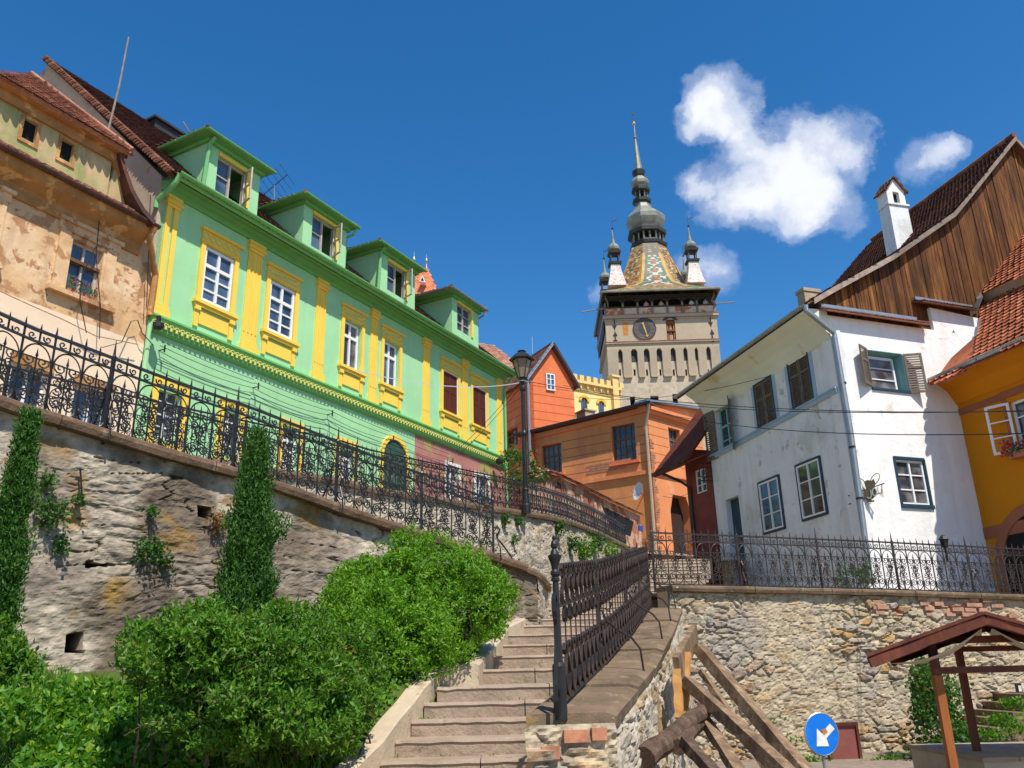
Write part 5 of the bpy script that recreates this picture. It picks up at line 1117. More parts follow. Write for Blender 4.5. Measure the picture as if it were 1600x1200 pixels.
tag(MB().box(YH,YH.at(912,650,2)[0],YH.at(927,650,2)[0],YH.at(918,652,2)[1]-1.5,YH.at(918,643,2)[1],1.2,2.2).box(YH,YH.at(912,650,2)[0]-.1,YH.at(927,650,2)[0]+.1,YH.at(918,643,2)[1],YH.at(918,641,2)[1],1.1,2.3).build('chimney_block',M['grout'],off=YH.p3(918,650,2)),'squat grey chimney showing above the orange corner house roof','chimney')
# far red pointed roof with two finials
rt=thing('red_turret_roof',P(690,430,75),'distant bright red steep roof with two silver finials behind the green house dormers','roof')
R0=P(700,408,75); L0=P(690,408,75); FR=Fr((P(660,450,75).x,75),(P(760,450,75).x,75)); a_,b_=FR.at(667,406),FR.at(730,520)
pp=[FR.p3(640,520,0),FR.p3(709,520+0,0)]
mb=tiles([FR.p3(610,520,1.5),FR.p3(700,520,1.5),FR.p3(667,418),FR.p3(647,418)],Z,.25,.2,.03,.3); mb=MB()
q=[FR.p3(600,520,2),FR.p3(692,520,2),FR.p3(668,417,0),FR.p3(648,417,0)]
tiles([FR.p3(610,530,2.5),FR.p3(690,530,2.5),FR.p3(667,418),FR.p3(650,418)],Z,.26,.2,.03,.3).build('roof',M['tile_bright'],rt) if 0 else None
q=[FR.p3(590,540,3),FR.p3(697,540,3),FR.p3(668,417,0),FR.p3(645,417,0)]
q=[FR.p3(600,500,3),FR.p3(688,500,3),FR.p3(668,419,0),FR.p3(648,419,0)]
q[1]=FR.p3(693,500,3)
tiles([FR.p3(600,500,3),FR.p3(702,500,3),FR.p3(668,419,0),FR.p3(647,419,0)],Z,.26,.2,.03,.3).build('roof',M['tile_bright'],rt)
mb=MB()
for x,y0_,y1_ in ((666,420,397),(646.5,420,393)):
    c_=FR.p3(x,y0_,-.0); h_=FR.p3(x,y1_)[2]-c_.z; mb.lathe(c_,[(.12,0),(.07,.3*h_),(.1,.42*h_),(.2,.5*h_),(.1,.6*h_),(.05,.7*h_),(.02,h_)],8)
parts(mb,'finial',M['zinc'],rt)
c_=FR.p3(660,440,1.8); mb=MB(); mb.ext(FR,[FR.at(655,439,2),FR.at(665,441,2),FR.at(660,430,2)],1.0,2.0); mb.build('roof_dormer',M['frame'],rt); mb=MB(); mb.ext(FR,[FR.at(657,438,2.02),FR.at(662.5,439,2.02),FR.at(660,433,2.02)],1.9,2.02); mb.build('dormer_opening',M['dark'],rt)
# dark red boarded house past the white one
d0=WL.pt(WLL+.05,0,.0); DR=Fr((d0.x,d0.y),az((d0.x,d0.y),WA-4,3.0)); dh=thing('dark_red_house',(d0.x,d0.y,3),'dark maroon boarded house with overhanging eave left of the white house','house')
DL=max(1.5,DR.at(1087,760)[0]); zd=DR.at(1075,722,.9)[1]; print('darkred',DL,zd); dw=rect(DR,(1087,735),(1103,768),(1103,730),(1088,772)) 
dw=(min(dw[0],dw[1]),max(dw[0],dw[1]),min(dw[2],dw[3]),max(dw[2],dw[3])); print(dw)
dw=(max(.1,dw[0]),min(DL-.1,max(dw[0]+.4,dw[1])),dw[2],dw[3])
wallgrid(DR,0,DL,1.5,zd+.4,[dw],.15).build('wall',M['darkred'],dh); window(DR,*dw,dh,-.05,2,3,'frame','glassb',.05,.03)
ef=Fr((DR.pt(DL,0).x,DR.pt(DL,0).y),az((DR.pt(DL,0).x,DR.pt(DL,0).y),75,5)); MB().box(ef,0,5,1.5,zd+.9,-.3,0).build('end_wall',M['darkred'],dh)
q=[DR.p3(1047,716,1.0),DR.pt(-.2,zd,1.0)]
e0=DR.pt(DL+.9,zd,1.0); e1=DR.pt(-.1,zd,1.0); up=-DR.n*2.4+Z*2.9
mb=MB(); mb.hexa([e0,e1,e1+up,e0+up],[e0+Z*.15,e1+Z*.15,e1+up+Z*.15,e0+up+Z*.15]); mb.build('roof',plaster('maroon_boards',(.15,.040,.022),.25,2,.95,.3),dh); MB().hexa([e0-Z*.05,e1-Z*.05,DR.pt(-.1,zd+.35,0),DR.pt(DL+.9,zd+.35,0)],[e0-Z*.0,e1-Z*.0,DR.pt(-.1,zd+.42,0),DR.pt(DL+.9,zd+.42,0)]).build('soffit',M['darkred'],dh)
gutter(DR,-.1,DL+.9,zd+.05,1.05,.07).build('gutter',M['iron'],dh); MB().tube([DR.pt(DL+.3,zd,1.0),DR.pt(DL+.2,zd-.3,.3),DR.pt(DL-.05,zd-.6,.07),DR.pt(DL-.05,1.5,.07)],.05,6).build('downpipe',M['iron'],dh)
# lean-to with tiled sloping parapet below the orange houses
s0,s1_=P(832,770,34),P(1002,830,43); SHf=Fr((s0.x,s0.y),(s1_.x,s1_.y)); sh=thing('ruined_outbuilding',(s0.x,s0.y,5),'ruined low outbuilding with crumbling plaster and a tiled sloping parapet behind the upper fence','outbuilding')
top=[SHf.at(x,y) for x,y in ((832,748),(848,737),(866,742),(905,760),(950,783),(1000,806))]
poly=[(top[0][0],4.2)]+[(top[-1][0],4.2)]+top[::-1]
mb=MB()
for (a,b) in zip(top,top[1:]): mb.ext(SHf,[(a[0],4.0),(b[0],4.0),b,a],-.5,0)
mb.build('parapet_wall',M['ruin'],sh)
mb=MB()
for (a,b) in zip(top,top[1:]):
    q=[SHf.pt(a[0],a[1]+.02,.22),SHf.pt(b[0],b[1]+.02,.22),SHf.pt(b[0],b[1]+.25,-.25),SHf.pt(a[0],a[1]+.25,-.25)]
    t=tiles(q,Z,.2,.17,.03,.9,thick=.06); i=len(mb.v); mb.v+=t.v; mb.f+=[tuple(i+k for k in f) for f in t.f]; mb.c+=t.c
mb.build('parapet_tiles',M['tile_pink'],sh)
mb=MB(); mb.ext(SHf,[SHf.at(868,762),SHf.at(876,764),SHf.at(876,757),SHf.at(871,753)],-.02,.01).ext(SHf,[SHf.at(940,790),SHf.at(990,815),SHf.at(985,838),SHf.at(955,826)],-.02,.01); parts(mb,'opening_shade_panel',M['dark'],sh)
t=tag(MB().ext(SHf,[SHf.at(998,821,.6),SHf.at(1005,822,.6),SHf.at(1005,831,.6),SHf.at(999,829,.6)],.55,.6).build('blue_cloth',M['bluecloth'],off=SHf.p3(1000,825,.6)),'small blue cloth hanging by the brick rubble at the end of the upper fence','cloth')
# ================================================================ RETAINING WALLS
def lerp(a,b,t): return a+(b-a)*t
def polyat(pts,s):
    acc=0
    for a,b in zip(pts,pts[1:]):
        L=(Vector((b.x,b.y,0))-Vector((a.x,a.y,0))).length
        if s<=acc+L or b is pts[-1]: return a.lerp(b,min(1,max(0,(s-acc)/L))),(Vector((b.x,b.y,0))-Vector((a.x,a.y,0))).normalized()
        acc+=L
def plen(pts): return sum((Vector((b.x,b.y,0))-Vector((a.x,a.y,0))).length for a,b in zip(pts,pts[1:]))
def sstep(a,b,x): t=max(0,min(1,(x-a)/(b-a))); return t*t*(3-2*t)
PALR=[(.48,.38,.25),(.54,.43,.28),(.42,.33,.23),(.58,.48,.32),(.46,.35,.21),(.52,.31,.12),(.38,.32,.25),(.50,.40,.28),(.44,.27,.15)]
PALL=[(.40,.33,.25),(.44,.36,.27),(.35,.28,.21),(.47,.39,.29),(.31,.25,.18)]
def rubble(name,pts,zbot,mt,parent,style,res=.035,side=1,holes=(),batter=.0,seed=0,zdrop=.0,label=None,stains=()):
    """pts: top edge polyline; heightfield of stones pushed out along the wall normal"""
    L=plen(pts); n=int(L/res); H=max(p.z for p in pts)-min(zbot(0),zbot(L)); m=int(H/res); mb=MB(); V=[];C=[]
    for i in range(n+1):
        s=L*i/n; p,d=polyat(pts,s); nn=Vector((d.y,-d.x,0))*side; zt=p.z-zdrop; zb_=zbot(s)
        col=[];cc_=[]
        for j in range(m+1):
            z=zb_+(zt-zb_)*j/m
            wv=noise.noise(Vector((s*1.3,z*1.3,seed)))*.25; wz=noise.noise(Vector((s*.9,z*2,seed+9)))*.16
            f1=noise.fractal(Vector((s*.8,z*1.5,seed+3)),.7,2.0,6)
            if style=='R':
                sx,sz=2.9,6.8
                q=Vector(((s+wv)*sx,(z+wz)*sz,seed)); (d0,d1,*_),(c0,*_2)=noise.voronoi(q)
                e=d1-d0; h_=hash((round(c0.x,2),round(c0.y,2)))%1000/1000
                e+=noise.noise(Vector((s*14,z*20,4)))*.06
                st=sstep(.02,.16,e); big=sstep(.15,.5,noise.noise(Vector((s*.5,z*.7,seed+5)))+.35)
                disp=st*(.03+.055*h_)*(.3+.7*big)+f1*.03+noise.fractal(Vector((s*9,z*14,2)),.7,2,4)*.016
                base=PALR[int(h_*len(PALR))%len(PALR)]; mor=(.54,.44,.29); k=st*(.45+.5*big); col_=[lerp(mor[t],base[t],k) for t in range(3)]
                if e<.03: col_=[c*.62 for c in col_]
            else:
                sx,sz=(2.0,5.2) if style=='L' else (2.6,6.0)
                q=Vector(((s+wv*1.6)*sx,(z+wz*1.8)*sz,seed)); (d0,d1,*_),(c0,*_2)=noise.voronoi(q)
                e=d1-d0; h_=hash((round(c0.x,2),round(c0.y,2)))%1000/1000; e+=noise.noise(Vector((s*11,z*17,4)))*.08
                pl=sstep(-.15,.35,noise.noise(Vector((s*.45,z*.6,seed+7)))+ (.28 if style=='L' else .12)); st=sstep(.0,.2,e)
                rg=1-abs(noise.noise(Vector((s*1.0+wv*2,z*4.6+wz*3,seed+1)))); rg=rg if noise.noise(Vector((s*.9,z*1.7,seed+31)))>.08 else 0; 
                disp=st*(.018+.028*h_)*(1-pl*.92)+f1*.05-.05*sstep(.975,.998,rg)+noise.fractal(Vector((s*7,z*12,2)),.8,2,4)*.012
                base=PALL[int(h_*len(PALL))%len(PALL)]; pls=(.52,.43,.32); col_=[lerp(base[t],pls[t],pl*.85) for t in range(3)]
                if style=='U': col_=[lerp(c,t,.5) for c,t in zip(col_,(.56,.49,.37))]
                dk=sstep(.06,.42,noise.fractal(Vector((s*.55,z*.38,seed+13)),.8,2,5)); 
                if style=='L': col_=[lerp(c,t,dk*.9) for c,t in zip(col_,(.17,.125,.085))]
                oc=sstep(.42,.55,noise.fractal(Vector((s*1.4,z*1.5,seed+21)),.9,2,4)); col_=[lerp(c,t,oc*.6) for c,t in zip(col_,(.36,.20,.05))]
                if rg>.982: col_=[c*.5 for c in col_]
            for (ss,sz_,rw,rh,sc) in stains:
                k=max(0,1-((s-ss)/rw)**2-((z-sz_)/rh)**2)*(.6+.6*noise.noise(Vector((s*4,z*4,1)))); k=min(1,max(0,k*1.6)); col_=[lerp(c,t,k) for c,t in zip(col_,sc)]
            for (hs,hz,hw,hh) in holes:
                if abs(s-hs)<hw+noise.noise(Vector((z*6,3,hs)))*.03 and abs(z-hz)<hh+noise.noise(Vector((s*6,7,hs)))*.03: disp=-.45; col_=(.05,.04,.03)
            tpr=sstep(0,.05,zt-z); disp*=tpr
            col.append(p+nn*(disp+batter*(zt-z))+Z*(z-p.z)); cc_.append(col_)
        V.append(col); C.append(cc_)
    me=bpy.data.meshes.new(name); vs=[tuple(q) for c in V for q in c]; o=OFF.get(parent.name); vs=[(a-o.x,b-o.y,c-o.z) for a,b,c in vs]
    fs=[(i*(m+1)+j,(i+1)*(m+1)+j,(i+1)*(m+1)+j+1,i*(m+1)+j+1) for i in range(n) for j in range(m)]
    me.from_pydata(vs,[],fs); at=me.color_attributes.new('Col','FLOAT_COLOR','POINT'); buf=[]
    for c in C:
        for k in c: buf+=[k[0],k[1],k[2],1]
    at.data.foreach_set('color',buf); me.materials.append(mt); ob=bpy.data.objects.new(name,me); COL.objects.link(ob); ob.parent=parent; OFF[ob.name]=o
    if label: ob['label']=label
    return ob
def coping(pts,parent,mt,w=.62,h=.13,over=.14,side=1,seglen=1.6,seed=1,name='coping_stone'):
    L=plen(pts); n=max(1,int(L/seglen)); r2=random.Random(seed); sp=[L*k/n+(r2.uniform(-.2,.2) if 0<k<n else 0) for k in range(n+1)]
    for k in range(n):
        a,b=sp[k]+.008,sp[k+1]-.008; mb=MB(); K=6; rows=[]
        for i in range(K+1):
            s=a+(b-a)*i/K; p,d=polyat(pts,s); nn=Vector((d.y,-d.x,0))*side; j=noise.noise(Vector((s*2.3,seed,0)))*.03+noise.noise(Vector((s*9,seed,0)))*.012; dz=noise.noise(Vector((s*1.7,seed,5)))*.012
            rows.append([p+nn*(over+j)+Z*(dz-.02),p+nn*(over+j-.03)+Z*(dz+.0),p-nn*(w-over)+Z*dz,p-nn*(w-over)-Z*h,p+nn*(over+j-.02)-Z*(h+j*.4),p+nn*(over+j+.004)-Z*(h*.5)])
        i0=len(mb.v)
        for r_ in rows: mb.v+=[tuple(q) for q in r_]
        for i in range(K):
            for q in range(6): l=(q+1)%6; mb.f.append((i0+i*6+q,i0+i*6+l,i0+i*6+6+l,i0+i*6+6+q)); mb.c.append(None)
        mb.f.append(tuple(range(i0,i0+6))); mb.f.append(tuple(range(i0+K*6,i0+K*6+6))); mb.c+=[None,None]
        mb.build(name,mt,parent)
# --- near left wall
def kd(x): return (16713/(2081-x))*1.7*.74
def onk(x,y): r=ray(x,y); sc=kd(x)/(r.y*_cp+r.z*_sp); return r*sc
Ltop=[onk(x,y) for x,y in ((-95,580),(0,625),(100,654),(250,702),(375,736),(480,772),(537,794),(630,824),(720,851),(770,867),(815,882))]
Ltop=[Ltop[0]+(Ltop[0]-Ltop[1])*(5.5/(Ltop[0]-Ltop[1]).length)]+Ltop
Lend=[P(846,907,17.25),P(852,915,17.9)]
Lpts=Ltop+[P(838,892,17.0)]
lw_=thing('retaining_wall',Vector((Ltop[6].x,Ltop[6].y,0)),'tall stained plastered rubble wall under the left fence, behind the thuja and hedge, with brown coping','wall')
Llen=plen(Lpts)
def s_of(pts,x,y=None):
    best=None
    for k in range(400):
        s=plen(pts)*k/400; p,_=polyat(pts,s)
        r_=p.dot(RT)/p.dot(FW); xx=800+F*r_
        if best is None or abs(xx-x)<best[0]: best=(abs(xx-x),s,p)
    return best[1]
def zon(pts,x,y):
    s=s_of(pts,x); p,d=polyat(pts,s); nn=Vector((d.y,-d.x,0)); q=onplane(x,y,p,nn); return s_true(pts,q),q.z
def s_true(pts,q):
    best=(1e9,0); acc=0
    for a,b in zip(pts,pts[1:]):
        ab=Vector((b.x-a.x,b.y-a.y,0)); L=ab.length; t=max(0,min(1,(Vector((q.x-a.x,q.y-a.y,0))).dot(ab)/L/L)); d_=(Vector((a.x,a.y,0))+ab*t-Vector((q.x,q.y,0))).length
        if d_<best[0]: best=(d_,acc+L*t)
        acc+=L
    return best[1]
h1=zon(Lpts,112,1005);h2=zon(Lpts,318,800);h3=zon(Lpts,148,883)
st=[(*zon(Lpts,80,702),.35,.2,(.40,.24,.06)),(*zon(Lpts,185,930),.3,.3,(.38,.22,.05)),(*zon(Lpts,118,810),.2,.2,(.40,.22,.05)),(*zon(Lpts,225,950),.5,.9,(.17,.13,.1)),(*zon(Lpts,60,760),.5,.8,(.24,.18,.13)),(*zon(Lpts,235,790),.25,.9,(.22,.16,.11)),(*zon(Lpts,85,900),.7,.4,(.28,.22,.17)),(*zon(Lpts,300,900),.5,.5,(.30,.24,.18)),(*zon(Lpts,450,900),.9,.35,(.34,.27,.2)),(*zon(Lpts,520,850),.7,.4,(.30,.23,.17))]
rubble('stone_face',Lpts,lambda s:-.4,M['stone'],lw_,'L',.034,1,[(h1[0],h1[1],.10,.10),(h2[0],h2[1],.09,.08),(h3[0],h3[1],.13,.03)],.03,3,stains=st)
coping([p+Z*.0 for p in Ltop],lw_,M['coping'],.6,.14,.17,1,2.1,4)
coping([Ltop[-1],P(838,892,17.0),P(851,910,17.6),P(853,915,18.3)],lw_,M['copinglt'],.6,.13,.12,1,.9,5)
mb=MB(); 
for a,b in zip(Lpts,Lpts[1:]):
    d=(b-a); nn=Vector((d.y,-d.x,0)).normalized(); mb.hexa([Vector((a.x,a.y,-.4))-nn*.52,Vector((b.x,b.y,-.4))-nn*.52,Vector((b.x,b.y,-.4))-nn*.7,Vector((a.x,a.y,-.4))-nn*.7],[a-nn*.52-Z*.02,b-nn*.52-Z*.02,b-nn*.7-Z*.02,a-nn*.7-Z*.02])
mb.build('wall_core',M['grout'],lw_)
# rounded pier at its stair end
pe=[P(838,892,17.0),P(847,905,17.35),P(853,912,18.4)]
rubble('pier_face',pe,lambda s:.3,M['stone'],lw_,'L',.035,1,(),.03,8)
# --- upper wall
UT=[P(60,672,13.3),P(150,689,14.2),P(235,703,15.4),P(340,719,16.9),P(450,736,18.7),P(530,747,20),P(580,761,21),P(680,777,23),P(772,792,25.3),P(820,799,27),P(859,806,29),P(892,814,31.5),P(941,834,35.5),P(983,855,40)]
UT=[UT[0]+(UT[0]-UT[1])*4]+UT
print('upper z',[round(p.z,2) for p in UT])
uw=thing('retaining_wall',Vector((UT[10].x,UT[10].y,1)),'pale rubble wall with hanging plants under the upper fence and the street lamp','wall')
uv=UT[3:]
rubble('stone_face',uv,lambda s:.9 if s<14 else .9+(s-14)*.02,M['stone'],uw,'U',.05,1,(),.02,17)
coping(UT,uw,M['copinglt'],.7,.17,.12,1,2.0,6)
mb=MB()
for a,b in zip(UT,UT[1:]):
    d=(b-a); nn=Vector((d.y,-d.x,0)).normalized(); mb.hexa([Vector((a.x,a.y,.5))-nn*.06,Vector((b.x,b.y,.5))-nn*.06,Vector((b.x,b.y,.5))-nn*.5,Vector((a.x,a.y,.5))-nn*.5],[a-nn*.06-Z*.02,b-nn*.06-Z*.02,b-nn*.5-Z*.02,a-nn*.5-Z*.02])
mb.build('wall_core',M['grout'],uw)
# --- right wall
RTp=[P(1044,915,17.6),P(1370,922,19.3),P(1600,930,20.4)]; RTp.append(RTp[2]+(RTp[2]-RTp[1])*1.2)
rw=thing('retaining_wall',Vector((RTp[1].x,RTp[1].y,-1.5)),'sunlit rubble stone wall below the white house, with a thin stone coping and brick patches','wall')
sr_=zon(RTp,1120,940)
brs=[(*zon(RTp,1500,950),1.2,.14,(.44,.24,.16)),(*zon(RTp,1150,960),.5,.1,(.38,.26,.2)),(*zon(RTp,1400,955),.10,.12,(.45,.14,.08)),(*zon(RTp,1140,1000),1.0,.9,(.36,.31,.25)),(*zon(RTp,1080,1100),.9,1.0,(.38,.33,.27)),(*zon(RTp,1355,1050),.2,.9,(.40,.34,.27))]
rubble('stone_face',RTp,lambda s:-1.8,M['stone'],rw,'R',.030,1,(),.02,31,stains=brs,zdrop=.1)
coping(RTp,rw,M['copinglt'],.7,.12,.16,1,1.9,7)
mb=MB()
for a,b in zip(RTp,RTp[1:]):
    d=(b-a); nn=Vector((d.y,-d.x,0)).normalized(); mb.hexa([Vector((a.x,a.y,-1.8))-nn*.06,Vector((b.x,b.y,-1.8))-nn*.06,Vector((b.x,b.y,-1.8))-nn*.5,Vector((a.x,a.y,-1.8))-nn*.5],[a-nn*.06-Z*.1,b-nn*.06-Z*.1,b-nn*.5-Z*.1,a-nn*.5-Z*.1])
mb.build('wall_core',M['grout'],rw)
# brick courses showing near the top right
mb=MB(); rr=random.Random(5)
for k in range(60):
    s=rr.uniform(4.9,plen(RTp)-1); p,d=polyat(RTp,s); nn=Vector((d.y,-d.x,0)); z_=p.z-.2-.11*rr.randint(0,3); c_=p+nn*.055; f_=Fr((c_.x,c_.y),(c_.x+d.x,c_.y+d.y))
    if noise.noise(Vector((s*.8,z_*2,3)))>-.15: mb.box(f_,0,.24,z_,z_+.085,-.1,rr.uniform(.0,.05))
mb.build('exposed_brick',paint('dusty_brick',(.42,.22,.14),.95,0,.35,4,.6),rw)
# --- parapet beside the stairs
rail=[P(876,1112,7.1),P(947,1043,9.5),P(988,994,11.9),P(1018,952,15.8)]
print('rail',[tuple(round(c,2) for c in p) for p in rail])
def rl_off(p,d,o): return p+Vector((d.y,-d.x,0)).normalized()*o
dirs=[(rail[1]-rail[0]),(rail[2]-rail[0]),(rail[3]-rail[1]),(rail[3]-rail[2])]
lft=[rl_off(p,d,-.22) for p,d in zip(rail,dirs)]; rgt=[P(955,1118,7.15),P(1018,1041,9.4),P(1043,1001,11.6),P(1063,950,15.9)]
b0=lft[0]-dirs[0].normalized()*.15; lft[0]=Vector((b0.x,b0.y,lft[0].z)); 
f0_=Vector((rgt[0].x-.12,lft[0].y-.02,rgt[0].z))
pw=thing('stair_parapet',Vector((rail[1].x,rail[1].y,-1)),'crumbling stone parapet with worn coping slabs beside the stairs, carrying the near iron railing','wall')
RR=[f0_]+rgt; LLn=[lft[0]]+lft
def bilin(t):
    k=min(2,int(t*3)); f=t*3-k; a=lft[k].lerp(lft[k+1],f); rg_=[rgt[0],rgt[1],rgt[2],rgt[3]]; b=rg_[k].lerp(rg_[k+1],f); return a,b
nS=6
for q in range(nS):
    mb=MB(); K=5; rows=[]
    for i in range(K+1):
        t=(q+.012+(i/K)*.965)/nS; a,b=bilin(t); a=a.copy();b=b.copy(); zz=(a.z+b.z)/2+(.012 if q%2 else -.008); a.z=b.z=zz; w_=(b-a).normalized(); j=noise.noise(Vector((t*30,1,0)))*.03
        rows.append([a-w_*.03,a+w_*.02+Z*.015,b-w_*.05+Z*.012,b+w_*(.04+j)-Z*.02,b+w_*(.03+j)-Z*.10,a-w_*.03-Z*.10])
    i0=0
    for r_ in rows: mb.v+=[tuple(p) for p in r_]
    for i in range(K):
        for u_ in range(6): l=(u_+1)%6; mb.f.append((i*6+u_,i*6+l,i*6+6+l,i*6+6+u_)); mb.c.append(None)
    mb.f.append(tuple(range(6))[::-1]); mb.f.append(tuple(range(K*6,K*6+6))); mb.c+=[None,None]; mb.build('coping_slab',M['copinglt'],pw)
rubble('outer_face',[p-Z*.09 for p in [rgt[0]+(rgt[0]-rgt[1]).normalized()*.05]+rgt[1:]],lambda s:-1.8,M['stone'],pw,'U',.035,1,(),.04,41)
rubble('stair_face',[p-Z*.09 for p in lft],lambda s:-1.7+s*.18,M['stone'],pw,'U',.06,-1,(),.0,43)
e0_,e1_=bilin(0); rubble('end_face',[e0_-Z*.09+Vector((-.04,-.03,0)),Vector((e1_.x+.02,e1_.y-.05,e0_.z-.09))],lambda s:-1.7,M['stone'],pw,'R',.022,1,(),.02,47,stains=[(.40,-.5,.14,.10,(.34,.25,.18)),(.22,-.7,.2,.15,(.36,.30,.22))])
ef_=Fr((e0_.x-.04,e0_.y-.03),(e1_.x+.02,e1_.y-.05)); mb=MB()
for (u_,z_,w_) in ((.30,-.13,.20),(.52,-.12,.12),(.12,-.24,.14),(.40,-.40,.12),(.10,-.62,.15)): mb.box(ef_,u_,u_+w_,e0_.z+z_-.09,e0_.z+z_-.0,-.1,.055)
mb.build('exposed_brick',paint('end_brick',(.50,.21,.11),.95,0,.35,7,.7),pw)
mb=MB()
for t0_,t1_ in ((0.01,.33),(.33,.66),(.66,1)):
    a,b=bilin(t0_);c,d=bilin(t1_); zz=Z*.1; dn=lambda p:Vector((p.x,p.y,-1.8)); mb.hexa([dn(a),dn(b)+Vector((-.05,0,0)),dn(d)+Vector((-.05,0,0)),dn(c)],[a-zz,b-zz+Vector((-.05,0,0)),d-zz+Vector((-.05,0,0)),c-zz])
mb.build('wall_core',M['grout'],pw)
def leafquad_(mb,p,s,r_):
    d=Vector((r_.gauss(0,1),r_.gauss(0,1),abs(r_.gauss(0,1)))).normalized(); n=d.cross(Vector((r_.gauss(0,1),r_.gauss(0,1),1))).normalized()
    mb.quad(p,p+d*s*.5+n*s*.25,p+d*s,p+d*s*.5-n*s*.25)
# ================================================================ STAIRS
SX=[(597,1185,9.2,-.81),(620,1152,9.6,-.64),(645,1122,10.0,-.47),(665,1096,10.3,-.30),(685,1072,10.6,-.13),(753,1047,12.0,.06),(770,1027,13.0,.25),(785,1007,14.0,.44),(793,990,14.9,.63),(820,977,15.8,.82),(845,970,17.2,1.01),(856,961,18.6,1.20)]
def xleft(x,y,D): return P(x,y,D).x
def xr(D):
    pts=lft
    for a,b in zip(pts,pts[1:]):
        if a.y<=D<=b.y: return lerp(a.x,b.x,(D-a.y)/(b.y-a.y))
    return pts[0].x-.05 if D<pts[0].y else pts[-1].x+ (D-pts[-1].y)*.17
ST=[]
for k in range(6,0,-1): D=9.2-.4*k; ST.append((xleft(597,1185,9.2)-.14*k-.02,D,-.81-.17*k))
for x,y,D,z in SX: ST.append((xleft(x,y,D),D,z))
for k in range(1,13): ST.append((1.0+.17*k+(.0),18.6+.62*k,1.20+.165*k))
mb=MB(); mt=MB(); rs=random.Random(3)
WX=Fr((0,0),(1,0)); 
for i,(xl,D,z) in enumerate(ST):
    Dn=ST[i+1][1]+.06 if i+1<len(ST) else D+1.5; xrr=(xr(D)+.12) if D<16.5 else (xr(16.2)+.35+(D-16.5)*.35); zlow=z-.5; u=xl-.02
    while u<xrr:
        w=rs.uniform(.7,1.5); e=min(xrr,u+w)
        if xrr-e<.25: e=xrr
        dz=rs.uniform(-.006,.006); dy=rs.uniform(-.012,.012); g=.006
        K=max(2,int((e-u)/.12)); rows=[]
        for k in range(K+1):
            x=u+g+(e-u-2*g)*k/K; j=noise.noise(Vector((x*3,D*2,0)))*.02; j2=noise.noise(Vector((x*8,D*3,4)))*.012-.02*sstep(.35,.6,noise.noise(Vector((x*5,D*7,9))))
            rows.append([(x,D+dy-j,zlow),(x,D+dy-j,z-.05),(x,D+dy-.015-j,z-.03+j2),(x,D+dy-.0-j,z-.008+dz+j2),(x,D+dy+.04,z+dz+j2*.5),(x,Dn,z+dz)])
        i0=len(mb.v)
        for r_ in rows: mb.v+=r_
        for k in range(K):
            for q in range(5): mb.f.append((i0+k*6+q,i0+(k+1)*6+q,i0+(k+1)*6+q+1,i0+k*6+q+1)); mb.c.append(None)
        mb.f.append(tuple(i0+q for q in range(6))[::-1]); mb.f.append(tuple(i0+K*6+q for q in range(6))); mb.c+=[None,None]
        u=e
struct('stairs',mb,M['stepstone'])
# weeds and litter in the step joints
wd=MB(); rw2=random.Random(77)
for k in range(900):
    i=rw2.randrange(2,17); xl,D,z=ST[i]; Dn=ST[i+1][1]; xx=xl+abs(rw2.gauss(0,.12)) if rw2.random()<.55 else rw2.uniform(xl,xr(D)); 
    if noise.noise(Vector((xx*3,D*3,2)))<0: continue
    leafquad_(wd,Vector((xx,Dn-.03-abs(rw2.gauss(0,.03)),z+.005)),rw2.uniform(.02,.045),rw2)
struct('step_weeds',wd,M['cover'],kind='stuff')
# curb at the left of the stairs
mb=MB()
def curbseg(mb,pl,w,h):
    K=len(pl); i0=len(mb.v)
    for k,p in enumerate(pl):
        d=(pl[min(k+1,K-1)]-pl[max(k-1,0)]); nn=Vector((d.y,-d.x,0)).normalized(); a=p; b=p-nn*w
        mb.v+=[tuple(a-Z*.8),tuple(a-Z*.02),tuple(a-nn*.02),tuple(b+nn*.02),tuple(b-Z*.02),tuple(b-Z*.8)]
    for k in range(K-1):
        for q in range(5): mb.f.append((i0+k*6+q,i0+k*6+6+q,i0+k*6+7+q,i0+k*6+q+1)); mb.c.append(None)
    mb.f.append(tuple(i0+q for q in range(6))); mb.f.append(tuple(i0+(K-1)*6+q for q in range(6))); mb.c+=[None,None]
cl=[Vector((xl,D+.1,z+.20)) for xl,D,z in ST[2:11]]; cl[-1].y+=.3
curbseg(mb,cl,.24,.2); 
curbseg(mb,[Vector((ST[10][0]-.0,10.95,.1)),Vector((ST[11][0]-.05,11.0,.12))],.2,.2)
curbseg(mb,[Vector((ST[11][0],11.0,.12))]+[Vector((xl+.02,D+.1,z+.13)) for xl,D,z in ST[11:16]],.2,.2)
cb=tag(mb.build('stair_curb',M['curb'],off=Vector((ST[8][0],10,-.3))),'sandy stone kerb sloping up the left side of the stairs in front of the hedge','kerb')
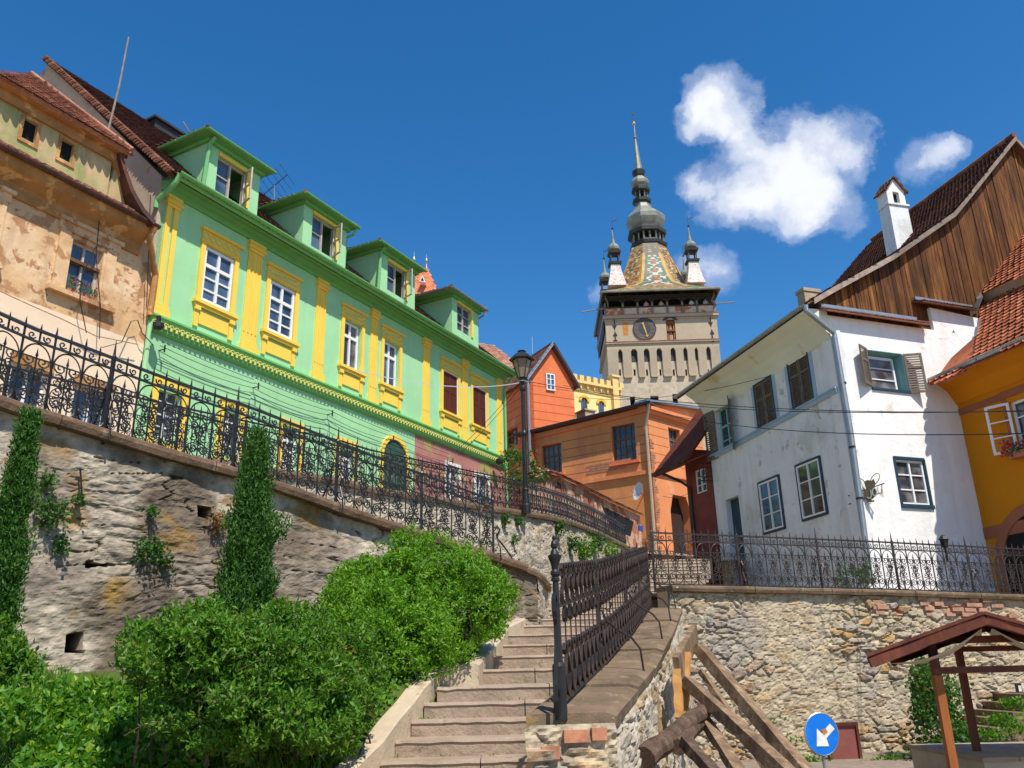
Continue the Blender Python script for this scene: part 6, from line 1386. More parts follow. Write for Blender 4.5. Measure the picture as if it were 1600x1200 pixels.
# ================================================================ GROUND
def stz(D):
    if D<=ST[0][1]: return ST[0][2]-.17
    for a,b in zip(ST,ST[1:]):
        if a[1]<=D<=b[1]: return lerp(a[2],b[2],(D-a[1])/(b[1]-a[1]))
    return ST[-1][2]
def stx(D):
    for a,b in zip(ST,ST[1:]):
        if a[1]<=D<=b[1]: return lerp(a[0],b[0],(D-a[1])/(b[1]-a[1]))
    return ST[0][0]-.1 if D<ST[0][1] else ST[-1][0]
def bankz(x,y):
    d=max(0,stx(y)-x); return min(stz(y)+.1*min(1,d*2)+.17*min(d,5),.12+.80*sstep(-2.2,.3,x))+noise.noise(Vector((x*1.2,y*1.2,0)))*.06
def wally(x): # near wall line y at x
    for a,b in zip(Lpts,Lpts[1:]):
        if a.x<=x<=b.x: return lerp(a.y,b.y,(x-a.x)/(b.x-a.x))
    return Lpts[0].y-(Lpts[0].x-x)*1.1 if x<Lpts[0].x else Lpts[-1].y
mb=MB(); nx,ny=110,60
for i in range(nx+1):
    for j in range(ny+1):
        y=4.2+(17.2-4.2)*j/ny; x1=stx(y)-.2; x0=-17.0; x=x0+(x1-x0)*i/nx; mb.v.append((x,y,bankz(x,y)-.02))
for i in range(nx):
    for j in range(ny):
        a=mb.v[i*(ny+1)+j]
        if a[1]>wally(a[0])+.6: continue
        mb.f.append((i*(ny+1)+j,(i+1)*(ny+1)+j,(i+1)*(ny+1)+j+1,i*(ny+1)+j+1)); mb.c.append(None)
struct('grassy_bank',mb,M['turf'],True)
mb=MB(); S_=420; mb.quad((-S_,-S_,-1.75),(S_,-S_,-1.75),(S_,S_,-1.75),(-S_,S_,-1.75)); struct('ground',mb,M['cobble'])
mb=MB(); mb.quad((-9,-6,-1.70),(9,-6,-1.70),(30,19,-1.70),(1,19,-1.70)); 
struct('lower_street',mb,M['cobble'])
# ramp between the two walls, street above, terrace on the right
def nrm(a,b): d=b-a; return Vector((d.y,-d.x,0)).normalized()
mb=MB(); K=len(Lpts)
for k in range(K-1):
    a,b=Lpts[k],Lpts[k+1]; ta=k/(K-1); tb=(k+1)/(K-1); ua,_=polyat(UT[:11],plen(UT[:11])*ta); ub_,_=polyat(UT[:11],plen(UT[:11])*tb); n_=nrm(a,b)
    a2=a-n_*.45-Z*.12;b2=b-n_*.45-Z*.12; mb.quad(a2,b2,Vector((ub_.x,ub_.y,b2.z-.02)),Vector((ua.x,ua.y,a2.z-.02)))
struct('ramp',mb,M['cobble'])
mb=MB()
for k in range(len(UT)-1):
    a,b=UT[k],UT[k+1]; n_=nrm(a,b); a2=a-n_*.5-Z*.15;b2=b-n_*.5-Z*.15; mb.quad(a2,b2,b2-n_*14+Z*.1,a2-n_*14+Z*.1)
e=UT[-1]; mb.quad(e-Z*.15+Vector((-1,0,0)),e-Z*.15+Vector((3.5,0,-.4)),e+Vector((5,20,2.5)),e+Vector((-8,20,2.5)))
struct('upper_street',mb,M['cobble'])
mb=MB(); a,b,c=RTp[0],RTp[1],RTp[3]; mb.quad(a+Vector((-.3,.5,-.1)),b+Vector((0,.5,-.1)),b+Vector((-2,14,.3)),a+Vector((0,11,.5))); mb.quad(b+Vector((0,.5,-.1)),c+Vector((0,.5,-.1)),c+Vector((0,12,-.1)),b+Vector((-2,14,.3))); struct('terrace',mb,M['cobble'])
mb=MB(); g_=ST[-1]; mb.quad((2.6,g_[1]+.4,g_[2]-.02),(7.2,g_[1]+.4,g_[2]-.02),(9.5,47,5.3),(4.2,41,5.2)); struct('street_rise',mb,M['cobble'])
# ================================================================ IRON FENCES
def spiral(cx,cz,r,turns,a0,dr,n=11):
    return [(cx+r*(1-.86*k/n)*math.cos(a0+dr*2*math.pi*turns*k/n),cz+r*(1-.86*k/n)*math.sin(a0+dr*2*math.pi*turns*k/n)) for k in range(n+1)]
def fence(label,pts,H,bay,units,iron,group=None,tr=.011,stays=True,hi=1.0,detail=1,postlab=None):
    L=plen(pts); nb=max(1,round(L/bay)); bl=L/nb; c0=pts[len(pts)//2]
    t=thing('wrought_iron_fence',c0,label,'fence',group)
    def at(s,z,n=0):
        p,d=polyat(pts,max(0,min(L,s))); return p+Vector((d.y,-d.x,0))*n+Z*z
    for zz,r_ in ((H,.024),(H*.86,.020),(.045,.020)):
        mb=MB(); K=max(2,int(L/.5)); mb.ribbon([at(L*k/K,zz) for k in range(K+1)],(0,0,1),r_*1.7,.02) if 0 else mb.tube([at(L*k/K,zz) for k in range(K+1)],r_,4); mb.build('rail',M[iron],t)
    for b_ in range(nb+1):
        s=bl*b_; mb=MB(); mb.tube([at(s,-.12),at(s,H+.02)],.032,4); mb.tube([at(s,H+.02),at(s,H+.05),at(s,H+.26)],.034,6,r1=.004)
        if stays and b_<nb+1:
            mb.tube([at(s,H*.62,-.03),at(s,H*.66,-.1),at(s,H*.6,-.16),at(s,H*.5,-.13),at(s,H*.42,-.16),at(s,H*.2,-.34),at(s,.0,-.38)],.013,5)
            mb.tube([at(s,H*.45,.04),at(s,H*.5,.1),at(s,H*.42,.14),at(s,H*.3,.1),at(s,H*.12,.18),at(s,-.1,.2)],.013,5)
        mb.build('post',M[iron],t)
    for b_ in range(nb):
        mb=MB(); w=bl/units; s0=bl*b_
        tb=lambda poly,r_=tr,n=0:mb.tube([at(s0+u_,z_,n) for u_,z_ in poly],r_,3 if detail<2 else 4,cap=False)
        for k in range(units):
            x=w*k
            if k>0: tb([(x,.0),(x,H)],.015); mb.tube([at(s0+x,H),at(s0+x,H+.13)],.019,4,r1=.003)
            tb([(x+w/2,.86*H),(x+w/2,H)],.013); mb.tube([at(s0+x+w/2,H),at(s0+x+w/2,H+.10)],.017,4,r1=.003)
            cx=x+w/2
            tb([(cx,.05),(cx,.70*H)],.011); mb.tube([at(s0+cx,.69*H),at(s0+cx,.72*H),at(s0+cx,.79*H)],.022,4,r1=.002)
            # arch and foot loop
            tb([(cx-w*.47*math.cos(a),.60*H+.235*H*math.sin(a)) for a in [math.pi*q/12 for q in range(13)]])
            tb([(cx-w*.47*math.cos(a),.20*H-.15*H*math.sin(a)) for a in [math.pi*q/10 for q in range(11)]])
            for sg in (-1,1):
                ox=w*.24
                # small scrolls between the two top rails
                tb(spiral(x+w/2+sg*w*.25,.925*H,.05*H,1.25,math.pi/2*sg+1.2,sg,9))
                # paired scrolls down the panel
                tb([(cx,.66*H)]+spiral(cx+sg*ox*.9,.63*H,.075*H,1.4,math.pi*(.5-.35*sg),-sg))
                tb(spiral(cx+sg*ox*.8,.50*H,.06*H,1.3,math.pi*(.5-.5*sg)+.6*sg,sg)+[])
                tb([(cx+sg*ox*.35,.52*H),(cx+sg*ox*.7,.44*H),(cx+sg*ox*.35,.36*H)])
                tb(spiral(cx+sg*ox*.8,.355*H,.062*H,1.3,math.pi*(.5-.5*sg)-.6*sg,-sg))
                tb([(cx,.30*H)]+spiral(cx+sg*ox*.85,.20*H,.072*H,1.4,math.pi*(.5-.35*sg),-sg))
                if detail>1: tb(spiral(cx+sg*ox*.5,.43*H,.035*H,1.0,0,sg,7))
            for zz in (.5,.2): mb.box(Fr((at(s0+cx,0).x,at(s0+cx,0).y),(at(s0+cx+.01,0).x+1e-4,at(s0+cx+.01,0).y)),-.018,.018,at(s0+cx,zz*H).z-.012,at(s0+cx,zz*H).z+.012,-.018,.018)
        mb.build('scroll_panel',M[iron],t)
    return t
# near fence follows the left coping
FL=[onk(x,y)+Z*.0 for x,y in ((-300,500),(-95,588),(0,632),(100,661),(250,709),(375,743),(480,777),(537,797),(630,826),(720,853),(771,869))]
FLo=[]
for k,p in enumerate(FL):
    d=(FL[min(k+1,len(FL)-1)]-FL[max(0,k-1)]); n_=Vector((d.y,-d.x,0)).normalized(); FLo.append(p-n_*.0)
q=onk(358,735); r_=ray(358,622); Hn=(r_*(q.y/r_.y)).z-q.z; print('fence H',Hn)
# start so that posts fall as in the photograph
_L=plen(FLo); _bl=(_L-s_true(FLo,onk(160,685)))/4; _n=int(_L/_bl); _s0=_L-_n*_bl; _acc=0; FLs=[polyat(FLo,_s0)[0]]
for _a,_b in zip(FLo,FLo[1:]):
    _acc+=plen([_a,_b])
    if _acc>_s0+.05: FLs.append(_b)
_d=FLs[0]-FLs[1]; FLs=[FLs[0]+_d*(3*_bl/Vector((_d.x,_d.y,0)).length)]+FLs
nf=fence('ornate black wrought iron fence with spearheads on the left retaining wall, nearest the hedge',FLs,Hn*.97,_bl,5,'iron',detail=2,tr=.0115)
mb=MB(); e=FLo[-1]; d=(FLo[-1]-FLo[-2]).normalized(); mb.tube([e+Z*.55+d*.05,e+Z*.60+d*.12,e+Z*.55+d*.2,e+Z*.47+d*.16,e+Z*.44+d*.1,e+Z*.36+d*.12,e+Z*.26+d*.3,e+Z*.1+d*.52,e+d*.58-Z*.12],.018,6); mb.build('end_scroll',M['iron'],nf)
UF=[]
for k,p in enumerate(UT):
    d=(UT[min(k+1,len(UT)-1)]-UT[max(0,k-1)]); n_=Vector((d.y,-d.x,0)).normalized(); UF.append(p-n_*.15)
q=UT[7]; print('upper H', [(onplane(x,y2,P(x,y1,D),Vector((0,1,0))).z-P(x,y1,D).z) for x,y1,y2,D in ((340,727,652,16.9),(564,756,690,20.7),(726,785,722,24.2),(820,799,745,27),(911,823,784,33),(970,848,815,38.5))])
fence('dense black wrought iron fence along the upper rubble wall, running behind the street lamp',UF,1.0,1.75,5,'iron',stays=True,tr=.012)
RF=[RTp[0]+Vector((-.25,.12,.0)),RTp[1]+Vector((0,.15,0)),RTp[2]+Vector((0,.15,0)),RTp[3]+Vector((0,.15,0))]
q=P(1200,918,18.4); r_=ray(1200,834); HR=(r_*(q.y/r_.y)).z-q.z; print('R H',HR)
fence('rusty black wrought iron fence on the right retaining wall before the white house',RF,HR*.97,2.1,6,'ironrust',detail=2,tr=.010)
# ornate gate post where right fence meets the stairs
# near railing with flat ribbon scrolls
nr=thing('stair_railing',rail[0],'sturdy wrought iron railing of curled flat bars with turned newel post beside the stairs','railing')
Lr=plen(rail); RAT=lambda s,z,n=0:(lambda pd:pd[0]+Vector((pd[1].y,-pd[1].x,0))*n+Z*z)(polyat(rail,s))
Hr=1.06
for zz in (Hr,Hr*.76,.06):
    mb=MB(); mb.ribbon([RAT(Lr*k/30,zz) for k in range(31)],(0,0,1),.038,.014); mb.build('rail',M['ironrust'],nr)
nu=36; w=(Lr-.25)/nu; groups=4; per=nu//groups
for g in range(groups):
    mb=MB()
    for k in range(g*per,(g+1)*per):
        s=.22+w*k; rb=lambda pl,wd=.032:mb.ribbon([RAT(s+u*w,z) for u,z in pl],Vector((polyat(rail,s)[1].y,-polyat(rail,s)[1].x,0)),wd,.007)
        rb([(.0,Hr*.76),(.0,Hr*.84),(.25,Hr*.90),(.42,Hr*.98),(.40,Hr*1.05),(.2,Hr*1.08),(.05,Hr*1.04),(.15,Hr*1.0)])
        rb([(1.0,Hr*.76),(1.0,Hr*.84),(.75,Hr*.90),(.58,Hr*.98),(.60,Hr*1.05),(.8,Hr*1.08),(.95,Hr*1.04),(.85,Hr*1.0)])
        rb([(.5,Hr*.76),(.2,Hr*.80),(.15,Hr*.88),(.5,Hr*1.0)],.024)
        mb.tube([RAT(s+w*.5,.06),RAT(s+w*.5,Hr*.76)],.009,4)
        rb([(.5,Hr*.74),(.75,Hr*.70),(.8,Hr*.65),(.6,Hr*.62),(.45,Hr*.65)],.026); rb([(.5,Hr*.74),(.25,Hr*.70),(.2,Hr*.65),(.4,Hr*.62)],.026)
        rb([(.5,.06),(.15,.14),(.05,.24),(.3,.33),(.45,.40),(.38,.47),(.15,.49),(.02,.44),(.15,.40)],.032)
        rb([(.5,.06),(.85,.14),(.95,.24),(.7,.33),(.55,.40),(.62,.47),(.85,.49),(.98,.44),(.85,.40)],.032)
    mb.build('ribbon_panel',M['ironrust'],nr)
for f_ in (.235,.50,.75,.985):
    s=Lr*f_; mb=MB(); mb.tube([RAT(s,-.02),RAT(s,Hr+.03)],.026,4); mb.tube([RAT(s,Hr+.03),RAT(s,Hr+.18)],.03,6,r1=.004)
    mb.tube([RAT(s,.62,.02),RAT(s-.02,.70,.05),RAT(s-.02,.74,.11),RAT(s,.68,.15),RAT(s,.60,.12),RAT(s,.64,.08)],.011,5); mb.tube([RAT(s,.62,.04),RAT(s,.50,.10),RAT(s,.40,.22),RAT(s,.33,.34),RAT(s,.22,.42),RAT(s,.0,.44)],.012,5); mb.build('braced_post',M['ironrust'],nr)
o=rail[0]; mb=MB(); mb.lathe(o,[(.054,-.06),(.054,.34),(.048,.355),(.035,.37),(.036,.38)],14); mb.lathe(o,[(.034,.36),(.030,.55),(.024,1.0),(.036,1.01),(.036,1.03),(.026,1.04),(.040,1.06),(.040,1.08),(.026,1.10),(.034,1.14),(.055,1.20),(.058,1.215),(.040,1.225),(.03,1.25),(.018,1.27),(.028,1.285),(.030,1.31),(.02,1.335),(.012,1.345),(.018,1.355),(.017,1.37),(.0,1.385)],14)
mb.build('newel_post',M['iron'],nr,smooth=False)
mb=MB(); L0=-polyat(rail,0)[1]; B=lambda u,z:o+L0*u+Vector((-.0,0,0))+Z*z; wd=Vector((L0.y,-L0.x,0))
mb.ribbon([B(.035,.84),B(.07,.9),B(.11,.86),B(.11,.76),B(.06,.66),B(.06,.5),B(.10,.38),B(.15,.2),B(.16,.08),B(.12,-.02),B(.08,.0),B(.07,.12),B(.10,.16)],wd,.035,.01); mb.ribbon([B(.04,.80),B(.09,.78),B(.09,.70),B(.05,.70)],wd,.03,.008); mb.build('newel_scroll',M['iron'],nr)
# ================================================================ STREET LAMP
lb=P(822,797,26.6); lz=P(812,592,26.6).z; lt=P(809,547,26.6).z
lm=thing('street_lamp',lb,'tall black cast iron street lamp with a glazed lantern standing at the upper fence','street lamp')
h=lz-lb.z; mb=MB(); mb.lathe(lb,[(.16,-.1),(.16,.15),(.12,.2),(.10,.6),(.12,.65),(.085,.7),(.075,h*.55),(.11,h*.56),(.11,h*.575),(.075,h*.59),(.065,h*.9),(.11,h*.91),(.11,h*.93),(.05,h*.95),(.1,h*.98),(.14,h)],12); mb.build('pole',M['iron'],lm)
q=Vector((lb.x,lb.y,lz)); H_=lt-lz; mb=MB(); mb.lathe(q,[(.14,0),(.17,.03)],6); mb.lathe(q,[(.42,H_*.62),(.44,H_*.66),(.36,H_*.74),(.24,H_*.85),(.13,H_*.87),(.13,H_*.93),(.16,H_*.95),(.05,H_*.99),(0,H_)],6)
for k in range(6): g=math.pi/3*k; mb.tube([q+Vector((.16*math.cos(g),.16*math.sin(g),.02)),q+Vector((.33*math.cos(g),.33*math.sin(g),H_*.63))],.018,4)
lf=mb.build('lantern_frame',M['iron'],lm); mb=MB(); mb.lathe(q,[(.145,.03),(.31,H_*.62)],6); mb.build('lantern_glass',M['lampglass'],lf)
MB().tube([q+Vector((-.15,0,-.12)),q+Vector((.35,0,-.1))],.025,4).tube([q+Vector((.13*math.cos(a),.13*math.sin(a),-.1)) for a in [math.pi*k/5 for k in range(11)]],.02,4).build('clamp_ring',M['zinc'],lm)
# small lantern on the right fence
sl_=P(1477,856,19.6); t=thing('small_lantern',sl_,'tiny black lantern on the right fence in front of the white wall','lantern')
MB().lathe(sl_,[(.03,-.3),(.03,0),(.07,.02),(.1,.18),(.13,.19),(.06,.27),(.02,.3),(0,.33)],6).build('lantern_body',M['iron'],t)
# ================================================================ TIMBER SHORING
def beam(mb,a,b,w,h,roll=0,taper=1):
    a,b=Vector(a),Vector(b); t=(b-a).normalized(); s=t.cross(Z).normalized(); u=s.cross(t)
    s,u=s*math.cos(roll)+u*math.sin(roll),u*math.cos(roll)-s*math.sin(roll); K=10; i0=len(mb.v)
    for k in range(K+1):
        c_=a.lerp(b,k/K); f=1+(taper-1)*k/K
        for q,(p,r_) in enumerate(((-1,-1),(1,-1),(1,1),(-1,1))):
            j=noise.noise(Vector((k*.7,q*3,a.x*5)))*.015; mb.v.append(tuple(c_+s*(p*(w/2*f+j))+u*(r_*(h/2*f+j))))
    for k in range(K):
        for q in range(4): l=(q+1)%4; mb.f.append((i0+k*4+q,i0+k*4+l,i0+k*4+4+l,i0+k*4+4+q)); mb.c.append(None)
    mb.f.append((i0+3,i0+2,i0+1,i0)); mb.f.append(tuple(i0+K*4+q for q in range(4))); mb.c+=[None,None]
def timber(name,a,b,w,h,mt,label,roll=0,taper=1):
    mb=MB(); beam(mb,a,b,w,h,roll,taper); tag(mb.build(name,M[mt],off=Vector(b)),label,'timber','timbers shoring up the stair parapet')
timber('shoring_beam',P(1092,1012,11.4),P(1275,1230,9.0),.135,.12,'beam','long rough timber prop leaning right, the upper one of the pair against the parapet',.3,1.15)
timber('shoring_beam',P(1072,1062,10.0),P(1262,1240,8.0),.125,.11,'beam','long rough timber prop leaning right, the lower one of the pair, in front',.2,1.2)
timber('shoring_board',P(1058,1046,9.6),P(1086,990,12.2),.07,.26,'beam','grey squared wall plate along the parapet at the head of the timber props',0)
timber('shoring_board',P(1057,1046,9.5),P(1061,1122,9.35),.085,.05,'freshwood','short upright fresh yellow board under the grey wall plate')
timber('shoring_board',P(1074,1020,10.2),P(1070,1110,9.9),.08,.05,'freshwood','second fresh upright board, behind the first under the wall plate')
timber('shoring_pole',P(1096,1050,10.6),P(1215,1225,8.8),.07,.065,'beam','thin pole squeezed between the two long props',.4)
timber('shoring_pole',P(1102,1020,12.0),P(1250,1190,10.2),.07,.06,'log','thin dark pole behind the upper long prop',.1)
mb=MB(); a,b=P(1006,1186,8.0),P(1100,1110,9.6); mb.tube([a.lerp(b,k/8)+Vector((0,0,noise.noise(Vector((k*.6,0,0)))*.03)) for k in range(9)],.105,12,r1=.085); tag(mb.build('shoring_log',M['log'],off=a),'thick dark bark covered log lying against the parapet base','log','timbers shoring up the stair parapet')
mb=MB(); a,b=P(1060,1168,8.4),P(1095,1128,9.6); mb.tube([a,a.lerp(b,.5)+Z*.02,b],.075,8); tag(mb.build('shoring_log',M['log'],off=a),'slimmer dark round log just behind the thick bark covered log','log','timbers shoring up the stair parapet')
timber('shoring_beam',P(1100,1122,9.6),P(1165,1225,8.2),.12,.08,'beam','short brown squared prop between the thick log and the long props',.2)
timber('shoring_beam',P(1072,1160,8.3),P(1130,1225,7.4),.11,.09,'log','low orange brown stump of timber at the very foot of the props',.2)
# ================================================================ CANOPY, SIGN, DOOR, BENCH
# ground pole ball
t=thing('sign_post',P(1284,1195,12),'round blue arrow sign, its white arrow torn, on a thin post before the rubble wall','road sign')
c_=P(1283,1147,12); ax=Vector((.22,-1,.0)).normalized(); s1=ax.cross(Z).normalized(); s1=-s1 if s1.x<0 else s1; r_=.24; n=30
mb=MB(); mb.hexa([c_+(s1*math.cos(2*math.pi*k/n)*r_+Z*math.sin(2*math.pi*k/n)*r_*1.08) for k in range(n)],[c_+ax*.02+(s1*math.cos(2*math.pi*k/n)*r_+Z*math.sin(2*math.pi*k/n)*r_*1.08) for k in range(n)]); pl_=mb.build('sign_plate',M['blue'],t)
mb=MB(); Q=lambda u,z:(c_+ax*.024+s1*u*r_+Z*z*r_)
poly=[(.55,.52),(.80,.25),(.42,-.05),(.22,-.22),(.32,-.62),(-.42,-.60),(-.28,.30),(.02,.02),(.10,.14),(.28,.30)]
mb.hexa([Q(u,z) for u,z in poly],[Q(u,z)+ax*.003 for u,z in poly]); mb.build('arrow',M['whitep'],pl_)
mb=MB(); mb.tube([c_+ax*.012+(s1*math.cos(2*math.pi*k/n)*r_+Z*math.sin(2*math.pi*k/n)*r_*1.08) for k in range(n+1)],.012,5); mb.build('rim',M['zinc'],pl_)
mb=MB(); poly=[(-.05,.22),(.25,.30),(.35,.10),(.1,-.05)]; mb.hexa([Q(u,z)+ax*.004 for u,z in poly],[Q(u,z)+ax*.006 for u,z in poly]); mb.build('worn_patch',M['rust'],pl_)
MB().tube([Vector((c_.x,c_.y+.03,-1.75)),c_+Vector((0,.03,.1))],.025,6).build('post',M['zinc'],t)
dp=P(1300,1200,17.6); df=Fr((dp.x,dp.y),(dp.x+1,dp.y+.12)); 
a=df.at(1296,1140);b=df.at(1343,1200); t=thing('red_board',df.pt(a[0],-1.75),'faded dark red framed panel at the rubble wall foot, right of the blue sign','panel')
x0,x1=df.at(1297,1165)[0],df.at(1340,1165)[0]; zt_=df.at(1320,1134)[1]; MB().box(df,x0,x1,-1.75,zt_,-.05,0).build('panel',M['reddoor'],t); MB().box(df,x0-.05,x0,-1.75,zt_,-.06,.04).box(df,x1,x1+.05,-1.75,zt_,-.06,.04).box(df,x0-.05,x1+.05,zt_,zt_+.06,-.06,.04).build('panel_frame',M['redwood'],t)
# market canopy
cp=thing('market_canopy',P(1477,1200,10),'red stained timber stall canopy with pitched roof at the lower right','canopy')
D1,D2=10.0,11.9
ridge0=P(1534,960,D1-.35); eL=P(1352,1027,D1-.35); 
mb=MB(); fp0=P(1456,1008,D1); K1=P(1477,1200,D1); MB().box(Fr((fp0.x,fp0.y),(fp0.x+1,fp0.y)),-.04,.04,P(1465,1055,D1).z,fp0.z+.02,-.05,.03).build('front_post',M['redwood'],cp)
MB().box(Fr((fp0.x,fp0.y),(fp0.x+1,fp0.y)),-.045,.045,-1.75,P(1465,1055,D1).z,-.05,.03).build('front_post_base',M['orangewood'],cp)
bp=P(1497,1014,D2); MB().box(Fr((bp.x,bp.y),(bp.x+1,bp.y)),-.04,.04,-1.75,bp.z,-.04,.04).build('back_post',M['redwood'],cp)
for k_,(xx,yy) in enumerate(((fp0.x+2.55,D1),(bp.x+2.45,D2))): MB().box(Fr((xx,yy),(xx+1,yy)),-.04,.04,-1.75,fp0.z+.02,-.04,.04).build('post',M['redwood'],cp)
tie=P(1456,1002,D1); WXf=Fr((tie.x,tie.y),(tie.x+1,tie.y)); MB().box(WXf,-.1,2.7,tie.z-.03,tie.z+.05,-.08,-.02).build('tie_beam',M['redwood'],cp)
z_=P(1460,1047,D1).z; MB().box(WXf,-.06,2.6,z_-.04,z_+.03,.03,.07).build('cross_rail',M['redwood'],cp)
b2=Fr((bp.x,bp.y),(bp.x+1,bp.y)); MB().box(b2,-.05,2.5,bp.z-.04,bp.z+.03,-.03,.05).build('back_rail',M['redwood'],cp)
xm=ridge0.x; half=xm-eL.x; zr_,ze_=ridge0.z,eL.z
for s_ in (-1,1):
    mb=MB(); a=Vector((xm,D1-.4,zr_)); b=Vector((xm+s_*half,D1-.4,ze_)); d=(b-a).normalized(); up=Vector((-d.z*s_,0,d.x*s_)); up=up if up.z>0 else -up
    dv=Vector((1.30,2.5,0)); mb.hexa([a,b,b+dv,a+dv],[a+up*.035,b+up*.035,b+up*.035+dv,a+up*.035+dv]); mb.build('roof_panel',M['redwood'],cp)
    for y_ in (D1-.36,D1+.0,D2):
        so2=(y_-D1+.4)*.52; mb=MB(); beam(mb,Vector((xm+so2,y_,zr_-.055)),Vector((xm+so2+s_*half*.99,y_,ze_-.055)),.05,.10); mb.build('rafter',M['redwood'],cp)
mb=MB(); n=12
def sag(u,v): return -.10-.14*math.sin(math.pi*u)*(.7+.3*math.sin(6*v))
for s_ in (-1,1):
    i0=len(mb.v)
    for i in range(n+1):
        for j in range(7):
            u=i/n; y_=D1-.3+(2.2)*j/6; x=xm+(y_-D1+.4)*.52+s_*half*(.04+.82*u); z=lerp(zr_,ze_,.04+.82*u)+sag(u,j/6)-.03; mb.v.append((x,y_,z))
    for i in range(n):
        for j in range(6): mb.f.append((i0+i*7+j,i0+(i+1)*7+j,i0+(i+1)*7+j+1,i0+i*7+j+1)); mb.c.append(None)
mb.build('cloth_lining',M['cream'],cp,smooth=True)
# stall table / platform
q=P(1480,1176,D1+2.0); tb=thing('stone_bench',Vector((q.x+.8,q.y,-1.75)),'low platform with dark slab top under the timber canopy','platform')
f_=Fr((q.x,q.y-.9),(q.x+1,q.y-.9)); zt_=P(1490,1178,D1+1.6).z
MB().box(f_,-.0,4,-1.75,zt_-.05,-2.0,0).build('base',M['curb'],tb); mb=MB()
for k in range(9): mb.box(f_,-.02+k*.45,.42+k*.45,zt_-.05,zt_,-2.0,.03)
mb.build('slab_top',M['stepstone'],tb)
# rough stone steps with weeds at the far right
rs2=random.Random(9)
mb=MB()
for k in range(7):
    D=17.8-.0-.0*k; x0=P(1535+12*k,1168-14*k,17.3+.2*k); z=x0.z; f2=Fr((x0.x,x0.y),(x0.x+1,x0.y)); u=0
    while u<6: w=rs2.uniform(.3,.7); mb.box(f2,u,u+w-.02,-1.75,z+rs2.uniform(-.02,.02),-2,rs2.uniform(-.03,.03)); u+=w
tag(mb.build('rough_steps',M['copinglt'],off=P(1570,1150,17.5)),'rough weedy stone steps climbing against the rubble wall behind the canopy','steps')
t=thing('wall_lamp',P(1592,1075,19.9),'small black and white fitting on the rubble wall at the far right','wall lamp'); q=P(1592,1075,19.75); f2=Fr((q.x,q.y),(q.x+1,q.y)); MB().box(f2,-.05,.05,q.z-.1,q.z+.1,-.06,.03).build('case',M['iron'],t); MB().box(f2,-.03,.03,q.z-.07,q.z+.05,.03,.045).build('lens',M['whitep'],t)
# ================================================================ WIRES
def sagw(a,b,s,r=.008,n=16): return MB().tube([a.lerp(b,k/n)-Z*(s*4*(k/n)*(1-k/n)) for k in range(n+1)],r,3)
wl=[('overhead wire crossing from the tower side to the amber house, upper of the pair',P(880,602,40),P(1650,641,14),.5),('overhead wire crossing from the street lamp to the amber house, lower of the pair',P(825,596,26),P(1650,642,14.3),.35),
 ('thin lowest wire crossing the white house front below the blue string course',P(1040,647,30),P(1650,676,14),.3),('thin wire running up from the white house cove toward the tower',P(900,620,40),P(1205,587,24.5),.4),
 ('dark wire from the orange house corner to the upper fence',P(1015,765,45),P(880,770,34),.4),('wire from the orange house arch to the dark red house',P(1035,775,46),P(1105,752,33),.3)]
for lab,a,b,s in wl: tag(sagw(a,b,s,.012 if a.y>20 else .01).build('overhead_wire',M['wire'],off=a),lab,'wire','overhead wires')
a=G.p3(640,587,2.0); a=P(690,593,20); tag(sagw(P(560,580,17.5),P(812,598,26.6),.25,.014).build('overhead_wire',M['wirelt'],off=P(812,598,26.6)),'pale wire from the green house to the street lamp bracket','wire','overhead wires')
for k,(x0,y0,x1,y1) in enumerate(((811,600,712,705),(812,606,715,712))): tag(sagw(P(x0,y0,26.6),G.p3(x1,y1,.25),.1,.010).build('overhead_wire',M['wire'],off=P(x0,y0,26.6)),('steep' if k==0 else 'second, lower steep')+' dark wire from the street lamp down to the green house wall','wire','overhead wires')
anch=[(248,548),(395,606),(511,648),(607,687),(700,722)]
t=thing('wall_cable',G.pt(1,6.5,.2),'bundle of dark cables with brackets slung along the green house below the belt course','cable')
for r0 in ((0,0,.10),(3,10,.16),(2,-8,.05),(-3,16,.05),(2,-16,.03)):
    mb=MB()
    for (x0,y0),(x1,y1) in zip(anch,anch[1:]): a,b=G.p3(x0+r0[0],y0+r0[1],.2),G.p3(x1+r0[0],y1+r0[1]*.8,.2); mb.tube([a.lerp(b,k/8)-Z*(r0[2]*4*(k/8)*(1-k/8)) for k in range(9)],.009,3)
    mb.build('cable',M['wire'],t)
mb=MB()
for x,y in anch: q=G.p3(x,y,.0); mb.tube([q,q+G.n*.22],.015,4); mb.tube([q+G.n*.2-Z*.08,q+G.n*.2+Z*.1],.02,5)
parts(mb,'bracket',M['iron'],t,2)
t=thing('corner_cables',G.pt(-.3,6.7,.25),'tangle of loose cables at the peach and green house corner','cable'); 
for pl in (((0,455),(50,478),(100,500),(150,525),(215,538)),((160,543),(190,535),(205,502),(215,500),(222,520),(240,540)),((150,385),(128,430),(125,470),(135,520)),((155,345),(150,400),(157,480),(155,530)),((235,305),(232,400),(229,480))):
    mb=MB(); mb.tube([G.p3(x,y,.28) for x,y in pl],.011,4); mb.build('cable',M['wire'] if pl[0][0]!=0 else M['brownp'],t)
t=thing('floodlight',G.p3(246,512,.3),'small black floodlight on the corner of the green house belt course','lamp'); q=G.p3(247,512,.35); MB().lathe(q,[(.05,-.05),(.13,0),(.13,.1),(.05,.15)],8).tube([q+Z*.1,q+Z*.28-G.d*.02],.05,6).build('lamp_head',M['iron'],t)
